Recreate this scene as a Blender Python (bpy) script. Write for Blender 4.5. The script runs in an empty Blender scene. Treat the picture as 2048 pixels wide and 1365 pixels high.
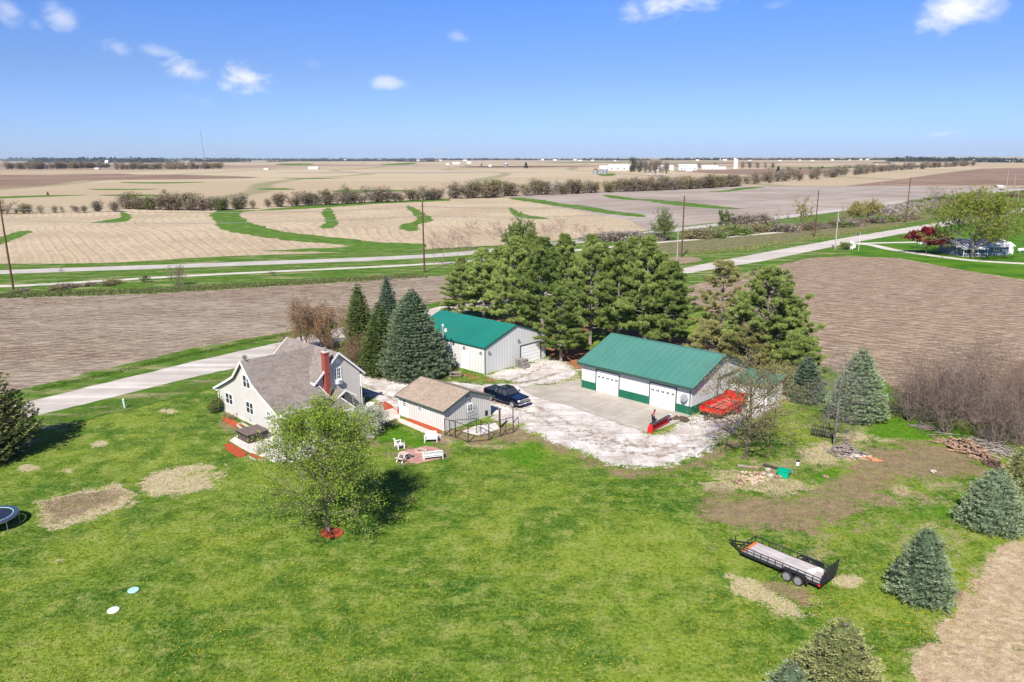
import bpy, math, random
import numpy as np
from mathutils import Matrix, Vector
from mathutils.geometry import tessellate_polygon
R=math.radians
scene=bpy.context.scene
COL=scene.collection
# ------------------------------------------------------------------ camera, world, sun
CAM_H=28.0; FPX=1515.4; PIT=R(13.6); ROLL=R(.2162)
cam=bpy.data.cameras.new('camera'); co=bpy.data.objects.new('camera',cam); COL.objects.link(co)
cam.sensor_width=36; cam.lens=FPX/2048*36; cam.clip_start=.5; cam.clip_end=90000
_U=Vector((0,math.sin(PIT),math.cos(PIT))); _X=Vector((1,0,0)); _F=Vector((0,math.cos(PIT),-math.sin(PIT)))
cx=_X*math.cos(ROLL)-_U*math.sin(ROLL); cy=_X*math.sin(ROLL)+_U*math.cos(ROLL)
m=Matrix((( cx.x,cy.x,-_F.x,0),(cx.y,cy.y,-_F.y,0),(cx.z,cy.z,-_F.z,CAM_H),(0,0,0,1)))
co.matrix_world=m; scene.camera=co
SUN_EL=R(43); SUN_AZ=R(18)          # light travels towards azimuth 18 deg (from +Y to +X)
sun=bpy.data.lights.new('sun','SUN'); so=bpy.data.objects.new('sun',sun); COL.objects.link(so)
sun.energy=5.0; sun.angle=R(.53); sun.color=(1,.945,.86)
d=Vector((math.sin(SUN_AZ)*math.cos(SUN_EL),math.cos(SUN_AZ)*math.cos(SUN_EL),-math.sin(SUN_EL)))
so.rotation_euler=d.to_track_quat('-Z','Y').to_euler(); so.location=(0,0,60)
scene.view_settings.view_transform='Standard'; scene.view_settings.look='None'
scene.view_settings.exposure=.62; scene.view_settings.gamma=1
scene.render.resolution_x=1024; scene.render.resolution_y=682

def pxdir(px,py):
    a,b=px-1024,py-682.5
    x=a*math.cos(ROLL)-b*math.sin(ROLL); y=a*math.sin(ROLL)+b*math.cos(ROLL)
    return Vector((x/FPX, math.cos(PIT)-y/FPX*math.sin(PIT), -math.sin(PIT)-y/FPX*math.cos(PIT)))
def G(px,py,z=0.0):
    """where the sight line through a point of the photograph meets the level z"""
    d=pxdir(px,py); t=(CAM_H-z)/-d.z
    return (d.x*t,d.y*t)
def PR(X,Y,Z):
    Z=Z-CAM_H; yc=Y*math.sin(PIT)+Z*math.cos(PIT); zc=Y*math.cos(PIT)-Z*math.sin(PIT)
    x=X/zc*FPX; y=-yc/zc*FPX
    return 1024+x*math.cos(ROLL)+y*math.sin(ROLL), 682.5-x*math.sin(ROLL)+y*math.cos(ROLL)
def HT(base,top):
    X,Y=G(*base); lo,hi=-5,min(400,CAM_H+Y*2.5)
    for i in range(50):
        mm=(lo+hi)/2
        if PR(X,Y,mm)[1]>top: lo=mm
        else: hi=mm
    return lo

# ---- node helpers
class NT:
    def __init__(s,nt): s.nt=nt
    def n(s,t,**k):
        o=s.nt.nodes.new(t)
        for a,b in k.items(): setattr(o,a,b)
        return o
    def l(s,a,b): s.nt.links.new(a,b)
    def inp(s,sock,v):
        if v is None: return
        if hasattr(v,'is_linked') or hasattr(v,'links'): s.l(v,sock)
        else:
            if sock.type=='RGBA' and len(v)==3: v=(*v,1)
            sock.default_value=v
    def math(s,op,a,b=None,c=None,clamp=False):
        o=s.n('ShaderNodeMath',operation=op); o.use_clamp=clamp
        for i,v in enumerate((a,b,c)):
            if v is not None: s.inp(o.inputs[i],v)
        return o.outputs[0]
    def vmath(s,op,a,b=None):
        o=s.n('ShaderNodeVectorMath',operation=op); s.inp(o.inputs[0],a)
        if b is not None: s.inp(o.inputs[1],b)
        return o.outputs['Value'] if op in('DOT_PRODUCT','LENGTH','DISTANCE') else o.outputs[0]
    def mix(s,f,a,b,bt='MIX'):
        o=s.n('ShaderNodeMix',data_type='RGBA',blend_type=bt); o.clamp_factor=True
        s.inp(o.inputs[0],f); s.inp(o.inputs[6],a); s.inp(o.inputs[7],b); return o.outputs[2]
    def noise(s,vec,scale,detail=3,rough=.55,dist=0.):
        o=s.n('ShaderNodeTexNoise'); s.inp(o.inputs['Vector'],vec); o.inputs['Scale'].default_value=scale
        o.inputs['Detail'].default_value=detail; o.inputs['Roughness'].default_value=rough; o.inputs['Distortion'].default_value=dist
        return o.outputs['Fac']
    def ramp(s,f,lo,hi,smooth=False):
        o=s.n('ShaderNodeMapRange'); o.interpolation_type='SMOOTHSTEP' if smooth else 'LINEAR'
        s.inp(o.inputs[0],f); o.inputs[1].default_value=lo; o.inputs[2].default_value=hi; return o.outputs[0]
    def mapping(s,vec,scale=(1,1,1),rot=0.,loc=(0,0,0)):
        o=s.n('ShaderNodeMapping'); s.inp(o.inputs['Vector'],vec); o.inputs['Scale'].default_value=scale
        o.inputs['Rotation'].default_value=(0,0,rot); o.inputs['Location'].default_value=loc; return o.outputs[0]
    def attr(s,name):
        return s.n('ShaderNodeAttribute',attribute_name=name).outputs['Fac']

world=bpy.data.worlds.new('World'); scene.world=world; world.use_nodes=True
w=NT(world.node_tree); w.nt.nodes.clear()
sky=w.n('ShaderNodeTexSky',sky_type='NISHITA'); sky.sun_disc=False
sky.sun_elevation=SUN_EL; sky.sun_rotation=SUN_AZ+math.pi; sky.air_density=1.0; sky.dust_density=.35; sky.ozone_density=2.5; sky.altitude=200
tc=w.n('ShaderNodeTexCoord'); gen=tc.outputs['Generated']
sx=w.n('ShaderNodeSeparateXYZ'); w.l(gen,sx.inputs[0])
el=w.ramp(sx.outputs[2],0.0,.42)
tint=w.mix(w.ramp(sx.outputs[2],0.0,.10),(.45,.71,1.42),(.425,.575,.985))
tint=w.mix(w.ramp(sx.outputs[2],.10,.18),tint,(.385,.61,1.12))
tint=w.mix(w.ramp(sx.outputs[2],.20,.65),tint,(.27,.42,.78))
skyc=w.mix(1.0,sky.outputs[0],tint,'MULTIPLY')
# small fair-weather clouds, each a direction in the sky with its angular size
clouds=[(372,142,46,27,.85),(500,160,50,30,1.15),(452,172,22,12,.5),(118,35,34,30,.55),(15,20,32,28,.5),(235,97,34,17,.45),(312,103,40,15,.4),(72,50,16,12,.28),
 (775,167,34,13,.6),(910,72,32,13,.4),(1350,5,105,30,.9),(1265,20,30,24,.5),(1915,18,88,42,1.1),(1985,22,32,14,.5),(1885,269,34,6,.45),(625,128,22,11,.16),(370,192,22,12,.12),(408,204,14,8,.14),(1550,12,30,10,.2),(880,300,40,8,.1)]
nz=w.noise(w.mapping(gen,(1,1,2.0)),16,7,.62,.7)
nz2=w.noise(w.mapping(gen,(1,1,2.2)),55,5,.62,.2)
tot=None
for (px,py,rx,ry,st) in clouds:
    dv=pxdir(px,py).normalized(); rx,ry=rx*1.28,ry*1.25; dr=(pxdir(px+rx,py).normalized()-dv); du=(pxdir(px,py-ry).normalized()-dv)
    sub=w.vmath('SUBTRACT',w.vmath('NORMALIZE',gen),tuple(dv))
    a=w.vmath('DOT_PRODUCT',sub,tuple(dr/dr.length_squared)); b=w.vmath('DOT_PRODUCT',sub,tuple(du/du.length_squared))
    r2=w.math('SQRT',w.math('ADD',w.math('MULTIPLY',a,a),w.math('MULTIPLY',b,b)))
    f=w.math('SUBTRACT',1.25,r2)                                # 1.25 in the middle, 0 outside
    f=w.math('ADD',w.math('MULTIPLY',f,.62),w.math('ADD',w.math('MULTIPLY',nz,1.5),w.math('MULTIPLY',nz2,.5)))
    f=w.ramp(f,1.15,1.95,True)
    f=w.math('MULTIPLY',f,w.ramp(r2,1.5,.7,True))
    f=w.math('MULTIPLY',f,min(st,1.0))
    tot=f if tot is None else w.math('MAXIMUM',tot,f)
skyc=w.mix(tot,skyc,(7.9,8.0,8.3))
bg=w.n('ShaderNodeBackground'); w.l(skyc,bg.inputs[0]); bg.inputs[1].default_value=.085
wo=w.n('ShaderNodeOutputWorld'); w.l(bg.outputs[0],wo.inputs[0])

# ------------------------------------------------------------------ builders
AZ=R(46.085)
VV=np.array([math.cos(AZ),math.sin(AZ)]); UU=np.array([-math.sin(AZ),math.cos(AZ)])
def tagp(o,label=None,cat=None,group=None,kind=None):
    for k,v in (('label',label),('category',cat),('group',group),('kind',kind)):
        if v: o[k]=v
    return o
def thing(name,label,cat,loc=(0,0,0),rz=0.,group=None,s=1.):
    o=bpy.data.objects.new(name,None); COL.objects.link(o); o.empty_display_size=.3
    o.location=(loc[0],loc[1],loc[2] if len(loc)>2 else 0); o.rotation_euler=(0,0,rz); o.scale=(s,s,s)
    return tagp(o,label,cat,group)
def copy_tree(o,parent=None):
    c=o.copy(); COL.objects.link(c); c.parent=parent
    for ch in list(o.children): copy_tree(ch,c)
    return c
def link(me,name,mat,parent=None):
    o=bpy.data.objects.new(name,me); COL.objects.link(o)
    for mm in (mat if isinstance(mat,(list,tuple)) else [mat]): me.materials.append(mm)
    o.parent=parent; return o
def npmesh(name,V,F,tone=None,attrs=None,midx=None,smooth=False):
    """F: (n,3) or (n,4) int array"""
    me=bpy.data.meshes.new(name); V=np.ascontiguousarray(V,dtype=np.float32); F=np.asarray(F)
    n,k=F.shape
    me.vertices.add(len(V)); me.vertices.foreach_set('co',V.ravel())
    me.loops.add(n*k); me.loops.foreach_set('vertex_index',F.astype(np.int32).ravel())
    me.polygons.add(n); me.polygons.foreach_set('loop_start',np.arange(0,n*k,k,dtype=np.int32))
    try: me.polygons.foreach_set('loop_total',np.full(n,k,dtype=np.int32))
    except Exception: pass
    if midx is not None: me.polygons.foreach_set('material_index',np.asarray(midx,dtype=np.int32))
    me.polygons.foreach_set('use_smooth',np.full(n,bool(smooth)))
    at=dict(attrs or {})
    if tone is not None: at['tone']=tone
    for a,v in at.items():
        t=me.attributes.new(a,'FLOAT','POINT'); t.data.foreach_set('value',np.asarray(v,dtype=np.float32))
    me.update(calc_edges=True); return me
class MB:
    def __init__(s): s.v=[]; s.f=[]
    def add(s,vs,fs):
        b=len(s.v); s.v+= [tuple(p) for p in vs]; s.f+=[[b+i for i in f] for f in fs]; return s
    def box(s,x0,x1,y0,y1,z0,z1):
        x0,x1=sorted((x0,x1)); y0,y1=sorted((y0,y1)); z0,z1=sorted((z0,z1))
        return s.add([(x0,y0,z0),(x1,y0,z0),(x1,y1,z0),(x0,y1,z0),(x0,y0,z1),(x1,y0,z1),(x1,y1,z1),(x0,y1,z1)],
          [(0,3,2,1),(4,5,6,7),(0,1,5,4),(1,2,6,5),(2,3,7,6),(3,0,4,7)])
    def bar(s,p,q,w,h=None):
        """square bar from p to q"""
        h=h or w; p=Vector(p); q=Vector(q); d=(q-p).normalized()
        up=Vector((0,0,1)) if abs(d.z)<.95 else Vector((0,1,0))
        a=d.cross(up).normalized()*(w/2); b=a.cross(d).normalized()*(h/2)
        vs=[p-a-b,p+a-b,p+a+b,p-a+b,q-a-b,q+a-b,q+a+b,q-a+b]
        return s.add(vs,[(0,1,2,3),(7,6,5,4),(0,4,5,1),(1,5,6,2),(2,6,7,3),(3,7,4,0)])
    def tube(s,p,q,r0,r1=None,n=8,cap=True):
        r1=r0 if r1 is None else r1; p=Vector(p); q=Vector(q); d=(q-p).normalized()
        up=Vector((0,0,1)) if abs(d.z)<.95 else Vector((0,1,0))
        a=d.cross(up).normalized(); b=a.cross(d)
        vs=[]; 
        for c,r in((p,r0),(q,r1)):
            for i in range(n):
                t=2*math.pi*i/n; vs.append(c+a*(r*math.cos(t))+b*(r*math.sin(t)))
        fs=[(i,(i+1)%n,n+(i+1)%n,n+i) for i in range(n)]
        if cap: fs+=[tuple(range(n-1,-1,-1)),tuple(range(n,2*n))]
        return s.add(vs,fs)
    def path(s,pts,r,n=6):
        for a,b in zip(pts[:-1],pts[1:]): s.tube(a,b,r,r,n)
        return s
    def prism(s,pts,axis,a,b):
        """2-D outline extruded along an axis; pts in the two remaining axes, in order"""
        def P(u,v,t): return {'x':(t,u,v),'y':(u,t,v),'z':(u,v,t)}[axis]
        n=len(pts); vs=[P(u,v,a) for u,v in pts]+[P(u,v,b) for u,v in pts]
        return s.add(vs,[tuple(range(n-1,-1,-1)),tuple(range(n,2*n))]+[(i,(i+1)%n,n+(i+1)%n,n+i) for i in range(n)])
    def strip(s,outer,inner,axis,a,b):
        """folded slab: outer and inner polylines, extruded"""
        def P(u,v,t): return {'x':(t,u,v),'y':(u,t,v),'z':(u,v,t)}[axis]
        for i in range(len(outer)-1):
            q=[outer[i],outer[i+1],inner[i+1],inner[i]]
            vs=[P(u,v,a) for u,v in q]+[P(u,v,b) for u,v in q]
            fs=[(0,1,2,3),(7,6,5,4),(0,4,5,1),(2,6,7,3)]
            if i==0: fs.append((3,7,4,0))
            if i==len(outer)-2: fs.append((1,5,6,2))
            s.add(vs,fs)
        return s
    def disc(s,c,r,h,n=20,rx=None):
        return s.prism([(c[0]+r*math.cos(2*math.pi*i/n),c[1]+(rx or r)*math.sin(2*math.pi*i/n)) for i in range(n)],'z',c[2],c[2]+h)
    def blob(s,c,r,seed=0,n=8,m=6,amp=.2,sc=(1,1,1)):
        rg=random.Random(seed); vs=[];fs=[]
        for j in range(m+1):
            ph=math.pi*j/m
            for i in range(n):
                t=2*math.pi*i/n; rr=r*(1+rg.uniform(-amp,amp)) if 0<j<m else r
                vs.append((c[0]+rr*sc[0]*math.sin(ph)*math.cos(t),c[1]+rr*sc[1]*math.sin(ph)*math.sin(t),c[2]+rr*sc[2]*math.cos(ph)))
        for j in range(m):
            for i in range(n): fs.append((j*n+i,(j+1)*n+i,(j+1)*n+(i+1)%n,j*n+(i+1)%n))
        return s.add(vs,fs)
    def build(s,name,mat,parent=None,smooth=False,bevel=0):
        me=bpy.data.meshes.new(name); me.from_pydata(s.v,[],s.f); me.validate(); 
        import bmesh
        bm=bmesh.new(); bm.from_mesh(me); bmesh.ops.recalc_face_normals(bm,faces=bm.faces)
        if bevel: bmesh.ops.bevel(bm,geom=list(bm.edges),offset=bevel,segments=1,affect='EDGES',clamp_overlap=True)
        bm.to_mesh(me); bm.free()
        if smooth:
            me.polygons.foreach_set('use_smooth',[True]*len(me.polygons))
            try: me.set_sharp_from_angle(angle=R(35))
            except Exception: pass
        me.update(); return link(me,name,mat,parent)
def wb(mb,wall,a0,a1,b0,b1,n0,n1,off=0.):
    """box on a wall: wall 'x' faces -x (a = y), wall 'y' faces -y (a = x)"""
    if wall=='x': return mb.box(off-n0,off-n1,a0,a1,b0,b1)
    return mb.box(a0,a1,off-n0,off-n1,b0,b1)

# ------------------------------------------------------------------ materials
MC={}
def mat(name,c,rough=.7,c2=None,scale=3.,lo=.35,hi=.65,bump=0.,bscale=None,metal=0.,spec=.3,coord='Object',extra=None,detail=4,stretch=None):
    if name in MC: return MC[name]
    m=bpy.data.materials.new(name); m.use_nodes=True; t=NT(m.node_tree); t.nt.nodes.clear()
    b=t.n('ShaderNodeBsdfPrincipled'); o=t.n('ShaderNodeOutputMaterial'); t.l(b.outputs[0],o.inputs[0])
    b.inputs['Roughness'].default_value=rough; b.inputs['Metallic'].default_value=metal; b.inputs['Specular IOR Level'].default_value=spec
    tcn=t.n('ShaderNodeTexCoord').outputs[coord]
    if stretch: tcn=t.mapping(tcn,stretch)
    c2=c2 or tuple(x*.86 for x in c)
    f=t.ramp(t.noise(tcn,scale,detail,.6),lo,hi)
    col=t.mix(f,c2,c)
    if extra: col=extra(t,tcn,col)
    t.inp(b.inputs['Base Color'],col)
    if bump:
        bn=t.n('ShaderNodeBump'); bn.inputs['Strength'].default_value=1; bn.inputs['Distance'].default_value=bump
        t.l(t.noise(tcn,bscale or scale*4,4,.65),bn.inputs['Height']); t.l(bn.outputs[0],b.inputs['Normal'])
    m['x']=1; MC[name]=m; return m
def leafmat(name,ca,cb,rough=.6,trans=.25):
    if name in MC: return MC[name]
    m=bpy.data.materials.new(name); m.use_nodes=True; t=NT(m.node_tree); t.nt.nodes.clear()
    b=t.n('ShaderNodeBsdfPrincipled'); o=t.n('ShaderNodeOutputMaterial')
    b.inputs['Roughness'].default_value=rough; b.inputs['Specular IOR Level'].default_value=.2
    oi=t.n('ShaderNodeObjectInfo').outputs['Random']
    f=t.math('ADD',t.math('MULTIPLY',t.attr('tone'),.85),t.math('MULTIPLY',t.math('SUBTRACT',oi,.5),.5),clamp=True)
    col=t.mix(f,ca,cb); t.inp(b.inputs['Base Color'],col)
    if trans:
        tr=t.n('ShaderNodeBsdfTranslucent'); t.l(col,tr.inputs[0]); mx=t.n('ShaderNodeMixShader'); mx.inputs[0].default_value=trans
        t.l(b.outputs[0],mx.inputs[1]); t.l(tr.outputs[0],mx.inputs[2]); t.l(mx.outputs[0],o.inputs[0])
    else: t.l(b.outputs[0],o.inputs[0])
    MC[name]=m; return m
def lawncol(t,P):
    """mown grass, colours by place"""
    big=t.noise(t.mapping(P,(.8,.8,.8),-R(20)),.085,4,.62,.6)
    st=t.noise(t.mapping(P,(.38,1.3,1),-AZ+R(12)),.75,5,.68,.3)
    mid=t.noise(P,.60,6,.72,.2)
    fine=t.noise(P,3.6,6,.82)
    c=t.mix(t.ramp(st,.38,.62),(.030,.095,.006),(.135,.222,.020))
    c=t.mix(t.ramp(big,.42,.60),c,(.192,.256,.028))
    c=t.mix(t.math('MULTIPLY',t.ramp(t.noise(P,.15,4,.65,.6),.50,.62),.75),c,(.026,.105,.008))
    c=t.mix(t.math('MULTIPLY',t.ramp(mid,.50,.64),.75),c,(.285,.310,.085))
    c=t.mix(t.math('MULTIPLY',t.ramp(mid,.47,.36),.6),c,(.030,.080,.005))
    c=t.mix(t.math('MULTIPLY',t.ramp(fine,.51,.66),.55),c,(.345,.375,.110))
    c=t.mix(t.math('MULTIPLY',t.ramp(fine,.49,.36),.85),c,(.014,.036,.003))
    return c
def soilcol(t,P,a,b,c,s=1.):
    n1=t.noise(P,1.3*s,5,.7); n2=t.noise(P,7*s,4,.7)
    k=t.mix(t.ramp(n1,.35,.65),a,b)
    return t.mix(t.math('MULTIPLY',t.ramp(n2,.5,.72),.8),k,c)
def ground_mat(name,fn,bump=.03,bscale=6.,rough=.95):
    m=bpy.data.materials.new(name); m.use_nodes=True; t=NT(m.node_tree); t.nt.nodes.clear()
    b=t.n('ShaderNodeBsdfPrincipled'); o=t.n('ShaderNodeOutputMaterial'); t.l(b.outputs[0],o.inputs[0])
    b.inputs['Roughness'].default_value=rough; b.inputs['Specular IOR Level'].default_value=.1
    P=t.n('ShaderNodeNewGeometry').outputs['Position']
    col=fn(t,P); t.inp(b.inputs['Base Color'],col)
    if bump:
        bn=t.n('ShaderNodeBump'); bn.inputs['Strength'].default_value=1; bn.inputs['Distance'].default_value=bump
        t.l(t.noise(P,bscale,4,.7),bn.inputs['Height']); t.l(bn.outputs[0],b.inputs['Normal'])
    return m
def wave(t,P,rot,period,dist=0.,dscale=1.,ds2=None):
    v=t.mapping(P,(1/period,1/period,1/period),rot)
    if dist: 
        n=t.n('ShaderNodeTexNoise'); t.inp(n.inputs['Vector'],P); n.inputs['Scale'].default_value=dscale; n.inputs['Detail'].default_value=.6
        v=t.vmath('ADD',v,t.vmath('MULTIPLY',t.vmath('SUBTRACT',n.outputs['Color'],(.5,.5,.5)),(dist/period,dist/period,0)))
    s=t.n('ShaderNodeSeparateXYZ'); t.l(v,s.inputs[0])
    return t.math('ADD',t.math('MULTIPLY',t.math('SINE',t.math('MULTIPLY',s.outputs[1],2*math.pi)),.5),.5)
def f_gravel(t,P):
    n=t.noise(P,.38,6,.74,.3); tr=t.noise(t.mapping(P,(.22,1.1,1),-AZ+R(95)),.55,5,.7,1.2)
    c=t.mix(t.ramp(n,.36,.58),(.36,.31,.26),(.69,.65,.605))
    c=t.mix(t.math('MULTIPLY',t.ramp(tr,.50,.64),.75),c,(.33,.26,.20))
    c=t.mix(t.math('MULTIPLY',t.ramp(t.noise(P,5,4,.85),.5,.62),.55),c,(.80,.775,.74))
    c=t.mix(t.math('MULTIPLY',t.ramp(t.noise(P,3.2,4,.85),.46,.34),.75),c,(.26,.21,.17))
    ru=t.ramp(t.math('ADD',t.attr('rut'),t.math('MULTIPLY',t.math('SUBTRACT',t.noise(P,1.4,4,.75),.5),2.6)),.28,.62)
    return t.mix(t.math('MULTIPLY',ru,.9),c,(.255,.195,.145))
def f_dry(t,P):
    c=soilcol(t,P,(.36,.26,.16),(.48,.37,.24),(.60,.49,.33))
    s=t.noise(t.mapping(P,(.8,1.3,1),R(-60)),1.5,6,.8,.8)
    c=t.mix(t.math('MULTIPLY',t.ramp(s,.52,.36),.65),c,(.20,.135,.085))
    c=t.mix(t.math('MULTIPLY',t.ramp(s,.54,.68),.7),c,(.70,.60,.42))
    return t.mix(t.math('MULTIPLY',t.ramp(t.noise(P,.5,4,.7),.64,.72),.85),c,(.07,.12,.02))
def f_lawn(t,P):
    c=lawncol(t,P)
    n=t.math('MULTIPLY',t.math('SUBTRACT',t.noise(P,.33,3,.6,.5),.5),2.2)
    n=t.math('ADD',n,t.math('MULTIPLY',t.math('SUBTRACT',t.noise(P,1.25,4,.7),.5),1.8))
    n=t.math('ADD',n,t.math('MULTIPLY',t.math('SUBTRACT',t.noise(P,5.,4,.75),.5),1.6))
    def m(a,k=1.): # ragged mask: attribute plus noise
        return t.math('MULTIPLY',t.ramp(t.math('ADD',t.attr(a),t.math('MULTIPLY',n,k)),.44,.60),t.ramp(t.attr(a),.02,.15))
    c=t.mix(m('dry',.55),c,f_dry(t,P))
    c=t.mix(t.math('MULTIPLY',m('straw',.85),.92),c,soilcol(t,P,(.40,.31,.19),(.52,.42,.27),(.62,.52,.36)))
    c=t.mix(t.math('MULTIPLY',m('soil',.8),.93),c,soilcol(t,P,(.15,.092,.060),(.28,.19,.125),(.52,.40,.27)))
    c=t.mix(m('lush',.6),c,t.mix(t.ramp(t.noise(P,2.,4,.7),.4,.6),(.045,.135,.006),(.10,.22,.012)))
    c=t.mix(m('litter',.6),c,soilcol(t,P,(.17,.085,.045),(.36,.15,.07),(.48,.24,.12)))
    c=t.mix(m('gravel',.75),c,f_gravel(t,P))
    return c
M_lawn=ground_mat('lawn_grass_ground',f_lawn,.05,7)
def f_soilA(t,P):
    r=wave(t,P,-AZ+R(-1),2.1,.35,.12); n=t.noise(t.mapping(P,(.12,1.,1),-AZ),1.5,4,.7)
    c=soilcol(t,P,(.145,.102,.066),(.285,.216,.143),(.44,.36,.25),.8)
    c=t.mix(t.math('MULTIPLY',t.ramp(t.math('ADD',r,t.math('MULTIPLY',n,.9)),1.0,.55),.7),c,(.125,.085,.066))
    c=t.mix(t.math('MULTIPLY',t.ramp(t.noise(t.mapping(P,(.3,1,1),-AZ),.07,3,.6),.44,.6),.55),c,(.34,.295,.225))
    c=t.mix(t.math('MULTIPLY',t.ramp(t.noise(P,3.2,3,.8),.52,.66),.6),c,(.50,.41,.33))
    g=t.noise(t.mapping(P,(.16,1.,1),-AZ),1.5,4,.85)
    c=t.mix(t.math('MULTIPLY',t.ramp(g,.51,.60),.65),c,(.46,.38,.28)); c=t.mix(t.math('MULTIPLY',t.ramp(g,.49,.40),.75),c,(.105,.068,.050))
    return c
M_soilA=ground_mat('tilled_soil_near_road',f_soilA,.09,2.2)
def f_soilB(t,P):
    r=wave(t,P,R(52),2.2,.8,.05); n=t.noise(t.mapping(P,(.12,1.,1),R(52)),1.5,4,.7)
    c=soilcol(t,P,(.180,.124,.078),(.325,.248,.160),(.49,.395,.265),.8)
    c=t.mix(t.math('MULTIPLY',t.ramp(t.math('ADD',r,t.math('MULTIPLY',n,.9)),1.05,.55),.7),c,(.155,.10,.072))
    c=t.mix(t.math('MULTIPLY',t.ramp(t.noise(P,.05,4,.6),.56,.70),.55),c,(.17,.125,.085))
    c=t.mix(t.math('MULTIPLY',t.ramp(t.noise(P,3.0,3,.8),.52,.66),.55),c,(.52,.42,.32))
    g=t.noise(t.mapping(P,(.16,1.,1),R(52)),1.5,4,.85)
    c=t.mix(t.math('MULTIPLY',t.ramp(g,.51,.60),.6),c,(.52,.40,.30)); c=t.mix(t.math('MULTIPLY',t.ramp(g,.49,.40),.7),c,(.13,.082,.056))
    return c
M_soilB=ground_mat('tilled_soil_with_rows',f_soilB,.09,2.2)
def f_stub(t,P):
    r=wave(t,P,R(62),3.6,60.,.0065); r2=wave(t,P,R(62),1.9,60.,.0065)
    c=t.mix(t.ramp(t.noise(P,.02,5,.62),.38,.62),(.40,.315,.205),(.51,.415,.28))
    c=t.mix(t.math('MULTIPLY',t.ramp(t.math('ADD',r,t.math('MULTIPLY',t.noise(P,.25,4,.7),1.4)),1.3,.5),.42),c,(.29,.205,.135))
    c=t.mix(t.math('MULTIPLY',t.ramp(t.math('MULTIPLY',r2,t.noise(P,.1,3,.7)),.30,.60),.35),c,(.66,.54,.38))
    c=t.mix(t.math('MULTIPLY',t.ramp(t.noise(P,.8,3,.8),.55,.7),.35),c,(.64,.53,.40))
    g=t.noise(t.mapping(P,(1,.35,1),R(62)),.5,4,.85)
    c=t.mix(t.math('MULTIPLY',t.ramp(g,.49,.38),.55),c,(.24,.165,.105))
    return c
M_stub=ground_mat('corn_stubble',f_stub,.1,1.)
def f_gray(t,P):
    r=wave(t,P,R(-38),14.,30,.006)
    c=t.mix(t.ramp(t.noise(P,.015,5,.62),.38,.62),(.29,.235,.195),(.40,.34,.29))
    c=t.mix(t.math('MULTIPLY',t.ramp(t.math('ADD',r,t.math('MULTIPLY',t.noise(P,.1,4,.7),1.5)),1.3,.6),.30),c,(.22,.175,.145))
    return c
M_gray=ground_mat('pale_tilled_soil',f_gray,.1,1.)
M_brownf=ground_mat('dark_tilled_soil',lambda t,P:t.mix(t.math('MULTIPLY',t.ramp(t.math('ADD',wave(t,P,R(-30),30.,60,.004),t.noise(P,.06,4,.7)),1.3,.5),.55),
    t.mix(t.ramp(t.noise(P,.008,5,.65),.38,.62),(.22,.145,.10),(.33,.225,.16)),(.135,.088,.062)),0)
def f_far(t,P):
    vo=t.n('ShaderNodeTexVoronoi',feature='F1',distance='CHEBYCHEV'); t.inp(vo.inputs['Vector'],t.mapping(P,(1/900,1/700,0),R(12))); vo.inputs['Scale'].default_value=1
    s=t.n('ShaderNodeSeparateColor'); t.l(vo.outputs['Color'],s.inputs[0])
    c=t.mix(t.ramp(s.outputs[0],.3,.7),(.41,.325,.21),(.46,.38,.25))
    c=t.mix(t.ramp(s.outputs[1],.66,.68),c,(.30,.215,.155))
    c=t.mix(t.ramp(s.outputs[2],.90,.905),c,(.10,.17,.045))
    wv=wave(t,P,R(85),260.,260,.0016)
    c=t.mix(t.math('MULTIPLY',t.ramp(wv,.965,.995),.6),c,(.14,.17,.06))
    c=t.mix(t.math('MULTIPLY',t.ramp(t.noise(t.mapping(P,(.3,1,1)),.006,5,.65),.45,.7),.5),c,(.36,.255,.18))
    return t.mix(t.math('MULTIPLY',t.ramp(t.noise(P,.08,4,.7),.5,.7),.25),c,(.55,.45,.32))
M_far=ground_mat('far_farmland',f_far,0)
M_verge=ground_mat('verge_grass',lambda t,P:t.mix(t.math('MULTIPLY',t.ramp(t.noise(t.mapping(P,(.25,1,1),-AZ),.35,5,.7),.5,.68),.85),
    t.mix(t.ramp(t.noise(P,.6,5,.7),.36,.64),(.040,.105,.008),(.105,.185,.02)),(.36,.31,.17)),.08,3.)
M_field_grass=ground_mat('waterway_grass',lambda t,P:t.mix(t.math('MULTIPLY',t.ramp(t.noise(P,.12,5,.7),.55,.72),.7),
    t.mix(t.ramp(t.noise(P,.25,5,.7),.36,.64),(.050,.120,.012),(.12,.205,.028)),(.30,.28,.13)),.08,2.)
M_nlawn=ground_mat('neighbour_lawn_grass',lambda t,P:t.mix(t.ramp(t.noise(P,.12,5,.65),.36,.64),(.040,.125,.006),(.10,.20,.014)),.05,5)
M_dead=ground_mat('dead_grass_and_brush',lambda t,P:t.mix(t.ramp(t.noise(P,.5,5,.7),.4,.6),(.25,.18,.125),(.09,.14,.03)),.1,2)
M_gravel=ground_mat('crushed_limestone',f_gravel,.05,9)
def f_road(t,P):
    c=t.mix(t.ramp(t.noise(P,.25,5,.7),.35,.65),(.45,.405,.35),(.58,.53,.47))
    s=t.noise(t.mapping(P,(.02,.62,1),-AZ+R(-.5)),.8,2,.5)
    c=t.mix(t.math('MULTIPLY',t.ramp(s,.55,.42),.5),c,(.38,.335,.30))
    c=t.mix(t.math('MULTIPLY',t.ramp(s,.53,.62),.55),c,(.70,.655,.60))
    return t.mix(t.math('MULTIPLY',t.ramp(t.noise(P,8,3,.8),.5,.7),.4),c,(.30,.27,.245))
M_road=ground_mat('packed_gravel',f_road,.03,9)
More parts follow.
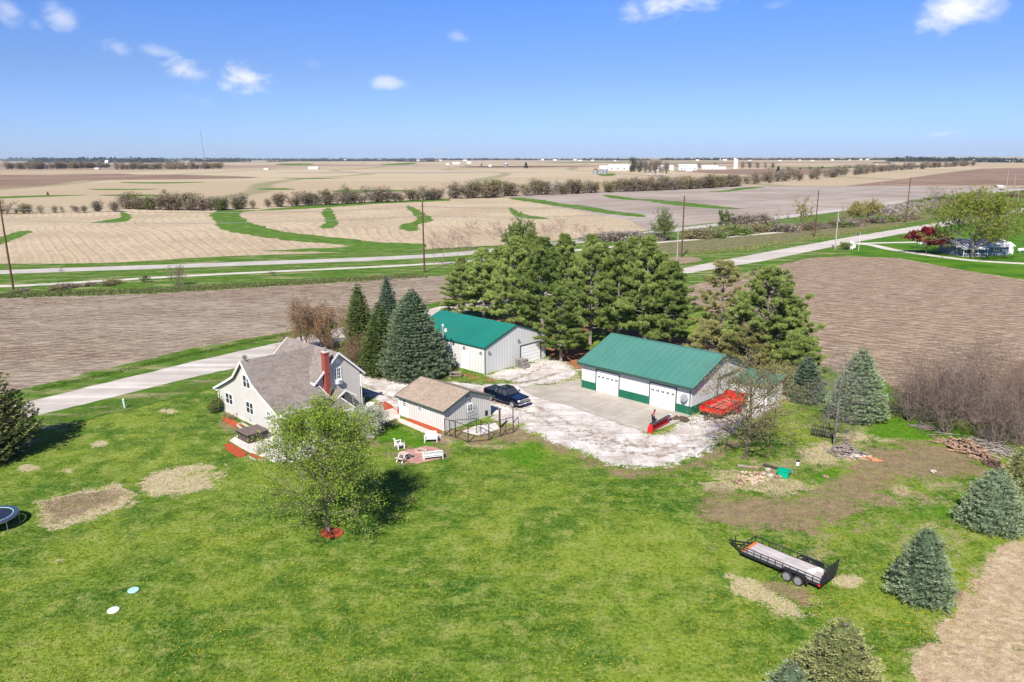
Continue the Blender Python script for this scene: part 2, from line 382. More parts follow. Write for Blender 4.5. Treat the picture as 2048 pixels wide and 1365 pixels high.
M_asph=ground_mat('worn_pale_asphalt',lambda t,P:t.mix(t.ramp(t.noise(P,.2,5,.7),.35,.65),(.40,.365,.33),(.50,.46,.42)),0)
M_trail=ground_mat('pale_limestone_screening',lambda t,P:t.mix(t.ramp(t.noise(P,.3,5,.7),.35,.65),(.50,.455,.40),(.62,.57,.51)),0)
def f_conc(t,P):
    c=t.mix(t.ramp(t.noise(P,.35,5,.68),.34,.66),(.35,.31,.255),(.47,.425,.36))
    c=t.mix(t.math('MULTIPLY',t.ramp(t.noise(t.mapping(P,(.3,1,1),-AZ),.9,4,.7),.58,.75),.45),c,(.25,.20,.155))
    for rot in (-AZ,math.pi/2-AZ):
        c=t.mix(t.math('MULTIPLY',t.ramp(wave(t,P,rot,3.8),.9985,1.),.6),c,(.15,.13,.11))
    return c
M_conc=ground_mat('stained_concrete',f_conc,.01,6,.9)
m_conc2=mat('pale_concrete',(.66,.62,.56),.9,(.52,.47,.42),1.2,bump=.01)
M_dry=ground_mat('dry_stubble_grass',f_dry,.08,5)
M_pavers=None
# ------------------------------------------------------------------ ground sheets
rng=np.random.default_rng(7)
def densify(pts,step,amp,seed):
    rg=np.random.default_rng(seed); out=[]
    n=len(pts)
    for i in range(n):
        a=np.array(pts[i],float); b=np.array(pts[(i+1)%n],float); L=np.hypot(*(b-a)); k=max(1,int(L/step)); k=min(k,400)
        dirn=(b-a)/max(L,1e-6); nrm=np.array([-dirn[1],dirn[0]])
        ks=np.arange(k)/k
        ph=rg.uniform(0,6.28,4); s=ks*L
        o=amp*(.5*np.sin(s*.55/step+ph[0])+.35*np.sin(s*1.3/step+ph[1])+rg.uniform(-.6,.6,k)) if amp else np.zeros(k)
        o[0]=0
        for j in range(k): out.append(tuple(a+dirn*s[j]+nrm*o[j]))
    return out
def smoothpoly(pts,it=2):
    for _ in range(it):
        q=[]
        for i in range(len(pts)):
            a=np.array(pts[i]); b=np.array(pts[(i+1)%len(pts)]); q+= [tuple(a*.75+b*.25),tuple(a*.25+b*.75)]
        pts=q
    return pts
def sheet(name,px,z,m,amp=.3,step=1.2,smooth=0,world=False,seed=1,kind='structure'):
    pts=[tuple(p) for p in px] if world else [G(*p) for p in px]
    if smooth: pts=smoothpoly(pts,smooth)
    pts=densify(pts,step,amp,seed)
    tri=tessellate_polygon([[Vector((x,y,0)) for x,y in pts]])
    V=np.array([(x,y,z) for x,y in pts]); F=np.array(tri)
    # orient upwards
    a=V[F[:,0]];b=V[F[:,1]];c=V[F[:,2]]; cr=np.cross(b-a,c-a)[:,2]; F[cr<0]=F[cr<0][:,::-1]
    me=npmesh(name,V,F); o=link(me,name,m); o['kind']=kind; return o
def ribbon(name,line,w,z,m,world=False,amp=.15,step=3.,seed=3,cuts=True):
    pts=np.array([p if world else G(*p) for p in line],float)
    # resample
    out=[]
    for i in range(len(pts)-1):
        p0=pts[max(i-1,0)];p1=pts[i];p2=pts[i+1];p3=pts[min(i+2,len(pts)-1)]
        k=max(2,min(120,int(np.hypot(*(p2-p1))/step)))
        for j in range(k):
            t=j/k; out.append(.5*((2*p1)+(-p0+p2)*t+(2*p0-5*p1+4*p2-p3)*t*t+(-p0+3*p1-3*p2+p3)*t**3))
    out.append(pts[-1]); c=np.array(out); d=np.gradient(c,axis=0); d/=np.hypot(d[:,0],d[:,1])[:,None]; nr=np.stack([-d[:,1],d[:,0]],1)
    rg=np.random.default_rng(seed); ww=np.interp(np.linspace(0,1,len(c)),np.linspace(0,1,len(w)) if hasattr(w,'__len__') else [0,1],w if hasattr(w,'__len__') else [w,w])/2
    e=rg.uniform(-amp,amp,(2,len(c)))
    L=c+nr*(ww+e[0])[:,None]; Rr=c-nr*(ww+e[1])[:,None]
    V=np.concatenate([np.c_[L,np.full(len(c),z)],np.c_[Rr,np.full(len(c),z)]]); n=len(c)
    F=np.array([(i,n+i,n+i+1,i+1) for i in range(n-1)])
    o=link(npmesh(name,V,F),name,m); o['kind']='structure'; return o
# the base: one sheet to the horizon
gb=link(npmesh('ground',np.array([(-45000,-2000,0),(45000,-2000,0),(45000,60000,0),(-45000,60000,0)]),np.array([(0,1,2,3)])),'ground',M_far); gb['kind']='structure'
dz=.004
# far fields
sheet('tilled_field',[(-150,350),(-150,378),(0,378),(90,372),(160,362),(280,350),(240,347),(110,350)],dz,M_brownf,1,8,1)
sheet('tilled_field',[(1690,372),(1780,362),(1900,345),(1960,338),(2200,332),(2200,372),(2048,372),(1850,372)],dz,M_brownf,1,8)
sheet('tilled_field',[(1330,342),(1400,340),(1560,338),(1700,336),(1690,345),(1600,352),(1480,350),(1400,346)],dz,M_brownf,1,8,1)
for q,mm in (([(-300,333),(-300,328),(60,328),(300,330),(520,331),(300,334)],M_brownf),([(860,334),(1200,331),(1200,334),(1000,337)],M_brownf),([(0,352),(300,349),(420,351),(560,356),(300,360),(120,362)],M_brownf),([(1520,331),(1700,329),(1850,330),(2060,331),(2060,338),(1960,334),(1700,335)],M_dry),([(1480,336),(1700,334),(1900,331),(1900,334),(1700,338)],M_field_grass),([(480,346),(800,344),(1180,346),(800,348)],M_gray),([(1040,323),(1300,322),(1300,323.4),(1040,324.4)],M_gray),([(1300,327),(1560,325),(1560,328),(1300,330)],M_brownf),([(600,334.5),(900,332.5),(1190,334),(900,334.2)],M_gray)):
    sheet('far_field',q,dz*1.5,mm,2,12,1)
# stubble fields behind the highway
sheet('stubble_field',[(-400,560),(-400,425),(0,420),(120,416),(260,415),(420,420),(560,412),(900,398),(1000,395),(1300,440),(1290,462),(1100,482),(850,504),(500,512),(200,528)],dz,M_stub,.6,4)
sheet('pale_field',[(1010,393),(1290,378),(1500,372),(1700,372),(2000,374),(2250,378),(2250,384),(2048,386),(1800,410),(1650,432),(1500,445),(1300,464),(1255,440),(1100,412)],dz*2,M_gray,.6,4)
def gsheet(px,z=dz*3,sm=1,amp=1.0,step=2.2,s=1): return sheet('grass_strip',px,z,M_field_grass,amp,step,sm,seed=s)
gsheet([(418,428),(440,420),(512,421),(600,412),(760,404),(900,398),(900,402),(760,408),(600,419),(520,422),(487,424),(478,430),(500,445),(560,463),(640,472),(760,485),(850,488),(850,500),(700,506),(525,502),(640,497),(710,492),(560,480),(470,466),(438,458),(430,445)],sm=0,s=2)
gsheet([(175,447),(215,440),(245,436),(237,425),(250,424),(265,434),(258,443),(215,447)])
gsheet([(-60,492),(0,475),(35,463),(70,461),(40,475),(0,490),(-60,512)])
gsheet([(650,416),(664,416),(668,430),(678,446),(665,457),(642,458),(640,452),(652,446),(650,436),(641,428)])
gsheet([(808,412),(822,412),(868,438),(866,443),(832,450),(842,462),(815,463),(797,458),(800,450),(838,441),(826,428)])
gsheet([(1016,415),(1026,416),(1040,428),(1100,437),(1096,439),(1040,437),(1022,428)],z=dz*4)
gsheet([(1030,395),(1080,399),(1135,410),(1160,410),(1230,423),(1293,430),(1290,436),(1220,429),(1170,421),(1130,415),(1070,406),(1010,397)],z=dz*4)
gsheet([(1202,390),(1230,391),(1270,398),(1310,399),(1380,406),(1440,413),(1490,418),(1470,420),(1400,416),(1330,409),(1290,401),(1250,400),(1215,396)],z=dz*4)
gsheet([(1405,384),(1450,382),(1480,375),(1540,374),(1485,380),(1450,385)],z=dz*4)
for q in ([(180,391),(250,389),(330,390),(420,388),(340,393),(250,393)],[(225,364),(300,365),(440,364),(330,368),(260,367)],[(160,378),(250,378),(330,378),(300,380),(200,381)],
          [(550,356),(640,357),(700,356),(640,359),(590,358)],[(650,381),(760,379),(860,383),(760,384),(690,388)],[(548,328),(620,327),(635,330),(560,332)],[(755,329),(830,325),(835,329),(770,331)],
          [(-60,396),(60,391),(200,390),(120,393),(-60,400)],[(1195,348),(1230,347),(1232,352),(1200,353)],[(980,358),(1000,361),(1010,367),(992,366)],[(500,379),(560,376),(600,379),(560,381)]):
    gsheet(q,amp=1.5,step=10)
sheet('grass_verge',[(-500,640),(-500,520),(-100,540),(0,528),(200,527),(450,513),(700,505),(860,498),(1060,488),(1290,462),(1460,442),(1640,428),(1760,410),(1900,392),(2250,368),(2250,430),(2048,452),(1700,478),(1450,530),(1365,538),(1000,560),(900,551),(700,566),(300,589),(0,597),(-100,603)],dz*5,M_verge,.7,2.5)
sheet('tilled_field',[(-500,1000),(-500,625),(-100,604),(0,597),(300,588),(700,564),(900,551),(1010,560),(1360,541),(1150,575),(900,603),(700,646),(555,675),(200,755),(60,788),(-100,830)],dz*6,M_soilA,.4,1.5)
ribbon('highway',[(-300,560),(0,545),(400,531),(830,514),(1040,496),(1270,470),(1420,452),(1500,443),(1620,428),(1700,418),(1850,399),(2048,379),(2200,366)],[8.,8.,8.5,9.,10.,11.],dz*7,M_asph,step=4)
ribbon('trail',[(-100,578),(0,573),(60,571),(400,551),(850,529),(1000,516),(1300,487),(1400,479),(1560,465),(1640,455),(1760,438)],3.0,dz*7,M_trail,step=4)
sheet('bare_patch',[(1320,517),(1370,513),(1405,517),(1400,524),(1340,530),(1315,525)],dz*7,M_soilB,.4,1.,1)
# neighbour's land
sheet('neighbour_lawn',[(1540,545),(1640,505),(1700,478),(2048,415),(2400,360),(2400,700),(2048,560),(1950,545),(1800,517),(1700,513),(1600,520)],dz*8,M_nlawn,.25,1.5)
sheet('tilled_field',[(1365,600),(1372,567),(1460,552),(1560,530),(1620,515),(1700,513),(1800,518),(1900,536),(2048,562),(2500,660),(2500,1000),(2048,845),(1960,850),(1820,800),(1770,765),(1700,745),(1625,735),(1605,690),(1500,650),(1400,620)],dz*9,M_soilB,.35,1.2)
sheet('grass_verge',[(1340,545),(1520,505),(1700,478),(1700,514),(1620,516),(1560,531),(1460,553),(1378,572),(1345,585)],dz*10,M_verge,.3,1.3)
sheet('brush_ground',[(1150,512),(1300,484),(1450,471),(1560,461),(1700,449),(1860,426),(1860,440),(1700,463),(1560,482),(1450,500),(1370,506),(1200,520)],dz*6.5,M_dead,.8,2.)
# gravel road
up=[(-250,874),(0,817),(75,800),(400,721),(558,686),(700,650),(900,610),(1100,578),(1360,538),(1520,507),(1680,478),(1850,450),(2048,416),(2300,374)]
lw=[(2300,384),(2048,426),(1850,460),(1700,487),(1520,524),(1365,549),(1100,592),(900,630),(700,680),(560,715),(471,737),(400,752),(75,832),(0,851),(-250,915)]
sheet('grass_verge',[(-250,845),(0,788),(75,772),(400,694),(558,668),(700,640),(900,600),(1100,570),(1365,532),(1365,560),(1100,605),(900,645),(700,700),(560,740),(471,765),(400,785),(75,866),(0,885),(-250,950)],dz*10,M_verge,.4,1.3)
sheet('gravel_road',up+lw,dz*11,M_road,.15,1.2)
ribbon('driveway',[(1655,483),(1720,487),(1780,486),(1890,484)],3.4,dz*12,M_trail,step=2)
ribbon('driveway',[(1700,487),(1745,491),(1780,499),(1830,507),(1880,514),(1950,522),(2048,528),(2200,535)],[3.8,3.4,3.4,4.5],dz*13,M_trail,step=2)

# the yard: a fine grid that carries where the turf is worn
X0,X1,Y0,Y1=-78,78,26,190; st=.4
gx=np.arange(X0,X1+st,st); gy=np.arange(Y0,Y1+st,st); XX,YY=np.meshgrid(gx,gy); PT=np.c_[XX.ravel(),YY.ravel()]
def sdf(P,poly):
    """positive inside, metres"""
    poly=np.array(poly,float); n=len(poly); dmin=np.full(len(P),1e9); ins=np.zeros(len(P),bool)
    for i in range(n):
        a=poly[i]; b=poly[(i+1)%n]; e=b-a; wv=P-a; t=np.clip((wv@e)/max(e@e,1e-9),0,1); q=wv-t[:,None]*e
        dmin=np.minimum(dmin,np.hypot(q[:,0],q[:,1]))
        c=((a[1]>P[:,1])!=(b[1]>P[:,1])); 
        with np.errstate(divide='ignore',invalid='ignore'): xx=(b[0]-a[0])*(P[:,1]-a[1])/(b[1]-a[1])+a[0]
        ins^=c&(P[:,0]<xx)
    return np.where(ins,dmin,-dmin)
YARD=[G(*p) for p in [(-600,1100),(-250,950),(0,885),(75,866),(400,785),(471,765),(560,738),(700,700),(900,645),(1100,592),(1300,560),(1372,549),(1385,590),(1480,670),(1640,742),(1775,765),(1830,805),(1960,850),(2048,900),(2300,950)]]+[(90,30),(60,20),(-60,20)]
masks={'rut':[],'gravel':[],'dry':[],'soil':[],'straw':[],'lush':[],'litter':[]}
def K(kind,pts,fall=1.,top=1.): masks[kind].append(([G(*p) for p in pts],fall,top))
def ell(cx,cy,rx,ry,n=14): return [(cx+rx*math.cos(2*math.pi*i/n),cy+ry*math.sin(2*math.pi*i/n)) for i in range(n)]
K('straw',[(72,1005),(235,963),(276,990),(262,1012),(92,1066)],.9); K('soil',[(84,1006),(228,972),(262,990),(235,1003),(100,1048)],1.1,.9)
K('straw',[(272,968),(300,945),(360,932),(430,926),(442,945),(420,975),(370,995),(310,990)],1.,.92)
for e in [(60,937,26,7),(137,942,10,4),(203,888,18,6),(336,822,16,5),(118,1123,11,6),(540,985,0,0),(1695,1163,34,15)]:
    if e[2]: K('straw',ell(*e),.5)
K('straw',[(1450,1152),(1520,1163),(1570,1190),(1612,1222),(1590,1234),(1530,1208),(1475,1180)],.7); K('soil',[(1520,1160),(1600,1172),(1628,1190),(1612,1215),(1570,1195),(1530,1178)],.7)
K('straw',[(1600,1215),(1650,1190),(1670,1200),(1625,1225)],.8,.8)
K('soil',[(1395,990),(1470,985),(1560,1000),(1640,985),(1700,935),(1740,900),(1820,880),(1880,885),(1975,940),(1960,952),(1850,950),(1760,985),(1700,1030),(1600,1062),(1500,1062),(1420,1040)],2.6,1.05)
K('straw',[(1390,960),(1450,935),(1540,940),(1640,955),(1660,985),(1600,1005),(1480,995),(1400,985)],2.,.66)
K('straw',[(1590,900),(1650,880),(1740,920),(1720,930),(1610,935)],1.2,.8); K('straw',[(1640,870),(1760,850),(1860,870),(1800,890),(1700,890)],1.5,.7)
K('straw',[(1780,960),(1830,975),(1820,1000),(1770,985)],1.,.8); K('straw',[(1800,1035),(1880,1040),(1930,1030),(1900,1010),(1960,1000),(1950,1050),(1850,1060)],1.2,.62)
K('lush',[(1720,865),(1800,825),(1900,850),(1960,880),(1900,890),(1830,880),(1760,880)],1.5,.85); K('lush',[(1770,1020),(1900,1010),(1940,1040),(1800,1045)],1.5,.75)
K('lush',[(1600,950),(1680,930),(1700,945),(1640,970)],1.2,.7); K('lush',[(1000,900),(1080,880),(1110,920),(1080,940),(1020,930)],1.5,.8)
K('lush',[(1690,740),(1770,760),(1830,810),(1780,830),(1720,830)],1.5,.7)
K('lush',[(755,850),(800,850),(900,900),(840,905),(760,880)],1.,.7)
K('soil',[(1040,850),(1080,865),(1130,888),(1200,922),(1260,937),(1340,938),(1410,905),(1445,880),(1500,860),(1500,880),(1440,915),(1400,935),(1330,950),(1240,952),(1170,930),(1100,900),(1040,880)],1.6,.85)
K('soil',[(985,850),(1030,845),(1075,870),(1040,885),(985,900),(930,888),(880,880),(850,865),(880,860)],1.2,.72); K('straw',[(850,862),(900,875),(950,890),(1010,885),(1060,875),(1000,900),(940,895),(870,885)],.8,.8)
K('soil',[(690,855),(760,840),(800,840),(830,855),(800,848),(745,862),(740,880),(770,895),(700,900)],1.,.75)
K('soil',[(770,885),(900,875),(910,915),(800,935),(760,900)],.9,.62)
K('soil',[(880,755),(960,760),(1010,770),(980,790),(900,770)],2.,.62); K('litter',[(895,738),(965,752),(985,757),(1000,765),(960,765),(900,750)],1.,.72)
K('litter',[(1085,690),(1130,692),(1180,700),(1172,735),(1162,746),(1120,722),(1090,712)],1.2,1.); K('litter',[(890,640),(1000,630),(1200,650),(1400,680),(1640,730),(1560,800),(1470,770),(1440,720),(1200,665),(1100,680),(900,650)],3,.85)
K('straw',[(1105,768),(1165,745),(1166,770),(1110,775)],.8,.5)
K('soil',[(1540,760),(1600,770),(1610,800),(1560,815),(1500,850),(1480,840)],1.5,.8)
K('straw',[(700,745),(760,830),(780,840),(740,850),(690,800)],.8,.5); K('soil',[(430,835),(470,850),(560,900),(545,915),(450,880)],.6,.6)
K('straw',[(0,895),(60,880),(130,860),(60,890),(0,912)],1.2,.7)
K('soil',[(1880,1190),(1930,1150),(1940,1180),(1900,1230)],1.,.7)
K('lush',ell(1095,1070,55,14),1.5,.0)
DRY=[(2300,960),(2060,1052),(2005,1090),(1960,1135),(1915,1195),(1880,1255),(1830,1330),(1785,1400),(2000,1700),(2600,1500)]
DRIVE=[(715,750),(760,752),(835,760),(900,765),(960,768),(1030,766),(1010,758),(978,752),(990,745),(1040,733),(1093,716),(1120,722),(1160,742),(1150,752),(1105,768),(1062,772),(1110,792),(1180,820),(1240,842),(1285,856),(1300,872),(1340,866),(1356,850),(1383,836),(1420,828),(1500,805),(1540,790),(1562,798),(1530,822),(1470,862),(1425,893),(1375,920),(1310,934),(1235,932),(1180,910),(1120,888),(1070,868),(1040,850),(1000,846),(985,832),(945,815),(860,792),(815,800),(800,828),(785,828),(745,800),(722,775)]
K('gravel',DRIVE,1.3,1.); K('dry',DRY,1.4,1.)
K('straw',[(1380,930),(1500,900),(1600,860),(1760,830),(1960,880),(1990,1000),(1960,1080),(1760,1080),(1640,1110),(1450,1080),(1370,1000)],5.,.40)
K('soil',[(1380,940),(1600,880),(1800,840),(1950,900),(1960,1060),(1700,1100),(1420,1090)],5.,.36)
for q in ([(1070,812),(1120,838),(1180,868),(1250,890),(1330,896),(1400,878),(1470,846),(1520,815)],[(1040,815),(1100,848),(1160,876),(1230,903),(1320,912),(1400,893),(1450,868)],[(980,800),(1010,812),(1060,826)],[(880,778),(940,795),(990,806)],[(1010,765),(1050,752),(1085,735),(1090,722)],[(1030,768),(1075,760),(1120,745)],[(720,765),(770,790),(800,808)]):
    up_=[(x,y-2.6) for x,y in q]; dn_=[(x,y+2.6) for x,y in q[::-1]]; K('rut',up_+dn_,.45,.72)
K('rut',[(1150,850),(1260,880),(1330,885),(1250,900),(1170,885)],1.5,.5); K('rut',[(1400,880),(1460,850),(1500,850),(1430,895)],1.,.5)
vals={}
for k,ps in masks.items():
    v=np.zeros(len(PT))
    for poly,fall,top in ps: v=np.maximum(v,np.clip(.5+sdf(PT,poly)/(2*fall),0,1)*top)
    vals[k]=v
def gridval(k,P):
    i=np.clip(((P[:,0]-X0)/st).astype(int),0,len(gx)-1); j=np.clip(((P[:,1]-Y0)/st).astype(int),0,len(gy)-1)
    return vals[k].reshape(len(gy),len(gx))[j,i]
nx=len(gx); ii,jj=np.meshgrid(np.arange(nx-1),np.arange(len(gy)-1)); a=(jj*nx+ii).ravel(); F=np.c_[a,a+1,a+nx+1,a+nx]
yin=sdf(PT,YARD); keep=yin[F].min(1)>-1.5; F=F[keep]
me=npmesh('lawn',np.c_[PT,np.full(len(PT),.003)],F,attrs=vals); o=link(me,'lawn',M_lawn); o['kind']='structure'
for q in (0,): pass
# gravel drive, apron and paths
sd=sdf(PT,[G(*p) for p in DRIVE]); Fg=np.c_[(jj*nx+ii).ravel(),(jj*nx+ii).ravel()+1,(jj*nx+ii).ravel()+nx+1,(jj*nx+ii).ravel()+nx]; Fg=Fg[sd[Fg].min(1)>.75]
us,inv=np.unique(Fg,return_inverse=True); me=npmesh('gravel_driveway',np.c_[PT[us],np.full(len(us),.008)],inv.reshape(-1,4),attrs={'rut':vals['rut'][us]}); o=link(me,'gravel_driveway',M_gravel); o['kind']='structure'
sheet('concrete_pad',[(1036,774),(1110,770),(1160,758),(1166,775),(1382,832),(1362,842),(1325,858),(1296,866),(1240,848),(1150,816),(1060,790)],dz*14,M_conc,.03,1.)
GP=[DRIVE,DRY]
# ------------------------------------------------------------------ building materials
def ext_siding(t,P,col):
    s=t.n('ShaderNodeSeparateXYZ'); t.l(P,s.inputs[0]); z=t.math('FRACT',t.math('MULTIPLY',s.outputs[2],1/.2))
    return t.mix(t.math('MULTIPLY',t.ramp(z,.22,.08),.6),col,(.15,.13,.11))
m_siding=mat('tan_vinyl_siding',(.595,.57,.53),.55,(.555,.53,.49),.6,bump=.0,extra=ext_siding)
m_steel=mat('ivory_steel_siding',(.68,.68,.66),.45,(.61,.605,.585),.35,metal=0,stretch=(1,1,.25))
m_steelw=mat('white_steel_siding',(.64,.635,.63),.45,(.57,.565,.56),.35,stretch=(1,1,.25))
m_rib=mat('steel_rib',(.42,.42,.41),.5,(.36,.36,.35),.5)
def ext_panel(t,P,col):
    s=t.n('ShaderNodeSeparateXYZ'); t.l(P,s.inputs[0]); y=t.math('FRACT',t.math('MULTIPLY',s.outputs[1],1/.914))
    col=t.mix(t.math('MULTIPLY',t.ramp(y,.07,.02),.5),col,(.002,.03,.02))
    st=t.noise(t.mapping(P,(.35,3.,.35)),1.6,4,.7); col=t.mix(t.math('MULTIPLY',t.ramp(st,.52,.7),.35),col,(.06,.21,.155))
    return t.mix(t.math('MULTIPLY',t.ramp(t.noise(P,.5,4,.7),.55,.7),.3),col,(.10,.17,.12))
m_green=mat('green_roof_steel',(.011,.160,.115),.36,(.016,.185,.132),.25,spec=.45,bump=0,extra=ext_panel)
m_green2=mat('faded_green_roof_steel',(.062,.205,.160),.4,(.085,.225,.18),.25,spec=.4,extra=ext_panel)
m_gtrim=mat('dark_green_trim',(.015,.085,.055),.5)
m_wains=mat('green_wainscot_steel',(.008,.115,.062),.45,(.014,.14,.08),.6)
m_gtrim2=mat('grey_green_trim',(.045,.085,.065),.55)
def ext_shingle(t,P,col):
    vo=t.n('ShaderNodeTexVoronoi',feature='F1'); t.inp(vo.inputs['Vector'],t.mapping(P,(2.6,2.6,5.5))); vo.inputs['Scale'].default_value=1.3
    s=t.n('ShaderNodeSeparateColor'); t.l(vo.outputs['Color'],s.inputs[0])
    return t.mix(t.math('MULTIPLY',s.outputs[0],.65),col,(.30,.255,.23))
def ext_shingle2(t,P,col):
    vo=t.n('ShaderNodeTexVoronoi',feature='F1'); t.inp(vo.inputs['Vector'],t.mapping(P,(2.6,2.6,5.5))); vo.inputs['Scale'].default_value=1.3
    s=t.n('ShaderNodeSeparateColor'); t.l(vo.outputs['Color'],s.inputs[0])
    return t.mix(t.math('MULTIPLY',s.outputs[0],.6),col,(.22,.155,.11))
m_shing=mat('weathered_asphalt_shingles',(.215,.182,.155),.95,(.155,.130,.110),.7,bump=.02,bscale=12,extra=ext_shingle)
m_shing2=mat('brown_asphalt_shingles',(.40,.315,.245),.95,(.32,.25,.19),.9,bump=.02,bscale=12,extra=ext_shingle2)
m_white=mat('white_paint',(.80,.80,.78),.5,(.74,.74,.72),1.2)
m_door=mat('white_steel_door',(.84,.84,.84),.4,(.80,.80,.80),.6)
m_glass=mat('dark_window_glass',(.025,.032,.04),.08,(.05,.06,.07),.6,spec=.6)
def ext_brick(t,P,col):
    br=t.n('ShaderNodeTexBrick'); t.inp(br.inputs['Vector'],t.mapping(P,(4.2,4.2,4.2))); s=t.n('ShaderNodeSeparateXYZ'); t.l(P,s.inputs[0])
    z=t.math('FRACT',t.math('MULTIPLY',s.outputs[2],1/.085)); return t.mix(t.math('MULTIPLY',t.ramp(z,.2,.1),.55),col,(.30,.22,.19))
m_brick=mat('red_brick',(.34,.060,.038),.9,(.22,.045,.032),6,extra=ext_brick,lo=.4,hi=.6)
m_black=mat('black_painted_steel',(.018,.018,.02),.45,(.03,.03,.032),3)
m_rubber=mat('black_rubber',(.022,.022,.024),.85,(.035,.034,.034),5)
m_galv=mat('galvanised_steel',(.42,.43,.44),.4,(.34,.35,.36),3,metal=.5)
m_grey=mat('grey_plastic',(.22,.23,.25),.5)
m_dish=mat('dark_grey_dish',(.10,.105,.115),.5)
m_mulch=mat('red_dyed_mulch',(.50,.095,.032),.95,(.30,.055,.022),9,bump=.05,bscale=16,lo=.42,hi=.6,detail=6)
m_dmulch=mat('dark_mulch',(.075,.05,.035),.95,(.12,.085,.06),9,bump=.05,bscale=16)
m_stone=mat('pale_field_stone',(.52,.46,.40),.9,(.36,.31,.27),3,bump=.02)
m_timber=mat('pale_edging_timber',(.58,.50,.42),.85,(.44,.38,.32),4)
m_wood=mat('weathered_grey_wood',(.33,.30,.27),.85,(.20,.18,.16),5,stretch=(1,6,6),bump=.005)
m_pole=mat('brown_pole_wood',(.13,.062,.038),.85,(.075,.04,.028),2.5,stretch=(3,3,.35),lo=.4,hi=.6)
m_poleg=mat('grey_pole_wood',(.42,.385,.345),.85,(.30,.27,.24),2.5,stretch=(3,3,.4))
m_red=mat('red_paint',(.62,.008,.010),.35,(.50,.012,.012),1.5,spec=.5)
m_redf=mat('sun_faded_red_floor',(.62,.16,.13),.7,(.50,.10,.08),2.)
m_chrome=mat('chrome',(.75,.76,.78),.12,metal=1.)
m_navy=mat('dark_navy_car_paint',(.002,.0045,.014),.12,(.003,.006,.017),.5,spec=.8)
for mm in (m_navy,):
    pn=[n for n in mm.node_tree.nodes if n.type=='BSDF_PRINCIPLED'][0]; pn.inputs['Coat Weight'].default_value=1.; pn.inputs['Coat Roughness'].default_value=.04
m_tub=mat('brown_vinyl_cover',(.175,.125,.11),.6,(.14,.10,.09),2)
m_tub2=mat('dark_brown_tub_cabinet',(.095,.068,.06),.6,(.07,.05,.045),3)
m_aqua=mat('pale_aqua_plastic',(.42,.66,.64),.5)
m_rustw=mat('white_lamp_globe',(.80,.80,.76),.3)

def window(root,wall,a0,a1,b0,b1,off=0.,cols=2,rows=2,fw=.09,name='window'):
    fr=MB()
    t=.07
    wb(fr,wall,a0-fw,a1+fw,b1,b1+fw,-.02,t,off); wb(fr,wall,a0-fw,a1+fw,b0-fw,b0,-.02,t+.02,off)
    wb(fr,wall,a0-fw,a0,b0,b1,-.02,t,off); wb(fr,wall,a1,a1+fw,b0,b1,-.02,t,off)
    f=fr.build(name,m_white,root)
    g=MB(); wb(g,wall,a0,a1,b0,b1,-.02,.025,off); g.build('pane',m_glass,f)
    mu=MB()
    for i in range(1,cols):
        x=a0+(a1-a0)*i/cols; k=.055 if (cols==2 or i==cols//2) else .015; wb(mu,wall,x-k,x+k,b0,b1,.0,.05,off)
    for j in range(1,rows):
        z=b0+(b1-b0)*j/rows; wb(mu,wall,a0,a1,z-.02,z+.02,.0,.044,off)
    mu.build('glazing_bar',m_white,f); return f
def dish(root,p,tilt,az,r=.38,arm=True,m=None):
    mb=MB(); d=Vector((math.cos(az)*math.cos(tilt),math.sin(az)*math.cos(tilt),math.sin(tilt))); c=Vector(p)+Vector((0,0,.45))
    mb.tube(p,c,.025,.025,6); mb.bar(c,c+d*.45-Vector((0,0,.32)),.03)
    mb.tube(c+d*.42-Vector((0,0,.3)),c+d*.5-Vector((0,0,.24)),.05,.05,6); mb.tube(c-d*.02,c+d*.03,r*.35,r,18); 
    mb.tube(c+d*.03,c+d*.045,r*1.0,r*1.02,18)
    return mb.build('satellite_dish',m or m_dish,root)
def ribs(mb,wall,a0,a1,b0,b1f,off,pitch=.3,w=.05,t=.025,skip=()):
    n=int((a1-a0)/pitch)
    for i in range(1,n):
        a=a0+i*(a1-a0)/n; 
        segs=[(b0,b1f(a))]
        for (s0,s1,h0,h1) in skip:
            if s0-.06<a<s1+.06:
                ns=[]
                for (lo,hi) in segs:
                    if h0>lo+.05: ns.append((lo,min(hi,h0)))
                    if h1<hi-.05: ns.append((max(lo,h1),hi))
                segs=ns
        for lo,hi in segs: wb(mb,wall,a-w/2,a+w/2,lo,hi,0,t,off)
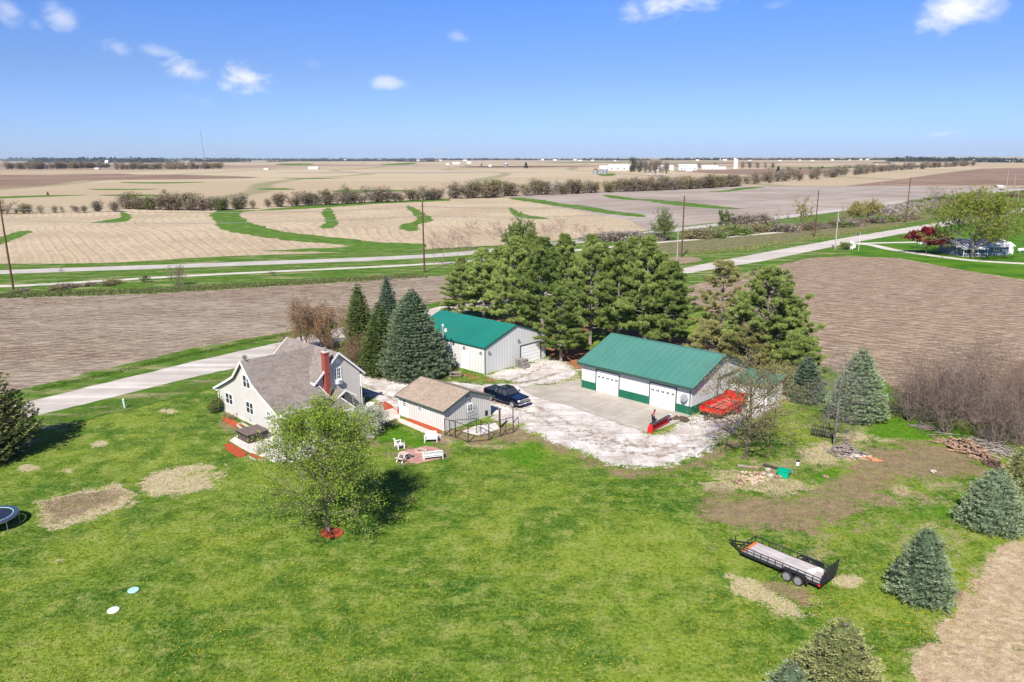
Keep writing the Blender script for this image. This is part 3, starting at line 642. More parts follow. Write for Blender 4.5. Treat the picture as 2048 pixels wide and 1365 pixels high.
def gable_building(root,W,L,he,hr,m_wall,m_roof,oe,og,thick,m_fascia,roof_ribs=0,skipx=(),skipy=(),ribm=None,wallribs=.3,z0=-.05):
    """ridge along y; W along x"""
    k=(hr-he)/(W/2)
    w_=MB(); w_.prism([(0,z0),(W,z0),(W,he),(W/2,hr-.02),(0,he)],'y',0,L)
    wl=w_.build('wall',m_wall,root)
    if ribm:
        rb=MB(); ribs(rb,'x',0,L,0,lambda a:he-.02,0,wallribs,skip=skipx); rb.build('wall_rib',ribm,root); rb=MB(); ribs(rb,'y',0,W,0,lambda a:he+k*min(a,W-a)-.05,0,wallribs,skip=skipy)
        rb.build('wall_rib',ribm,root)
    r=MB(); e=.02
    out=[(-oe,he-k*oe+thick+e),(W/2,hr+thick+e),(W+oe,he-k*oe+thick+e)]; inn=[(a,b-thick) for a,b in out]
    r.strip(out,inn,'y',-og,L+og)
    rf=r.build('roof',m_roof,root)
    if roof_ribs:
        q=MB(); n=int((L+2*og)/roof_ribs)
        for i in range(n+1):
            y=-og+.03+(L+2*og-.06)*i/n
            q.bar((-oe,y,out[0][1]+.012),(W/2,y,out[1][1]+.012),.035,.03); q.bar((W/2,y,out[1][1]+.012),(W+oe,y,out[2][1]+.012),.035,.03)
        q.bar((W/2,-og,hr+thick+.04),(W/2,L+og,hr+thick+.04),.3,.05)
        q.build('roof_rib',m_roof,rf)
    f=MB(); fh=.2
    for y in (-og-.025,L+og+.025):
        for (p0,p1) in ((out[0],out[1]),(out[1],out[2])):
            f.bar((p0[0],y,p0[1]-thick/2-.02),(p1[0],y,p1[1]-thick/2-.02),.05,fh)
    for (x,z) in ((-oe-.027,out[0][1]),(W+oe+.027,out[2][1])): f.box(x-.025,x+.025,-og,L+og,z-thick-.1,z-.01)
    f.build('fascia',m_fascia,rf)
    return wl,rf

# ------------------------------------------------------------------ steel shed behind the driveway
r=thing('steel_shed','ivory steel shed with a smooth green roof and white overhead door in its gable','shed',(-3.59,96.96,0),AZ)
W1,L1=12.15,15.43
gable_building(r,W1,L1,3.58,5.69,m_steel,m_green,.12,.10,.06,m_gtrim,0,skipx=[(3.3,4.5,0,2.4)],skipy=[(6.8,11.05,0,2.6)],ribm=m_rib)
mb=MB(); mb.box(-.05,.04,-.05,.05,0,3.6); mb.build('corner_trim',m_gtrim,r); mb=MB(); mb.box(W1-.05,W1+.05,-.05,.02,0,3.6); mb.build('corner_trim',m_gtrim,r)
mb=MB(); wb(mb,'y',6.75,6.9,0,2.55,0,.06); wb(mb,'y',10.95,11.1,0,2.55,0,.06); wb(mb,'y',6.75,11.1,2.55,2.7,0,.06); fr=mb.build('door_frame',m_gtrim2,r)
mb=MB(); wb(mb,'y',6.9,10.95,0,2.55,0,.02); od=mb.build('overhead_door',m_door,r)
mb=MB(); [wb(mb,'y',6.9,10.95,z-.012,z+.012,0,.026) for z in (.51,1.02,1.53,2.04)]; mb.build('panel_joint',m_grey,od)
mb=MB(); wb(mb,'x',3.34,4.36,.05,2.2,0,.045); ed=mb.build('entry_door',m_door,r)
mb=MB(); wb(mb,'x',4.2,4.28,1.0,1.1,.045,.1); mb.build('handle',m_galv,ed)
mb=MB(); wb(mb,'x',3.24,3.33,0,2.3,0,.06); wb(mb,'x',4.37,4.46,0,2.3,0,.06); wb(mb,'x',3.24,4.46,2.21,2.3,0,.06); mb.build('trim',m_white,ed)
for nm,wall,a,z in (('wall_lamp','x',3.95,3.1),('wall_lamp','y',6.4,3.6),('wall_lamp','x',.7,2.9),('wall_lamp','y',.7,2.95)):
    mb=MB(); wb(mb,wall,a-.12,a+.12,z-.08,z+.08,0,.12); wb(mb,wall,a-.2,a-.08,z-.22,z-.05,.05,.2); wb(mb,wall,a+.08,a+.2,z-.22,z-.05,.05,.2); mb.build(nm,m_grey,r)

# ------------------------------------------------------------------ shop with two doors
r=thing('workshop','white steel workshop with green ribbed roof, green wainscot and two overhead doors','workshop',(19.88,80.12,0),AZ)
W2,L2=12.98,15.52
D1=(9.88,13.2,0,2.73); D2=(2.02,5.42,0,2.70)
gable_building(r,W2,L2,3.37,5.71,m_steelw,m_green2,.42,.42,.10,m_gtrim2,.42,skipx=[D1,D2],skipy=[],ribm=m_rib,wallribs=.3)
for wall,a0,a1 in (('x',0,D2[0]-.13),('x',D2[1]+.13,D1[0]-.13),('x',D1[1]+.13,L2),('y',-.03,W2)):
    mb=MB(); wb(mb,wall,a0,a1,-.03,1.0,0,.036); wn=mb.build('wainscot',m_wains,r)
    mb=MB(); ribs(mb,wall,a0,a1,0,lambda a:1.0,0,.3,t=.055); mb.build('wainscot_rib',m_gtrim,wn) if len(mb.v) else None
for (a0,a1,b0,b1) in (D1,D2):
    mb=MB(); wb(mb,'x',a0,a1,b0,b1,0,.02); od=mb.build('overhead_door',m_door,r)
    mb=MB(); wb(mb,'x',a0-.12,a0,0,b1+.12,0,.07); wb(mb,'x',a1,a1+.12,0,b1+.12,0,.07); wb(mb,'x',a0,a1,b1,b1+.12,0,.07); mb.build('door_frame',m_gtrim2,od)
    for i in range(5):
        c=a0+(a1-a0)*(i+.5)/5; mb=MB(); wb(mb,'x',c-.19,c+.19,1.82,2.08,0,.03); p=mb.build('window',m_glass,od)
        mb=MB(); wb(mb,'x',c-.02,c+.02,1.82,2.08,0,.036); mb.build('glazing_bar',m_white,p)
    mb=MB(); [wb(mb,'x',a0,a1,z-.01,z+.01,0,.024) for z in (.55,1.1,1.65,2.2)]; mb.build('panel_joint',m_steelw,od)
mb=MB(); mb.tube((-.1,.12,0),(-.1,.12,3.2),.05,.05,6); mb.box(-.58,-.46,-.4,L2+.4,3.06,3.2); mb.bar((-.5,.12,3.1),(-.1,.12,2.9),.08); mb.build('gutter',m_gtrim2,r)
mb=MB(); wb(mb,'y',5.6,11.0,3.02,3.2,0,.12); wb(mb,'y',8.35,8.45,.0,3.0,0,.09); wb(mb,'y',5.7,5.8,0,3.,0,.07); mb.build('sliding_door_track',m_gtrim2,r)
dish(r,(-.35,.75,1.5),.55,math.pi+.2,.42,m=m_grey)
mb=MB(); mb.bar((0,.75,1.55),(-.4,.75,1.55),.05); mb.build('dish_bracket',m_galv,r)

r=thing('storage_lean_to','low tan storage lean-to with a green roof at the gable end of the workshop','lean-to',(*(np.array([19.88,80.12])+VV*8.9-UU*4.6),0),AZ)
mb=MB(); mb.prism([(0,-.05),(4.,-.05),(4.,2.75),(0,2.3)],'y',.0,4.45); mb.build('wall',m_steel,r)
mb=MB(); ribs(mb,'x',0,4.45,0,lambda a:2.25,0,.3); mb.build('wall_rib',m_rib,r); mb=MB(); ribs(mb,'y',0,4,0,lambda a:2.3,0,.3,skip=[(1.6,3.4,0,2.2)]); mb.build('wall_rib',m_rib,r)
mb=MB(); mb.strip([(-.35,2.36),(4.35,2.9)],[(-.35,2.28),(4.35,2.82)],'y',-.35,4.5)
rf=mb.build('roof',m_green2,r)
mb=MB(); [mb.bar((-.35,y,2.375),(4.35,y,2.915),.035,.03) for y in np.arange(-.3,4.5,.42)]; mb.build('roof_rib',m_green2,rf)
mb=MB(); wb(mb,'y',1.7,3.3,0,2.1,0,.05); d_=mb.build('door',m_white,r)
mb=MB(); wb(mb,'y',3.1,3.18,1,1.1,.05,.1); mb.build('handle',m_galv,d_)

# ------------------------------------------------------------------ small garage
r=thing('garage','small garage with brown shingles, grey-green fascia and steel walls beside the kennel','garage',(-7.17,75.43,0),AZ)
W3,L3=6.87,7.58
gable_building(r,W3,L3,2.29,3.59,mat('greige_steel_siding',(.62,.60,.57),.5,(.56,.54,.515),.4),m_shing2,.30,.32,.10,m_gtrim2,0,skipx=[(6.1,7.1,0,2.25),(3.4,4.35,1.1,2.1)],skipy=[(3.2,4.2,1.1,2.3)],ribm=mat('greige_rib',(.43,.395,.36),.5),wallribs=.3)
mb=MB(); wb(mb,'x',6.24,7.02,.06,2.12,0,.045); d_=mb.build('door',m_white,r)
mb=MB(); [wb(mb,'x',6.24+.12+i*.19,6.24+.26+i*.19,1.25+j*.25,1.45+j*.25,.045,.052) for i in range(3) for j in range(3)]; mb.build('door_pane',m_glass,d_)
mb=MB(); wb(mb,'x',6.28,6.35,.95,1.05,.045,.1); mb.build('handle',m_galv,d_)
mb=MB(); wb(mb,'x',6.14,6.23,0,2.22,0,.06); wb(mb,'x',7.03,7.12,0,2.22,0,.06); wb(mb,'x',6.14,7.12,2.13,2.22,0,.06); mb.build('trim',m_white,d_)
window(r,'x',3.62,4.15,1.32,1.86,0,2,1,.11); window(r,'y',3.42,4.02,1.32,2.05,0,2,1,.1)
mb=MB(); wb(mb,'y',6.0,6.4,.15,.75,0,.03); mb.build('pet_door',m_black,r)
mb=MB(); wb(mb,'y',3.35,3.65,3.0,3.15,0,.2); wb(mb,'y',3.2,3.4,2.85,3.0,.1,.26); mb.build('wall_lamp',m_grey,r)
mb=MB(); mb.box(-.045,.05,L3-.12,L3+.03,0,2.3); mb.build('corner_trim',m_white,r)
mb=MB(); mb.box(-.03,W3+.02,-.02,L3+.02,-.05,.12); mb.build('foundation',m_conc2,r)

# ------------------------------------------------------------------ farmhouse
HO=np.array([-23.89,73.58])
def HL(x,y): q=HO+VV*x+UU*y; return (float(q[0]),float(q[1]))
r=thing('farmhouse','tan farmhouse with grey shingle roofs, white trim and a tall red brick chimney','house',(*HO,0),AZ)
prof=[(0,2.55),(3.1,3.85),(4.75,4.72),(6.85,6.80),(8.95,4.72),(10.5,3.95),(13.2,2.72)]
mb=MB(); mb.prism([(0,-.3)]+prof+[(13.2,-.3)],'x',0,6.1); mb.build('wall',m_siding,r)
mb=MB(); mb.prism([(6.1,-.1),(11.8,-.1),(11.8,4.25),(8.95,6.8),(6.1,4.25)],'y',2.6,12.8); mb.build('wing_wall',m_siding,r)
mb=MB(); mb.box(-.03,6.13,-.03,13.23,-.35,.28); mb.box(6.08,11.83,2.57,12.83,-.35,.25); mb.build('foundation',m_conc2,r)
def offs(p,t): return [(a,b+t) for a,b in p]
P2=[(-.42,2.42),(0,2.60),(3.1,3.90),(4.75,4.77),(6.85,6.86),(8.95,4.77),(10.5,4.0),(13.2,2.77),(14.0,2.42)]
mb=MB(); mb.strip(offs(P2,.16),offs(P2,.02),'x',-.32,6.28)
# back slope and ridge carried on until they meet the wing
mb.strip([(4.75,4.93),(6.85,7.02),(8.95,4.93)],[(4.75,4.79),(6.85,6.88),(8.95,4.79)],'x',6.28,7.0)
rf=mb.build('roof',m_shing,r)
mb=MB(); v=[(6.28,4.9,5.08),(6.28,6.85,7.02),(8.95,6.85,7.0)]; 
mb.add([(6.2,4.75,4.90),(6.2,6.85,7.018),(8.95,6.85,7.018),(8.95,6.80,6.9),(6.6,4.75,4.85)],[(0,4,3,2,1)]); mb.build('roof_valley',m_shing,rf)
k=(6.86-4.25)/2.85
mb=MB(); mb.strip([(5.72,3.90+.18),(8.95,7.04),(12.25,3.86+.16)],[(5.72,3.90+.04),(8.95,6.88),(12.25,3.86+.02)],'y',2.22,13.15); rf2=mb.build('wing_roof',m_shing,r)
mb=MB()
for y in (2.19,13.18):
    mb.bar((5.66,y,3.99),(8.95,y,6.97),.06,.2); mb.bar((8.95,y,6.97),(12.32,y,3.93),.06,.2)
mb.box(12.24,12.3,2.2,13.15,3.82,4.02); mb.box(5.67,5.73,2.2,4.1,3.84,4.1)
mb.box(12.3,12.42,2.2,13.15,3.84,3.98); mb.build('fascia',m_white,rf2)
mb=MB()
for x in (-.355,6.31):
    for i in range(len(P2)-1):
        a,b=P2[i],P2[i+1]
        if x>0 and i>0: continue
        if x>0: b=(2.5,3.62)
        mb.bar((x,a[0],a[1]+.07),(x,b[0],b[1]+.07),.06,.22)
mb.box(-.3,6.28,-.5,-.42,2.36,2.58); mb.box(-.3,6.28,14.0,14.1,2.36,2.58); mb.build('fascia',m_white,rf)
mb=MB(); mb.box(-.30,0,-.38,0,2.36,2.42); mb.box(-.30,0,13.2,13.95,2.36,2.42); mb.build('soffit',m_white,rf)
mb=MB(); mb.tube((-.1,13.35,0),(-.1,13.35,2.4),.05,.05,6); mb.bar((-.1,13.35,2.4),(-.1,13.9,2.5),.08); mb.tube((11.9,2.5,.1),(11.9,2.5,3.8),.05,.05,6); mb.build('downspout',m_white,r)
# low porch roof along the front
mb=MB(); mb.strip([(-2.62,2.12),(-.12,2.62)],[(-2.62,2.0),(-.12,2.5)],'x',.02,7.4); pr=mb.build('porch_roof',m_shing,r)
mb=MB(); mb.box(.02,7.4,-2.70,-2.62,1.94,2.14); mb.bar((-.02,-2.66,2.05),(-.02,-.1,2.56),.06,.2); mb.bar((7.44,-2.66,2.05),(7.44,-.1,2.56),.06,.2)
mb.box(0,5.,-.3,-.42,2.60,2.68); mb.build('fascia',m_white,pr)
mb=MB(); [mb.box(x-.06,x+.06,-2.5,-2.38,0,2.0) for x in (.25,2.6,5.0,7.2)]; mb.build('porch_post',m_white,r)
mb=MB(); wb(mb,'y',2.2,3.1,.2,2.2,0,.05); mb.build('door',m_white,r); 
window(r,'y',.9,1.8,.9,2.0,0,2,2); window(r,'y',4.,5.2,.9,2.0,0,2,2)
window(r,'x',10.08,11.66,1.26,2.42,0,2,2); window(r,'x',5.38,6.88,1.22,2.46,0,2,2); window(r,'x',5.66,7.12,4.10,5.38,0,2,2); window(r,'x',1.74,2.34,1.42,2.38,0,2,2)
wf=window(r,'y',8.52,9.25,3.5,5.12,2.6,3,4,.12)
mb=MB(); mb.box(8.55,9.22,2.2,2.62,3.42,3.9); ac=mb.build('window_air_conditioner',m_white,r)
mb=MB(); mb.box(8.8,9.15,2.18,2.2,3.5,3.78); mb.build('grille',m_grey,ac)
mb=MB(); wb(mb,'y',8.72,9.18,5.75,6.25,0,.05,2.6); mb.build('gable_vent',m_white,r)
# chimney
mb=MB(); mb.box(7.0,7.56,2.04,2.62,-.1,4.9); mb.box(6.97,7.59,2.01,2.65,4.9,7.2); mb.box(6.91,7.65,1.95,2.71,7.2,7.36); ch=mb.build('chimney',m_brick,r)
mb=MB(); mb.box(6.94,7.62,1.98,2.68,7.36,7.44); mb.build('crown',m_conc2,ch)
mb=MB(); mb.tube((7.28,2.3,7.44),(7.28,2.3,7.82),.12,.12,10); mb.tube((7.28,2.3,7.86),(7.28,2.3,7.93),.2,.12,10); mb.tube((7.28,2.3,7.8),(7.28,2.3,7.88),.13,.13,10); mb.build('flue',m_galv,ch)
# gabled entry
mb=MB(); mb.strip([(7.35,2.14),(8.72,3.0),(10.05,2.14)],[(7.35,2.04),(8.72,2.9),(10.05,2.04)],'y',.9,2.6); er=mb.build('entry_roof',m_shing,r)
mb=MB(); mb.bar((7.3,.87,2.08),(8.72,.87,2.96),.06,.18); mb.bar((8.72,.87,2.96),(10.1,.87,2.08),.06,.18); mb.build('fascia',m_white,er)
mb=MB(); mb.prism([(7.55,-.1),(9.85,-.1),(9.85,2.15),(8.72,2.9),(7.55,2.15)],'y',1.9,2.6); mb.build('entry_wall',m_siding,r)
mb=MB(); wb(mb,'y',8.3,9.15,.15,2.1,0,.04,1.9); ed=mb.build('entry_door',m_black,r); mb=MB(); wb(mb,'y',8.35,8.42,1,1.1,.04,.09,1.9); mb.build('handle',m_galv,ed)
mb=MB(); mb.box(7.6,7.72,1.0,1.12,0,2.1); mb.box(9.7,9.82,1.0,1.12,0,2.1); mb.build('entry_post',m_grey,r)
dish(r,(.25,6.85,6.85),.5,-2.0,.26,m=m_dish)
dish(r,(1.7,-1.6,2.25),.5,-1.2,.42,m=m_black)
dish(r,(5.6,-.9,2.4),.5,-1.2,.36,m=m_black)
dish(r,(12.1,2.9,3.95),.5,-1.2,.36,m=m_black)
mb=MB(); mb.tube((-.02,6.2,.35),(-.12,6.2,.35),.04,.04,6); mb.tube((-.1,6.2,.35),(-.1,6.2,.7),.03,.03,6); mb.box(-.08,-.02,9.2,9.5,.3,.5); mb.build('wall_pipe',m_grey,r)
r_house=r
o=thing('condenser_unit','round grey air conditioner condenser in the shade of the farmhouse wing','air conditioner',(*HL(12.3,3.2),0),AZ)
mb=MB(); mb.tube((0,0,.05),(0,0,.85),.38,.38,16); mb.build('casing',m_grey,o); mb=MB(); [mb.tube((0,0,.86),(0,0,.88),q,q,16) for q in (.36,)]; [mb.bar((0,0,.89),(.36*math.cos(i*1.05),.36*math.sin(i*1.05),.89),.02) for i in range(6)]; mb.build('fan_guard',m_black,o)

# ------------------------------------------------------------------ round the house
def flat(name,pts,z0,z1,m,label=None,cat=None,kind=None,loc=True,group=None):
    P=[G(*p) for p in pts]; c=np.mean(P,0); a=sum(P[i][0]*P[(i+1)%len(P)][1]-P[(i+1)%len(P)][0]*P[i][1] for i in range(len(P)))
    mb=MB(); mb.prism([(p[0]-c[0],p[1]-c[1]) for p in P],'z',z0,z1); o=mb.build(name,m); o.location=(c[0],c[1],0); return tagp(o,label,cat,group,kind)
patio=flat('patio_slab',[(459,883),(476,872),(500,860),(545,871),(561,877),(720,838),(752,858),(738,872),(660,900),(600,925),(548,925),(498,905)],0,.1,m_conc2,kind='structure')
flat('walkway',[(728,842),(756,826),(786,818),(800,830),(800,838),(870,866),(884,872),(880,880),(866,874),(798,845),(792,838),(760,850),(742,848)],0,.09,mat('walk_concrete',(.62,.55,.48),.9,(.50,.43,.37),1.5,bump=.01),kind='structure')
for i,(pts,lab) in enumerate([([(449,890),(462,887),(494,907),(492,913),(477,916),(452,900)],'red mulch bed with green shoots at the patio corner beside the hot tub'),
   ([(500,910),(515,899),(530,900),(543,912),(538,920),(512,921),(502,916)],'red mulch bed with a bare shrub below the patio slab'),
   ([(444,838),(455,833),(478,848),(485,852),(474,857),(455,848)],'red mulch bed under the farmhouse side wall windows'),
   ([(760,806),(770,804),(784,812),(790,820),(782,824),(765,823),(756,818)],'round red mulch bed at the farmhouse end of the walkway'),
   ([(812,840),(826,836),(883,862),(876,868),(866,866)],'long red mulch bed along the garage wall'),
   ([(640,1066),(652,1056),(672,1056),(688,1064),(682,1074),(660,1078),(645,1074)],'red mulch ring around the foot of the green yard tree')]):
    flat('mulch_bed',pts,0,.07,m_mulch,lab,'flower bed')
flat('mulch_bed',[(765,832),(780,828),(785,835),(768,842),(755,842)],0,.06,m_dmulch,'dark mulch bed behind the garden lantern on the walkway','flower bed')
flat('mulch_bed',[(700,868),(716,866),(724,874),(718,882),(702,878)],0,.10,m_dmulch,'dark mulch ring edged with pale stones between house and chairs','flower bed')
def pebbles(name,pts,lab,r=.14,seed=0,closed=False,step=.3,cat='stone edging'):
    rg=random.Random(seed); P=[G(*p) for p in pts]; c=P[0]; mb=MB()
    for a,b in zip(P[:-1],P[1:]):
        L=math.hypot(b[0]-a[0],b[1]-a[1]); n=max(1,int(L/step))
        for i in range(n):
            t=i/n; mb.blob((a[0]+(b[0]-a[0])*t-c[0]+rg.uniform(-.05,.05),a[1]+(b[1]-a[1])*t-c[1]+rg.uniform(-.05,.05),.06),r*rg.uniform(.7,1.2),rg.random(),6,4,.25,(1,1,.8))
    o=mb.build(name,m_stone); o.location=(*c,0); return tagp(o,lab,cat)
pebbles('stone_edging',[(500,916),(512,922),(538,921),(545,912)],'pale stone edging of the mulch bed below the patio slab')
pebbles('stone_edging',[(696,872),(700,880),(718,884),(728,874)],'pale stone edging of the dark mulch ring in the lawn',seed=3)
pebbles('stone_edging',[(756,818),(765,825),(782,826),(792,820)],'pale stone edging of the round mulch bed by the walkway',seed=5)
mb=MB(); 
P=[G(*p) for p in [(474,853),(484,849),(500,858),(490,864)]]; c=P[0]
for i in range(4): mb.bar((P[i][0]-c[0],P[i][1]-c[1],.12),(P[(i+1)%4][0]-c[0],P[(i+1)%4][1]-c[1],.12),.1,.24)
o=mb.build('raised_planter',m_timber); o.location=(*c,0); tagp(o,'small square timber planter under the farmhouse side wall','planter')
# hot tub
o=thing('hot_tub','square hot tub with a brown folding cover on the patio','hot tub',(*((np.array(G(476,876.6,.1))+np.array(G(536.5,878.6,.1)))/2),.1),AZ)
mb=MB(); mb.box(-1.1,1.1,-1.1,1.1,0,.85); mb.build('cabinet',m_tub2,o,bevel=.05)
for y0,y1 in ((-1.17,-.01),(.01,1.17)):
    mb=MB(); mb.box(-1.17,1.17,y0,y1,.85,1.0); cv=mb.build('cover',m_tub,o,bevel=.03)
mb=MB(); mb.box(-1.19,-1.17,-1.17,1.17,.72,.9); mb.box(-1.17,1.17,-1.19,-1.17,.72,.9); mb.bar((-1.0,-1.2,.2),(-.1,-1.2,.95),.05); mb.bar((-.2,-1.2,.95),(-.2,1.1,1.02),.04,.03); mb.build('cover_strap',m_black,o)
# air conditioner done; lantern, pail, ring, marker
o=thing('garden_lantern','small dark garden lantern on a pale base at the walkway edge','lantern',(*G(760,840),0))
mb=MB(); mb.box(-.14,.14,-.14,.14,0,.3); mb.build('base',m_stone,o); mb=MB(); mb.box(-.12,.12,-.12,.12,.32,.62); mb.prism([(-.2,.62),(.2,.62),(0,.8)],'y',-.2,.2); mb.build('lamp_head',m_grey,o)
o=thing('gas_cylinder','slim red cylinder standing by the garage door','cylinder',(*G(797.5,829),0))
mb=MB(); mb.tube((0,0,0),(0,0,.72),.13,.13,10); mb.build('body',m_red,o); mb=MB(); mb.tube((0,0,.72),(0,0,.84),.05,.04,8); mb.build('valve',m_black,o)
mb=MB()
for i in range(16):
    a,b=2*math.pi*i/16,2*math.pi*(i+1)/16; mb.bar((.42*math.cos(a),.42*math.sin(a),.14),(.42*math.cos(b),.42*math.sin(b),.14),.12,.26)
o=mb.build('planter_ring',m_white); o.location=(*G(741,811),0); tagp(o,'white round planter ring beside the farmhouse wing','planter')
# fire pit place
pav=flat('brick_patio',[(797,905),(830,898),(850,893),(874,896),(888,906),(880,918),(835,928),(822,926),(806,916)],0,.05,mat('pink_paver_brick',(.48,.27,.22),.9,(.36,.20,.165),1.5,bump=.01,
   extra=lambda t,P,c:t.mix(t.math('MULTIPLY',t.math('MAXIMUM',t.ramp(wave(t,P,-AZ,.62),.985,1.),t.ramp(wave(t,P,math.pi/2-AZ,.62),.985,1.)),.75),c,(.13,.08,.065))),kind='structure')
o=thing('fire_ring','small fire ring of loose bricks in the middle of the brick patio','fire pit',(*G(842,904),.05)); mb=MB()
for i in range(11):
    a=i*.571; mb.box(.48*math.cos(a)-.13,.48*math.cos(a)+.13,.42*math.sin(a)-.09,.42*math.sin(a)+.09,0,.16+.05*(i%3==0))
mb.build('brick',mat('pale_fire_brick',(.50,.36,.29),.9),o); mb=MB(); mb.disc((0,0,0),.36,.03); mb.build('ash',m_dmulch,o)
def lawn_chair(loc,rz,lab,w=.62,nback=1):
    o=thing('garden_bench' if nback>1 else 'garden_chair',lab,'bench' if nback>1 else 'chair',(*loc,0),rz)
    mb=MB(); [mb.box(-w/2,w/2,y,y+.085,.36-.01*i,.385-.01*i) for i,y in enumerate(np.arange(-.28,.26,.1))]; mb.build('seat',m_white,o)
    mb=MB(); n=int(w/.1)
    for i in range(n):
        x=-w/2+(i+.5)*w/n; mb.bar((x,.26,.32),(x,.46,.98+.04*math.sin(math.pi*(i+.5)/n)*(nback==1)),w/n*.86,.025)
    mb.bar((-w/2,.34,.5),(w/2,.34,.5),.08,.03); mb.bar((-w/2,.45,.9),(w/2,.45,.9),.08,.03)
    mb.build('backrest',m_white,o)
    for s in (-1,1):
        mb=MB(); x=s*(w/2+.06); mb.box(x-.08,x+.08,-.38,.38,.60,.625); mb.build('armrest',m_white,o)
        for y in (-.32,.3): mb=MB(); mb.box(x-.03,x+.03,y-.05,y+.05,0,.6); mb.build('leg',m_white,o)
    return o
lawn_chair(G(799,896),R(118),'white slatted lawn chair left of the brick patio, nearest the farmhouse',.9)
lawn_chair(G(862,884),R(4),'white slatted lawn chair between the brick patio and the garage',1.1)
lawn_chair(G(866,918),R(196),'white slatted two-seat garden bench on the near edge of the brick patio',1.7,2)
def picnic(loc,rz,lab,m,L=1.5,legm=None):
    o=thing('picnic_table',lab,'table',(*loc,0),rz); 
    mb=MB(); [mb.box(-L/2,L/2,y,y+.13,.70,.74) for y in np.arange(-.38,.3,.15)]; mb.build('tabletop',m,o)
    for s in (-1,1): mb=MB(); mb.box(-L/2,L/2,s*.72-.13,s*.72+.13,.42,.46); mb.build('bench_seat',m,o)
    mb=MB()
    for x in (-L*.36,L*.36): mb.bar((x,-.75,0),(x,-.22,.7),.08,.05); mb.bar((x,.75,0),(x,.22,.7),.08,.05); mb.bar((x,-.8,.40),(x,.8,.40),.05,.08)
    mb.build('trestle',legm or m,o); return o
picnic(G(910,755),R(8),'grey weathered picnic table beside the big blue spruce and the steel shed',m_wood,1.7)
picnic(G(808,921),R(150),'small pale wooden picnic table at the left end of the brick patio',mat('pale_tabletop',(.58,.47,.38),.8),.9,m_white)
# trampoline at the frame edge
o=thing('trampoline','round trampoline with a dark blue mat cut by the left edge','trampoline',(*G(-14,1054),0)); rt=1.85
mb=MB(); mb.disc((0,0,.86),rt-.4,.02,36); mb.build('mat',mat('navy_mesh_mat',(.018,.028,.06),.6),o)
mb=MB()
for i in range(36):
    a,b=2*math.pi*i/36,2*math.pi*(i+1)/36
    q=[(r_*math.cos(t),r_*math.sin(t)) for r_,t in ((rt-.34,a),(rt,a),(rt,b),(rt-.34,b))]; mb.prism(q,'z',.885,.93)
mb.build('safety_pad',mat('blue_grey_pad',(.045,.075,.15),.55),o)
mb=MB()
for i in range(36):
    a,b=2*math.pi*i/36,2*math.pi*(i+1)/36
    for rr in (rt-.37,): mb.bar((rr*math.cos(a),rr*math.sin(a),.94),(rr*math.cos(b),rr*math.sin(b),.94),.05,.03)
mb.build('pad_piping',m_aqua,o)
mb=MB()
for i in range(36):
    a,b=2*math.pi*i/36,2*math.pi*(i+1)/36; mb.bar((rt*math.cos(a),rt*math.sin(a),.85),(rt*math.cos(b),rt*math.sin(b),.85),.05)
mb.build('rim',m_galv,o)
for i in range(8):
    a=i*math.pi/4+.35; mb=MB(); mb.tube((rt*math.cos(a),rt*math.sin(a),0),(rt*math.cos(a),rt*math.sin(a),.86),.022,.022,6); mb.build('leg',m_galv,o)
# septic lids
for (px,py,mm,lab) in ((267,1182,m_aqua,'pale aqua septic tank lid flush in the lawn'),(227,1222,m_white,'white septic tank lid flush in the lawn')):
    o=thing('septic_lid',lab,'septic lid',(*G(px,py),0)); mb=MB(); mb.disc((0,0,0),.36,.09,22); mb.build('lid',mm,o,bevel=.02)
    mb=MB(); [mb.bar((.1*math.cos(i*1.05),.1*math.sin(i*1.05),.1),(.31*math.cos(i*1.05),.31*math.sin(i*1.05),.1),.03,.03) for i in range(6)]; mb.build('rib',mm,o)
o=thing('marker_post','short pale green utility marker post in the road verge','marker post',(*G(250,817),0)); mb=MB(); mb.tube((0,0,0),(-.08,0,1.05),.11,.11,8); mb.build('tube',mat('pale_mint_plastic',(.50,.66,.60),.5),o); mb=MB(); mb.tube((-.08,0,1.05),(-.085,0,1.15),.12,.09,8); mb.build('cap',m_white,o)

# ------------------------------------------------------------------ kennel frame
o=thing('kennel_frame','open black kennel frame of posts and rails at the garage gable','kennel',(*G(890,882),0))
o0=np.array(G(890,882))
KP=[(890,870),(911,876),(936.5,885),(978,881),(1001,873),(1026.4,866),(1026,846)]
KW=[np.array(G(*p))-o0 for p in KP]
c1=np.array([-7.17,75.43])-o0+VV*.3-UU*.1; 
loop=KW
for p in loop: mb=MB(); mb.box(p[0]-.05,p[0]+.05,p[1]-.05,p[1]+.05,0,1.78); mb.build('post',m_black,o)
for a,b in zip(loop[:-1],loop[1:]):
    mb=MB(); mb.bar((a[0],a[1],1.75),(b[0],b[1],1.75),.05); mb.build('rail',m_black,o); mb=MB(); mb.bar((a[0],a[1],.08),(b[0],b[1],.08),.04); mb.build('rail',m_black,o)
mid=[np.array(G(*p))-o0 for p in [(900,873),(953,868),(962,874),(1012,868)]]
for p in mid: mb=MB(); mb.box(p[0]-.035,p[0]+.035,p[1]-.035,p[1]+.035,0,1.7); mb.build('post',m_black,o)
mb=MB(); mb.bar((*mid[0],1.7),(*mid[1],1.7),.05); mb.bar((*mid[1],1.7),(*KW[3],1.75),.05); mb.bar((*mid[1],.9),(*KW[3],.9),.04); mb.bar((*mid[2],1.6),(*KW[4],.2),.035); mb.bar((*mid[0],.1),(*mid[1],1.6),.035); mb.build('brace',m_black,o)
flat('kennel_slab',[(925,864),(955,852),(990,846),(1000,858),(960,872)],0,.08,m_conc2,kind='structure')
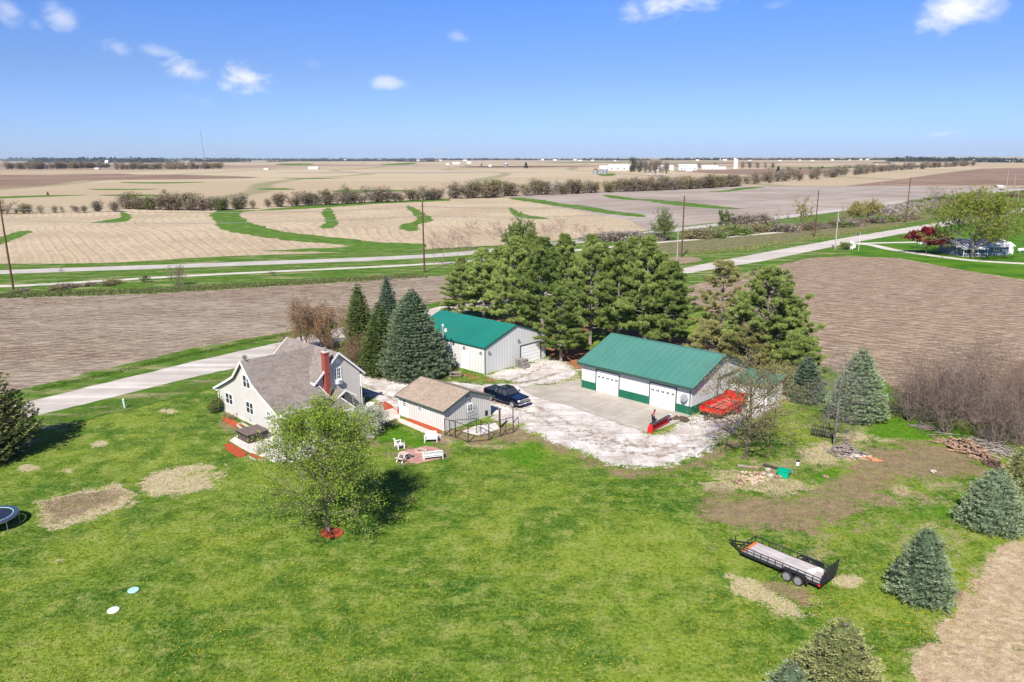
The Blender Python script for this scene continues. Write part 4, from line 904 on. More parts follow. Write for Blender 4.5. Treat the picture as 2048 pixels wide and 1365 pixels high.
o=thing('gate_post','tall dark wooden gate post beside the kennel','post',(*G(999.5,857),0)); mb=MB(); mb.box(-.11,.11,-.11,.11,0,2.2); mb.build('shaft',m_pole,o); mb=MB(); mb.box(-.13,.13,-.13,.13,2.2,2.26); mb.build('cap',m_grey,o)
o=thing('trellis','thin wire garden trellis leaning on the garage gable','trellis',(*(np.array([-7.17,75.43])+VV*3.1-UU*.35),0),AZ)
mb=MB()
for x in np.arange(-.1,1.4,.35): mb.bar((x,0,0),(x+.05,.2,1.9),.025)
for z in (.6,1.2,1.8): mb.bar((-.1,z*.1,z),(1.35,z*.1,z),.025)
mb.build('frame',m_grey,o)

# ------------------------------------------------------------------ yard light pole, pallets
def util_pole(base,h,lab,m,r0=.16,arms=(),lean=(0,0),group=None,cat='utility pole',name='utility_pole'):
    o=thing(name,lab,cat,(*base,0),0,group); mb=MB(); mb.tube((0,0,-.2),(lean[0],lean[1],h),r0,r0*.62,8); mb.build('shaft',m,o)
    for (z,L,ang) in arms:
        t=z/h; c=Vector((lean[0]*t,lean[1]*t,z)); dv=Vector((math.cos(ang),math.sin(ang),0))*L
        mb=MB(); mb.bar(c-dv if L<1.3 else c,c+dv,.1,.12); a=mb.build('crossarm',m,o)
        mb=MB(); mb.tube(c+dv,c+dv+Vector((0,0,.25)),.05,.04,6); mb.build('insulator',m_grey,a)
    return o
lp=(-9.1,98.0); hl=HT((888,741),652)
o=util_pole(G(888,741),hl,'grey wooden yard light pole with a white lamp in front of the steel shed',m_poleg,.13,(),name='yard_light_pole',cat='lamp post')
mb=MB(); mb.bar((0,0,hl-.3),(-.6,-.5,hl-.2),.05); mb.bar((0,0,hl-.15),(.35,-.15,hl-.3),.04); mb.build('lamp_arm',m_galv,o)
mb=MB(); mb.tube((.38,-.15,hl-.75),(.38,-.15,hl-.35),.2,.13,10); mb.tube((0,0,hl-.05),(0,0,hl+.2),.14,.16,10); mb.build('lamp_globe',m_rustw,o)
o=thing('pallet_stack','stack of grey wooden pallets leaning in front of the steel shed door','pallets',(*(np.array([-3.59,96.96])+VV*5.9-UU*.95),0),AZ)
for i in range(4):
    mb=MB(); z=i*.30
    for k in range(6): mb.box(-.6+k*.21,-.5+k*.21+.03,-.5,.5,z+.2,z+.235)
    for y in (-.48,0,.42): mb.box(-.6,.6,y,y+.06,z+.02,z+.2)
    mb.build('flat_pallet',m_wood,o)
for i in range(3):
    mb=MB()
    for k in range(5): mb.bar((-.55+k*.27,-.95-.12*i,.02),(-.55+k*.27,-.6-.1*i,1.25),.1,.025)
    for z in (.15,.65,1.1): mb.bar((-.6,-.93-.12*i+z*.27,z),(.6,-.93-.12*i+z*.27,z),.09,.05)
    mb.build('leaning_pallet',m_wood,o)

# ------------------------------------------------------------------ pickup truck
def wheel(root,c,r,w,side,rimm=m_chrome):
    mb=MB(); mb.tube((c[0],c[1]-w/2,c[2]),(c[0],c[1]+w/2,c[2]),r,r,22); ty=mb.build('wheel',m_rubber,root,smooth=True)
    s=side; y=c[1]+s*w/2
    mb=MB(); mb.tube((c[0],y-s*.03,c[2]),(c[0],y+s*.012,c[2]),r*.68,r*.66,20)
    mb.build('rim',m_grey,ty); mb=MB()
    for i in range(6): mb.bar((c[0],y+s*.02,c[2]),(c[0]+r*.64*math.cos(i*1.047),y+s*.02,c[2]+r*.64*math.sin(i*1.047)),.07,.03)
    mb.tube((c[0],y+s*.01,c[2]),(c[0],y+s*.035,c[2]),r*.2,r*.18,10)
    for i in range(20):
        a,b=2*math.pi*i/20,2*math.pi*(i+1)/20; mb.bar((c[0]+r*.66*math.cos(a),y+s*.015,c[2]+r*.66*math.sin(a)),(c[0]+r*.66*math.cos(b),y+s*.015,c[2]+r*.66*math.sin(b)),.05,.03)
    mb.build('spoke',rimm,ty); return ty
def arc(cx,cz,r,a0,a1,n=9): return [(cx+r*math.cos(R(a0+(a1-a0)*i/(n-1))),cz+r*math.sin(R(a0+(a1-a0)*i/(n-1)))) for i in range(n)]
fw=np.array(G(1024.8,815.5)); rr_=np.array(G(962.6,772,1.35)); 
hd=math.atan2(*( (fw-rr_)[::-1])); 
# local frame: x forward, y left; near wheel is on the truck's right side... placed from the near front wheel
ta=-R(90)+AZ+R(-1)
tf=np.array([math.cos(ta),math.sin(ta)]); tl=np.array([-math.sin(ta),math.cos(ta)])
to=fw-tf*1.85+tl*(.92)
o=thing('pickup_truck','dark navy crew-cab pickup truck with chrome grille parked on the gravel','pickup truck',(to[0],to[1],0),ta)
side=[(-2.95,.55),(-2.95,1.28),(-2.9,1.36),(-.95,1.36),(-.95,1.30),(1.1,1.26),(1.35,1.24),(2.70,1.12),(2.86,1.0),(2.90,.62),(2.85,.42)]+arc(1.85,.40,.50,0,180)+[(1.3,.36),(-1.15,.36)]+arc(-1.75,.40,.50,0,180)+[(-2.3,.45)]
mb=MB(); mb.prism(side,'y',-.98,.98); body=mb.build('body',m_navy,o,smooth=False)
me=body.data
for v in me.vertices:
    t=max(0,(v.co.z-.95)/.45); v.co.y*=1-.06*t
    if v.co.x>2.3: v.co.y*=.965
mb=MB(); b0=[(-.92,-.9),(1.12,-.9),(1.12,.9),(-.92,.9)]; t0=[(-.72,-.72),(.42,-.70),(.42,.70),(-.72,.72)]
mb.add([(x,y,1.27) for x,y in b0]+[(x,y,1.86) for x,y in t0],[(0,1,5,4),(1,2,6,5),(2,3,7,6),(3,0,4,7)]); mb.build('window_glass',m_glass,o)
mb=MB(); mb.prism([(-.76,-.75),(.30,-.75),(.47,-.66),(.47,.66),(.30,.75),(-.76,.75)],'z',1.855,1.93); rf=mb.build('cab_roof',m_navy,o,bevel=.03)
mb=MB()
for s in (-1,1):
    mb.bar((1.14,s*.89,1.27),(.44,s*.69,1.87),.09,.07); mb.bar((.12,s*.905,1.26),(.05,s*.72,1.87),.10,.05); mb.bar((-.55,s*.905,1.26),(-.5,s*.73,1.87),.08,.05); mb.bar((-.93,s*.9,1.26),(-.74,s*.72,1.87),.2,.07); mb.bar((-.76,s*.735,1.86),(.45,s*.715,1.86),.07,.06)
mb.bar((1.14,-.89,1.275),(1.14,.89,1.275),.07,.05); mb.build('pillar',m_navy,o)
mb=MB()
for s in (-1,1): mb.bar((-.95,s*.955,1.29),(1.1,s*.955,1.265),.03,.035); mb.bar((-.96,s*.94,1.28),(-.82,s*.80,1.8),.05,.04); [mb.bar((x,s*.985,1.08),(x+.22,s*.985,1.08),.04,.05) for x in (-.6,.35)]; mb.bar((-2.8,s*.975,1.2),(-2.45,s*.975,1.2),.02,.07)
mb.build('chrome_trim',m_chrome,o)
mb=MB(); mb.prism([(-2.88,-.88),(-1.0,-.88),(-1.0,.88),(-2.88,.88)],'z',1.36,1.40); mb.build('bed_cover',mat('charcoal_vinyl',(.022,.03,.05),.5),o,bevel=.012)
mb=MB(); mb.prism([(1.25,-.7),(2.65,-.62),(2.72,0),(2.65,.62),(1.25,.7),(1.15,0)],'z',1.15,1.255)
hood=mb.build('hood',m_navy,o,bevel=.02)
for v in hood.data.vertices: v.co.z-=(v.co.x-1.2)*.075
mb=MB(); mb.box(2.86,2.93,-.72,.72,.98,1.06); mb.box(2.87,2.94,-.70,.70,.86,.90); mb.box(2.86,2.93,-.72,.72,.72,.78); mb.build('grille_bar',m_chrome,o)
mb=MB(); mb.box(2.84,2.905,-.7,.7,.62,1.0); mb.build('grille',m_black,o)
for s in (-1,1):
    mb=MB(); mb.box(2.72,2.91,s*.72,s*.955,.84,1.05); mb.build('headlight',mat('headlight_lens',(.75,.76,.8),.1,spec=.8),o,bevel=.02)
    mb=MB(); mb.box(-2.97,-2.88,s*.86,s*.985,.8,1.2); mb.build('tail_light',m_red,o)
    mb=MB(); mb.bar((.95,s*.95,1.3),(.95,s*1.14,1.36),.05); mb.box(.9,1.02,s*1.04,s*1.24,1.3,1.52); mb.build('mirror',m_chrome if s<0 else m_navy,o,bevel=.02)
    mb=MB(); mb.bar((-1.0,s*.98,.32),(1.2,s*.98,.32),.14,.05); mb.build('running_board',m_black,o)
    for x in (1.85,-1.75): wheel(o,(x,s*.86,.41),.41,.27,s)
mb=MB(); mb.box(2.86,3.02,-.96,.96,.46,.66); mb.build('front_bumper',m_chrome,o,bevel=.04)
mb=MB(); mb.box(-3.05,-2.93,-.95,.95,.48,.66); mb.build('rear_bumper',m_chrome,o,bevel=.03)
mb=MB(); mb.box(3.02,3.03,-.2,.2,.50,.62); mb.build('number_plate',m_white,o)

# ------------------------------------------------------------------ flatbed trailer
A=np.array(G(1479,1102,.62)); B=np.array(G(1641,1170,.62)); C=np.array(G(1500,1078,.62)); D_=np.array(G(1672,1138,.62))
axd=(B-A)/np.hypot(*(B-A)); L=float(np.hypot(*(B-A))); ang=math.atan2(axd[1],axd[0]); 
mid_=A
o=thing('utility_trailer','black tandem-axle utility trailer with grey plank deck parked on the lawn','trailer',(A[0],A[1],0),ang)
Wt=2.1; L=min(L,6.3)
mb=MB(); 
for i in range(12): mb.box(.08,L-.08,.07+i*(Wt-.14)/12,.07+(i+1)*(Wt-.14)/12-.012,.58,.62)
mb.build('deck',mat('silvered_deck_planks',(.56,.51,.485),.85,(.38,.34,.33),2.,stretch=(.35,3,1),lo=.4,hi=.62),o)
mb=MB(); mb.box(0,L,0,.07,.45,.63); mb.box(0,L,Wt-.07,Wt,.45,.63); mb.box(0,.08,0,Wt,.45,.63); mb.box(L-.08,L,0,Wt,.45,.63)
for x in np.arange(.6,L,.8): mb.box(x,x+.06,.07,Wt-.07,.46,.57)
mb.build('chassis',m_black,o)
mb=MB(); mb.bar((0,.25,.5),(-1.25,Wt/2-.05,.5),.1); mb.bar((0,Wt-.25,.5),(-1.25,Wt/2+.05,.5),.1); mb.bar((-1.2,Wt/2,.5),(-1.5,Wt/2,.52),.1); mb.tube((-1.0,Wt/2,.05),(-1.0,Wt/2,1.0),.04,.04,8); mb.bar((-1.0,Wt/2,1.0),(-.85,Wt/2+.2,1.0),.03); mb.build('drawbar',m_black,o)
for y in (.035,Wt-.035):
    mb=MB(); zt=1.02; mb.bar((0,y,zt),(L,y,zt),.05); mb.bar((0,y,.82),(L,y,.82),.035) if y<1 else None
    for x in np.linspace(0.03,L-.03,12): mb.bar((x,y,.62),(x,y,zt),.045)
    mb.build('side_rail',m_black,o)
mb=MB(); mb.bar((.03,0,1.02),(.03,Wt,1.02),.05); [mb.bar((.03,y,.62),(.03,y,1.02),.045) for y in np.linspace(.05,Wt-.05,5)]; mb.build('front_rail',m_black,o)
for s,y in ((-1,-.16),(1,Wt+.16)):
    mb=MB(); q=arc(3.75,.36,.50,180,90,6)[:-1]+arc(4.60,.36,.50,90,0,6); q=[(3.75-.6,.36),(3.75-.45,.74),(3.75-.2,.86),(4.6+.2,.86),(4.6+.45,.74),(4.6+.6,.36)]; inn=[(a,b-.03) for a,b in q]; mb.strip(q,inn,'y',y-.17,y+.17); mb.build('mudguard',m_black,o)
    for x in (3.77,4.58): wheel(o,(x,y,.36),.36,.22,s,m_galv)
mb=MB(); mb.tube((3.77,-.1,.36),(3.77,Wt+.1,.36),.05,.05,6); mb.tube((4.58,-.1,.36),(4.58,Wt+.1,.36),.05,.05,6); mb.build('axle',m_black,o)
gt=MB(); 
for y in np.linspace(.03,Wt-.03,7): gt.bar((L+.03,y,.5),(L+.18,y,1.75),.05)
for z in (.55,1.0,1.4,1.75): gt.bar((L+.03+(z-.5)*.12,.03,z),(L+.03+(z-.5)*.12,Wt-.03,z),.045)
for k in range(18): z=.6+k*.065; gt.bar((L+.03+(z-.5)*.12,.03,z),(L+.03+(z-.5)*.12,Wt-.03,z),.018)
gt.build('ramp_gate',m_black,o)
for y in (.1,Wt-.1): mb=MB(); mb.box(L-.15,L+.01,y-.16,y+.02,.46,.6); mb.build('tail_light',m_red,o)
mb=MB(); mb.box(0,.35,.02,.1,.5,.62); mb.box(.08,.3,.07,Wt-.07,.62,.635); mb.build('orange_sticker_board',mat('orange_paint',(.65,.18,.05),.6),o)
mb=MB(); tb=o
b_=thing('tool_box','white metal box lying on the rear of the trailer deck','box',(*(A+axd*(L-1.05)+np.array([-axd[1],axd[0]])*1.35),.62),ang+R(70))
mb=MB(); mb.box(-.5,.5,-.2,.2,0,.12); mb.build('case',m_white,b_,bevel=.015); mb=MB(); mb.box(-.12,.12,-.215,-.2,.04,.09); mb.build('latch',m_grey,b_)

# ------------------------------------------------------------------ red machinery by the workshop
O2=np.array([19.88,80.12]); q=O2+VV*.3-UU*3.45
o=thing('dump_trailer','bright red open farm dump trailer beside the workshop gable','farm trailer',(*q,0),AZ)
mb=MB(); L,Wd=6.0,2.5
for (x0,x1) in ((0,3.0),(3.05,L)): pass
mb.box(0,L,0,.07,.75,1.35); mb.box(0,L,Wd-.07,Wd,.75,1.35); mb.box(0,.07,.07,Wd-.07,.75,1.35); mb.box(L-.07,L,.07,Wd-.07,.75,1.75)
for x in np.arange(.0,L+.1,.75): mb.box(x,x+.09,-.06,0,.7,1.38); mb.box(x,x+.09,Wd,Wd+.06,.7,1.38)
mb.bar((0,0,1.36),(L,0,1.36),.1); mb.bar((0,Wd,1.36),(L,Wd,1.36),.1); mb.bar((0,0,1.36),(0,Wd,1.36),.1); mb.bar((L,0,1.76),(L,Wd,1.76),.1)
mb.prism([(L-1.4,1.35),(L,1.35),(L,1.95),(L-.3,1.95)],'y',0,.06); mb.prism([(L-1.4,1.35),(L,1.35),(L,1.95),(L-.3,1.95)],'y',Wd-.06,Wd)
mb.bar((2.9,.1,1.3),(2.9,Wd-.1,1.3),.1)
mb.build('box_side',m_red,o)
mb=MB(); mb.box(.05,L-.05,.05,Wd-.05,.78,.86); mb.build('floor',m_redf,o)
mb=MB(); mb.box(0,L,.5,.65,.5,.74); mb.box(0,L,Wd-.65,Wd-.5,.5,.74); mb.bar((0,Wd/2,.55),(-1.3,Wd/2,.45),.12); mb.bar((0,.5,.6),(-.9,Wd/2,.5),.08); mb.bar((0,Wd-.5,.6),(-.9,Wd/2,.5),.08); mb.build('chassis',m_black,o)
mb=MB(); mb.bar((-.02,0,1.46),(-.02,Wd,1.46),.12,.08); mb.bar((.1,Wd*.4,1.45),(2.9,Wd*.4,1.42),.07); mb.build('top_rail',m_black,o)
for s,y in ((-1,.05),(1,Wd-.05)):
    for x in (3.3,4.25): wheel(o,(x,y-s*.12+s*.2,.42),.42,.26,s,m_red)
# snow plough blade
q0=np.array(G(1301,866)); q1=np.array(G(1338,846)); dv=q1-q0; Lb=float(np.hypot(*dv)); an=math.atan2(dv[1],dv[0])
o=thing('snow_plough_blade','long red snow plough blade with a dark top edge lying beside the concrete pad','snow plough',(*q0,0),an)
mb=MB(); cv=[(-.05,.12),(.12,.18),(.2,.42),(.12,.72),(-.08,.86)]; inn=[(a+.05,b+.02) for a,b in cv]; mb.strip(cv,inn,'x',.15,Lb); bl=mb.build('blade',m_red,o)
mb=MB(); mb.box(.15,Lb,-.2,.12,.84,.90); mb.box(.15,Lb,-.10,-.02,.0,.13); mb.build('rubber_deflector',mat('dark_deflector',(.06,.065,.075),.6),o)
mb=MB(); [mb.prism([(.14,.15),(.32,.45),(.1,.82)],'x',x,x+.05) for x in np.linspace(.3,Lb-.1,6)]; mb.build('rib',m_red,bl)
mb=MB(); mb.prism([(-.25,.0),(.3,.0),(.34,.5),(.1,.92),(-.15,.88)],'x',-.12,.15); mb.build('end_wing',m_red,o)
mb=MB(); mb.box(Lb,Lb+.22,-.2,.1,.7,.9); mb.build('marker_end',m_white,o)
q0=np.array(G(1306,853))
o=thing('plough_frame','black and red upright plough mounting frame with two lamps on the concrete pad','plough mount',(*q0,0),an+.3)
mb=MB(); mb.bar((-.55,-.25,.12),(.55,-.1,.12),.14); mb.bar((-.45,-.3,.1),(-.1,.35,.25),.1); mb.bar((.45,-.3,.1),(.1,.35,.25),.1); mb.box(-.3,.3,-.12,.12,.12,.62); mb.bar((-.28,0,.4),(-.22,0,1.35),.09); mb.bar((.28,0,.4),(.22,0,1.35),.09); mb.box(-.2,.22,-.12,.14,.75,1.12); mb.bar((-.9,-.25,.35),(-.3,-.15,.4),.09); mb.build('frame',m_black,o)
mb=MB(); mb.tube((0,-.14,.6),(0,-.14,.95),.09,.09,8); mb.bar((.25,0,.2),(.3,.1,1.0),.05); mb.build('hydraulic_ram',m_chrome,o)
mb=MB(); mb.bar((-.45,0,1.3),(.45,0,1.48),.12,.16); mb.bar((-.2,0,1.2),(.1,0,1.35),.15); mb.build('lamp_bar',m_red,o)
for s in (-1,1): mb=MB(); mb.box(s*.55-.13,s*.55+.13,-.1,.1,1.38+s*.1,1.60+s*.1); l_=mb.build('lamp',m_black,o,bevel=.03); mb=MB(); mb.box(s*.55-.1,s*.55+.1,-.12,-.1,1.41+s*.1,1.57+s*.1); mb.build('lens',m_white,l_)
# odds and ends near the corner
def lowheap(name,c,lab,cat,mm,n,rad,seed,sz=.2,flatn=.6):
    rg=random.Random(seed); mb=MB()
    for i in range(n):
        a=rg.random()*6.28; d=rad*math.sqrt(rg.random()); mb.blob((d*math.cos(a),d*math.sin(a),sz*.35),sz*rg.uniform(.6,1.2),rg.random(),7,5,.25,(1,1,flatn))
    o=mb.build(name,mm); o.location=(*c,0); return tagp(o,lab,cat)
lowheap('rock_pile',G(1360,840),'dark rocks heaped by the workshop downspout','rocks',m_dmulch,14,.9,4,.28)
lowheap('rubble_heap',G(1340,838),'small reddish rubble heap on the pad edge near the plough blade','rubble',mat('rubble_red',(.22,.10,.08),.9),9,.4,5,.18)
lowheap('stone_heap',G(1572,797),'white stones dumped beside the lean-to','stones',m_stone,7,.5,6,.25)
# firewood, rubble, logs
m_log=mat('split_log_wood',(.40,.27,.18),.9,(.17,.11,.075),4,lo=.4,hi=.6); m_logg=mat('grey_bark',(.30,.255,.225),.9,(.17,.14,.12),5)
def logpile(name,c,lab,cat,n,lx,ly,hz,seed,mm,L=(.5,1.2),rr=(.06,.14),rz=0,spread=1.):
    rg=random.Random(seed); o=MB()
    for i in range(n):
        x=rg.gauss(0,lx/2.2); y=rg.gauss(0,ly/2.2); k=max(0,1-abs(x)/lx-abs(y)/ly*.6); z=rg.random()*hz*k+rr[0]
        a=rg.uniform(-spread,spread); l=rg.uniform(*L)/2; t=rg.uniform(-.25,.25)
        p=Vector((x-l*math.cos(a),y-l*math.sin(a),max(.05,z-l*math.sin(t)))); q=Vector((x+l*math.cos(a),y+l*math.sin(a),max(.05,z+l*math.sin(t)))); rd=rg.uniform(*rr); o.tube(p,q,rd,rd*rg.uniform(.6,1),5)
    ob=o.build(name,mm); ob.location=(*c,0); ob.rotation_euler=(0,0,rz); return tagp(ob,lab,cat)
ang1=math.atan2(*(np.array(G(1985,930))-np.array(G(1885,885)))[::-1])
logpile('firewood_pile',G(1935,903),'long heap of dark split firewood in front of the bare thicket','firewood',230,3.6,1.3,1.3,11,m_log,(.5,1.1),(.07,.15),ang1,.7)
logpile('brush_pile',G(1690,908),'grey heap of branches at the foot of the dead tree','brush pile',130,1.7,1.0,1.3,12,m_logg,(.6,1.7),(.03,.09),-.3,1.3)
logpile('brush_pile',G(1712,914),'scatter of bleached sticks right of the dead tree','brush pile',45,1.5,.5,.3,13,mat('bleached_sticks',(.52,.46,.40),.9),(.7,2.),(.03,.06),-.4,.4)
logpile('log_heap',G(1745,922),'small rust-brown stump log lying on the grass','log',12,.8,.35,.3,14,mat('rusty_log',(.42,.20,.10),.9),(.6,1.1),(.08,.14),-.6,.3)
logpile('brush_pile',G(1850,857),'small grey branch heap in the lush grass before the thicket','brush pile',40,1.3,.5,.5,15,m_logg,(.6,1.4),(.03,.07),-.5,.8)
logpile('log_heap',G(1985,932),'dark rotting logs at the end of the firewood pile','logs',30,1.0,.6,.5,16,mat('dark_log',(.10,.065,.05),.9),(.5,1.1),(.08,.14),ang1,.6)
logpile('brush_pile',G(1975,900),'bleached fallen branches behind the firewood pile','brush pile',120,3.0,1.4,1.2,17,mat('bleached_branch',(.42,.37,.33),.9),(1.2,3.2),(.02,.045),ang1+.4,1.2)
rb_=random.Random(3)
for i,(px,py,w_,lab,mm) in enumerate([(1489,936,1.0,'pale thick log at the left end of the rubble row','g'),(1507,938,.8,'brown short log behind the rubble row','l'),(1484,948,.4,'white block at the left of the rubble row','s'),(1518,950,.5,'orange cut stump section in the rubble row','l'),(1526,950,.45,'round grey stone in the middle of the rubble row','s'),
        (1536,943,.5,'white stone block behind the rubble row','s'),(1541,954,.55,'flat pale stone near the green box','s'),(1556,957,.5,'pinkish log end touching the green box','l'),(1475,968,1.1,'pale timber lying toward the trailer from the rubble row','l'),(1483,966,.8,'second timber lying beside the pale one','l'),(1867,946,.5,'grey flat stone on the bare soil near the spruce','s'),(1652,957,.4,'small rusty block alone on the straw','l')]):
    mb=MB()
    if mm=='s': mb.blob((0,0,.15),w_*.55,i,8,5,.22,(1,.8,.6)); ob=mb.build('stone',m_stone)
    else: a=rb_.uniform(-.6,.6)+(2.1 if i in(8,9) else 0); mb.tube((-w_*.6*math.cos(a),-w_*.6*math.sin(a),.14),(w_*.6*math.cos(a),w_*.6*math.sin(a),.14),.15,.14,9); ob=mb.build('log',m_logg if mm=='g' else m_log)
    ob.location=(*G(px,py),0); tagp(ob,lab,'stone' if mm=='s' else 'log')
lowheap('rubble_scatter',G(1505,957),'tan heap of broken bricks and bark between the logs','rubble',mat('tan_rubble',(.44,.29,.21),.9,(.55,.42,.33),6),60,1.3,9,.13)
o=thing('green_tote','bright green plastic tote lying on its side by the rubble','tote',(*G(1567,954),0),R(-35)); mg=mat('bright_green_plastic',(.0,.36,.20),.4)
mb=MB(); mb.prism([(-.5,0),(.45,.0),(.5,.62),(-.45,.62)],'y',-.38,.38); mb.build('tub',mg,o,bevel=.04); mb=MB(); mb.box(-.56,.58,-.44,.44,.62,.70); mb.box(-.3,.3,-.22,.22,.70,.73); mb.build('lid',mg,o,bevel=.02)
o=thing('black_pipe','thick dark pipe lying behind the green tote','pipe',(*G(1546,938),0),R(-40)); mb=MB(); mb.tube((-.95,0,.14),(.75,0,.14),.13,.13,10); mb.build('tube',mat('dark_brown_pipe',(.05,.038,.033),.7),o); mb=MB(); mb.tube((-1.0,0,.14),(-.95,0,.14),.16,.16,10); mb.build('collar',m_grey,o)
o=thing('bucket','small white bucket with a black rim standing on the grass','bucket',(*G(1595,931),0)); mb=MB(); mb.tube((0,0,0),(0,0,.4),.15,.18,12); mb.build('pail',m_white,o); mb=MB(); mb.tube((0,0,.4),(0,0,.47),.19,.19,12); mb.build('lid',m_black,o)
o=thing('old_spring_frame','black scrap metal frame leaning near the dead tree','scrap frame',(*G(1645,875),0),R(-35)); mb=MB()
for i in range(9): mb.bar((-1.1+i*.26,0,.1),(-1.1+i*.26,.3,1.0),.07)
for z in (.1,.55,1.0): mb.bar((-1.15,z*.3,z),(1.1,z*.3,z),.1)
mb.build('frame',m_black,o); mb=MB(); mb.bar((-1.15,-.2,0),(-1.15,.5,.5),.05); mb.bar((-1.2,0,0),(-1.35,-.2,0),.05); mb.build('leg',m_black,o)
mb=MB(); P0=G(1392,912);P1=G(1422,890); mb.bar((0,0,.1),(P1[0]-P0[0],P1[1]-P0[1],.1),.25,.2); ob=mb.build('concrete_kerb_beam',m_conc2); ob.location=(*P0,0); tagp(ob,'pale concrete beam lying in the grass at the gravel bend','concrete beam')

# ------------------------------------------------------------------ utility poles and lines
big=[((27,580),405,'rust-brown tall power pole at the left edge of the photo'),((849,545),403,'rust-brown tall power pole left of the pine grove'),((1363,515),392,'dark tall power pole above the workshop behind the pines'),((1629,475),381,'dark tall power pole between the two roads, left of the blossoming thicket'),((1811,445),355,'dark tall power pole left of the neighbour house')]
tops=[]
for b,t,lab in big:
    h=HT(b,t); base=G(*b); o=util_pole(base,h,lab,m_pole,.24,[(h*.93,.5,2.4),(h*.80,.5,2.4),(h*.67,.5,2.4)],(0,0),'tall wooden poles of the power line'); tops.append((base,h))
def wire(a,b,ha,hb,lab,sag=1.2,r_=.04,off=(0,0)):
    n=10; pts=[]
    for i in range(n+1):
        t=i/n; pts.append(((b[0]-a[0])*t+off[0]*0,(b[1]-a[1])*t,ha+(hb-ha)*t-4*sag*t*(1-t)))
    mb=MB().path(pts,r_,4); o=mb.build('power_line',m_galv); o.location=(a[0]+off[0],a[1]+off[1],0); return tagp(o,lab,'power line','thin wires strung between the tall power poles')
for i in range(4):
    (a,ha),(b,hb)=tops[i],tops[i+1]
    for k in (.93,.80): wire(a,b,ha*k,hb*k,'thin wire strung between two tall power poles')
small=[((1352,560),447,'pale grey pole beside the gravel road behind the pines'),((1670,499),424,'pale leaning pole beside the neighbour driveway entrance'),((708,600),567,'short grey pole with a crossarm behind the dark spruce'),((1903,452),380,'pale pole behind the crown of the neighbour tree'),((2034,410),370,'pale pole at the right edge beyond the neighbour tree'),
 ((1582,371),353,'far pale pole left of three on the brown field edge'),((1663,373),356,'far pale pole on the field edge, centre of three'),((1763,374),355,'far pale pole on the field edge above the tall dark pole'),((2012,381),343,'far pale pole right of the highway bend'),((2028,376),347,'far pale pole nearest the right edge on the highway')]
for b,t,lab in small:
    h=HT(b,t); base=G(*b); far=base[1]>230
    o=util_pole(base,h,lab,m_poleg,.15 if not far else .22,[(h*.93,.8,.6)],(0,0))
    if b==(1670,499): mb=MB(); mb.tube((.2,-.2,h*.74),(.2,-.2,h*.82),.35,.35,8); mb.build('transformer',m_galv,o)
    if b==(708,600): mb=MB(); mb.bar((-1.,0,h*.8),(1.,.2,h*.8),.12); mb.build('crossarm',m_poleg,o)

# ------------------------------------------------------------------ neighbour's place
NB=np.array(G(2016,511)); 
o=thing('neighbour_house','blue-grey single-storey house with a pale roof behind the large green tree','house',(*NB,0),R(2))
m_blue=mat('blue_grey_siding',(.16,.20,.26),.6,(.13,.165,.22),.8,extra=None)
W_,D_=15.5,8.5
mb=MB(); mb.box(-W_,0,0,D_,-.1,2.7); mb.prism([(0,2.7),(D_,2.7),(D_/2,4.3)],'x',-W_,0); mb.build('wall',m_blue,o)
mb=MB(); mb.strip([(-.6,2.65),(D_/2,4.5),(D_+.6,2.65)],[(-.6,2.5),(D_/2,4.35),(D_+.6,2.5)],'x',-W_-.5,.5); rf=mb.build('roof',mat('pale_grey_roof',(.62,.62,.62),.7,(.5,.5,.5),.8),o)
mb=MB(); mb.box(-W_-.5,.5,-.68,-.6,2.45,2.68); mb.build('fascia',m_white,rf)
mb=MB(); mb.box(.05,3.2,2.5,7.5,0,2.4); mb.strip([(2.2,2.4),(5,3.4),(7.8,2.4)],[(2.2,2.3),(5,3.3),(7.8,2.3)],'x',.05,3.6); mb.build('annex',m_white,o)
for a0,a1,b0,b1 in ((-4.3,-3.,.7,2.1),(-10.5,-9.,.8,2.1),(-14,-12.6,.8,2.1)): window(o,'y',a0,a1,b0,b1,0,2,2,.14)
mb=MB(); wb(mb,'y',-12,-11.1,0,2.1,0,.06); mb.build('door',m_black,o)
mb=MB(); mb.box(-15.5,-8,-3.2,0,.0,.12); dk=mb.build('porch_deck',m_wood,o)
mb=MB(); [mb.box(x-.07,x+.07,-3.1,-2.96,0,2.4) for x in (-15.2,-13,-11,-8.2)]; mb.strip([(-3.5,2.3),(-.5,2.8)],[(-3.5,2.2),(-.5,2.7)],'x',-15.6,-8); mb.build('porch_roof',m_white,o)
mb=MB(); [mb.bar((x,-3.05,.12),(x,-3.05,1.),.06) for x in np.arange(-15.2,-8.,.5)]; mb.bar((-15.2,-3.05,1),(-8.2,-3.05,1),.08); mb.build('porch_railing',m_white,dk)
for (px,py,lab) in ((1844,492,'white propane tank behind the dark red tree'),(2043,506,'white propane tank cut by the right edge')):
    o=thing('propane_tank',lab,'propane tank',(*G(px,py),0),.4); mb=MB(); mb.tube((-1.3,0,.9),(1.3,0,.9),.5,.5,14); mb.tube((1.3,0,.9),(1.55,0,.9),.5,.2,14); mb.tube((-1.55,0,.9),(-1.3,0,.9),.2,.5,14); mb.build('tank',m_white,o,smooth=True)
    for x in (-.9,.9): mb=MB(); mb.box(x-.1,x+.1,-.35,.35,0,.5); mb.build('leg',m_galv,o)
o=thing('farm_sign','white entrance sign stand by the neighbour driveway','sign',(*G(1705,500),0),.2)
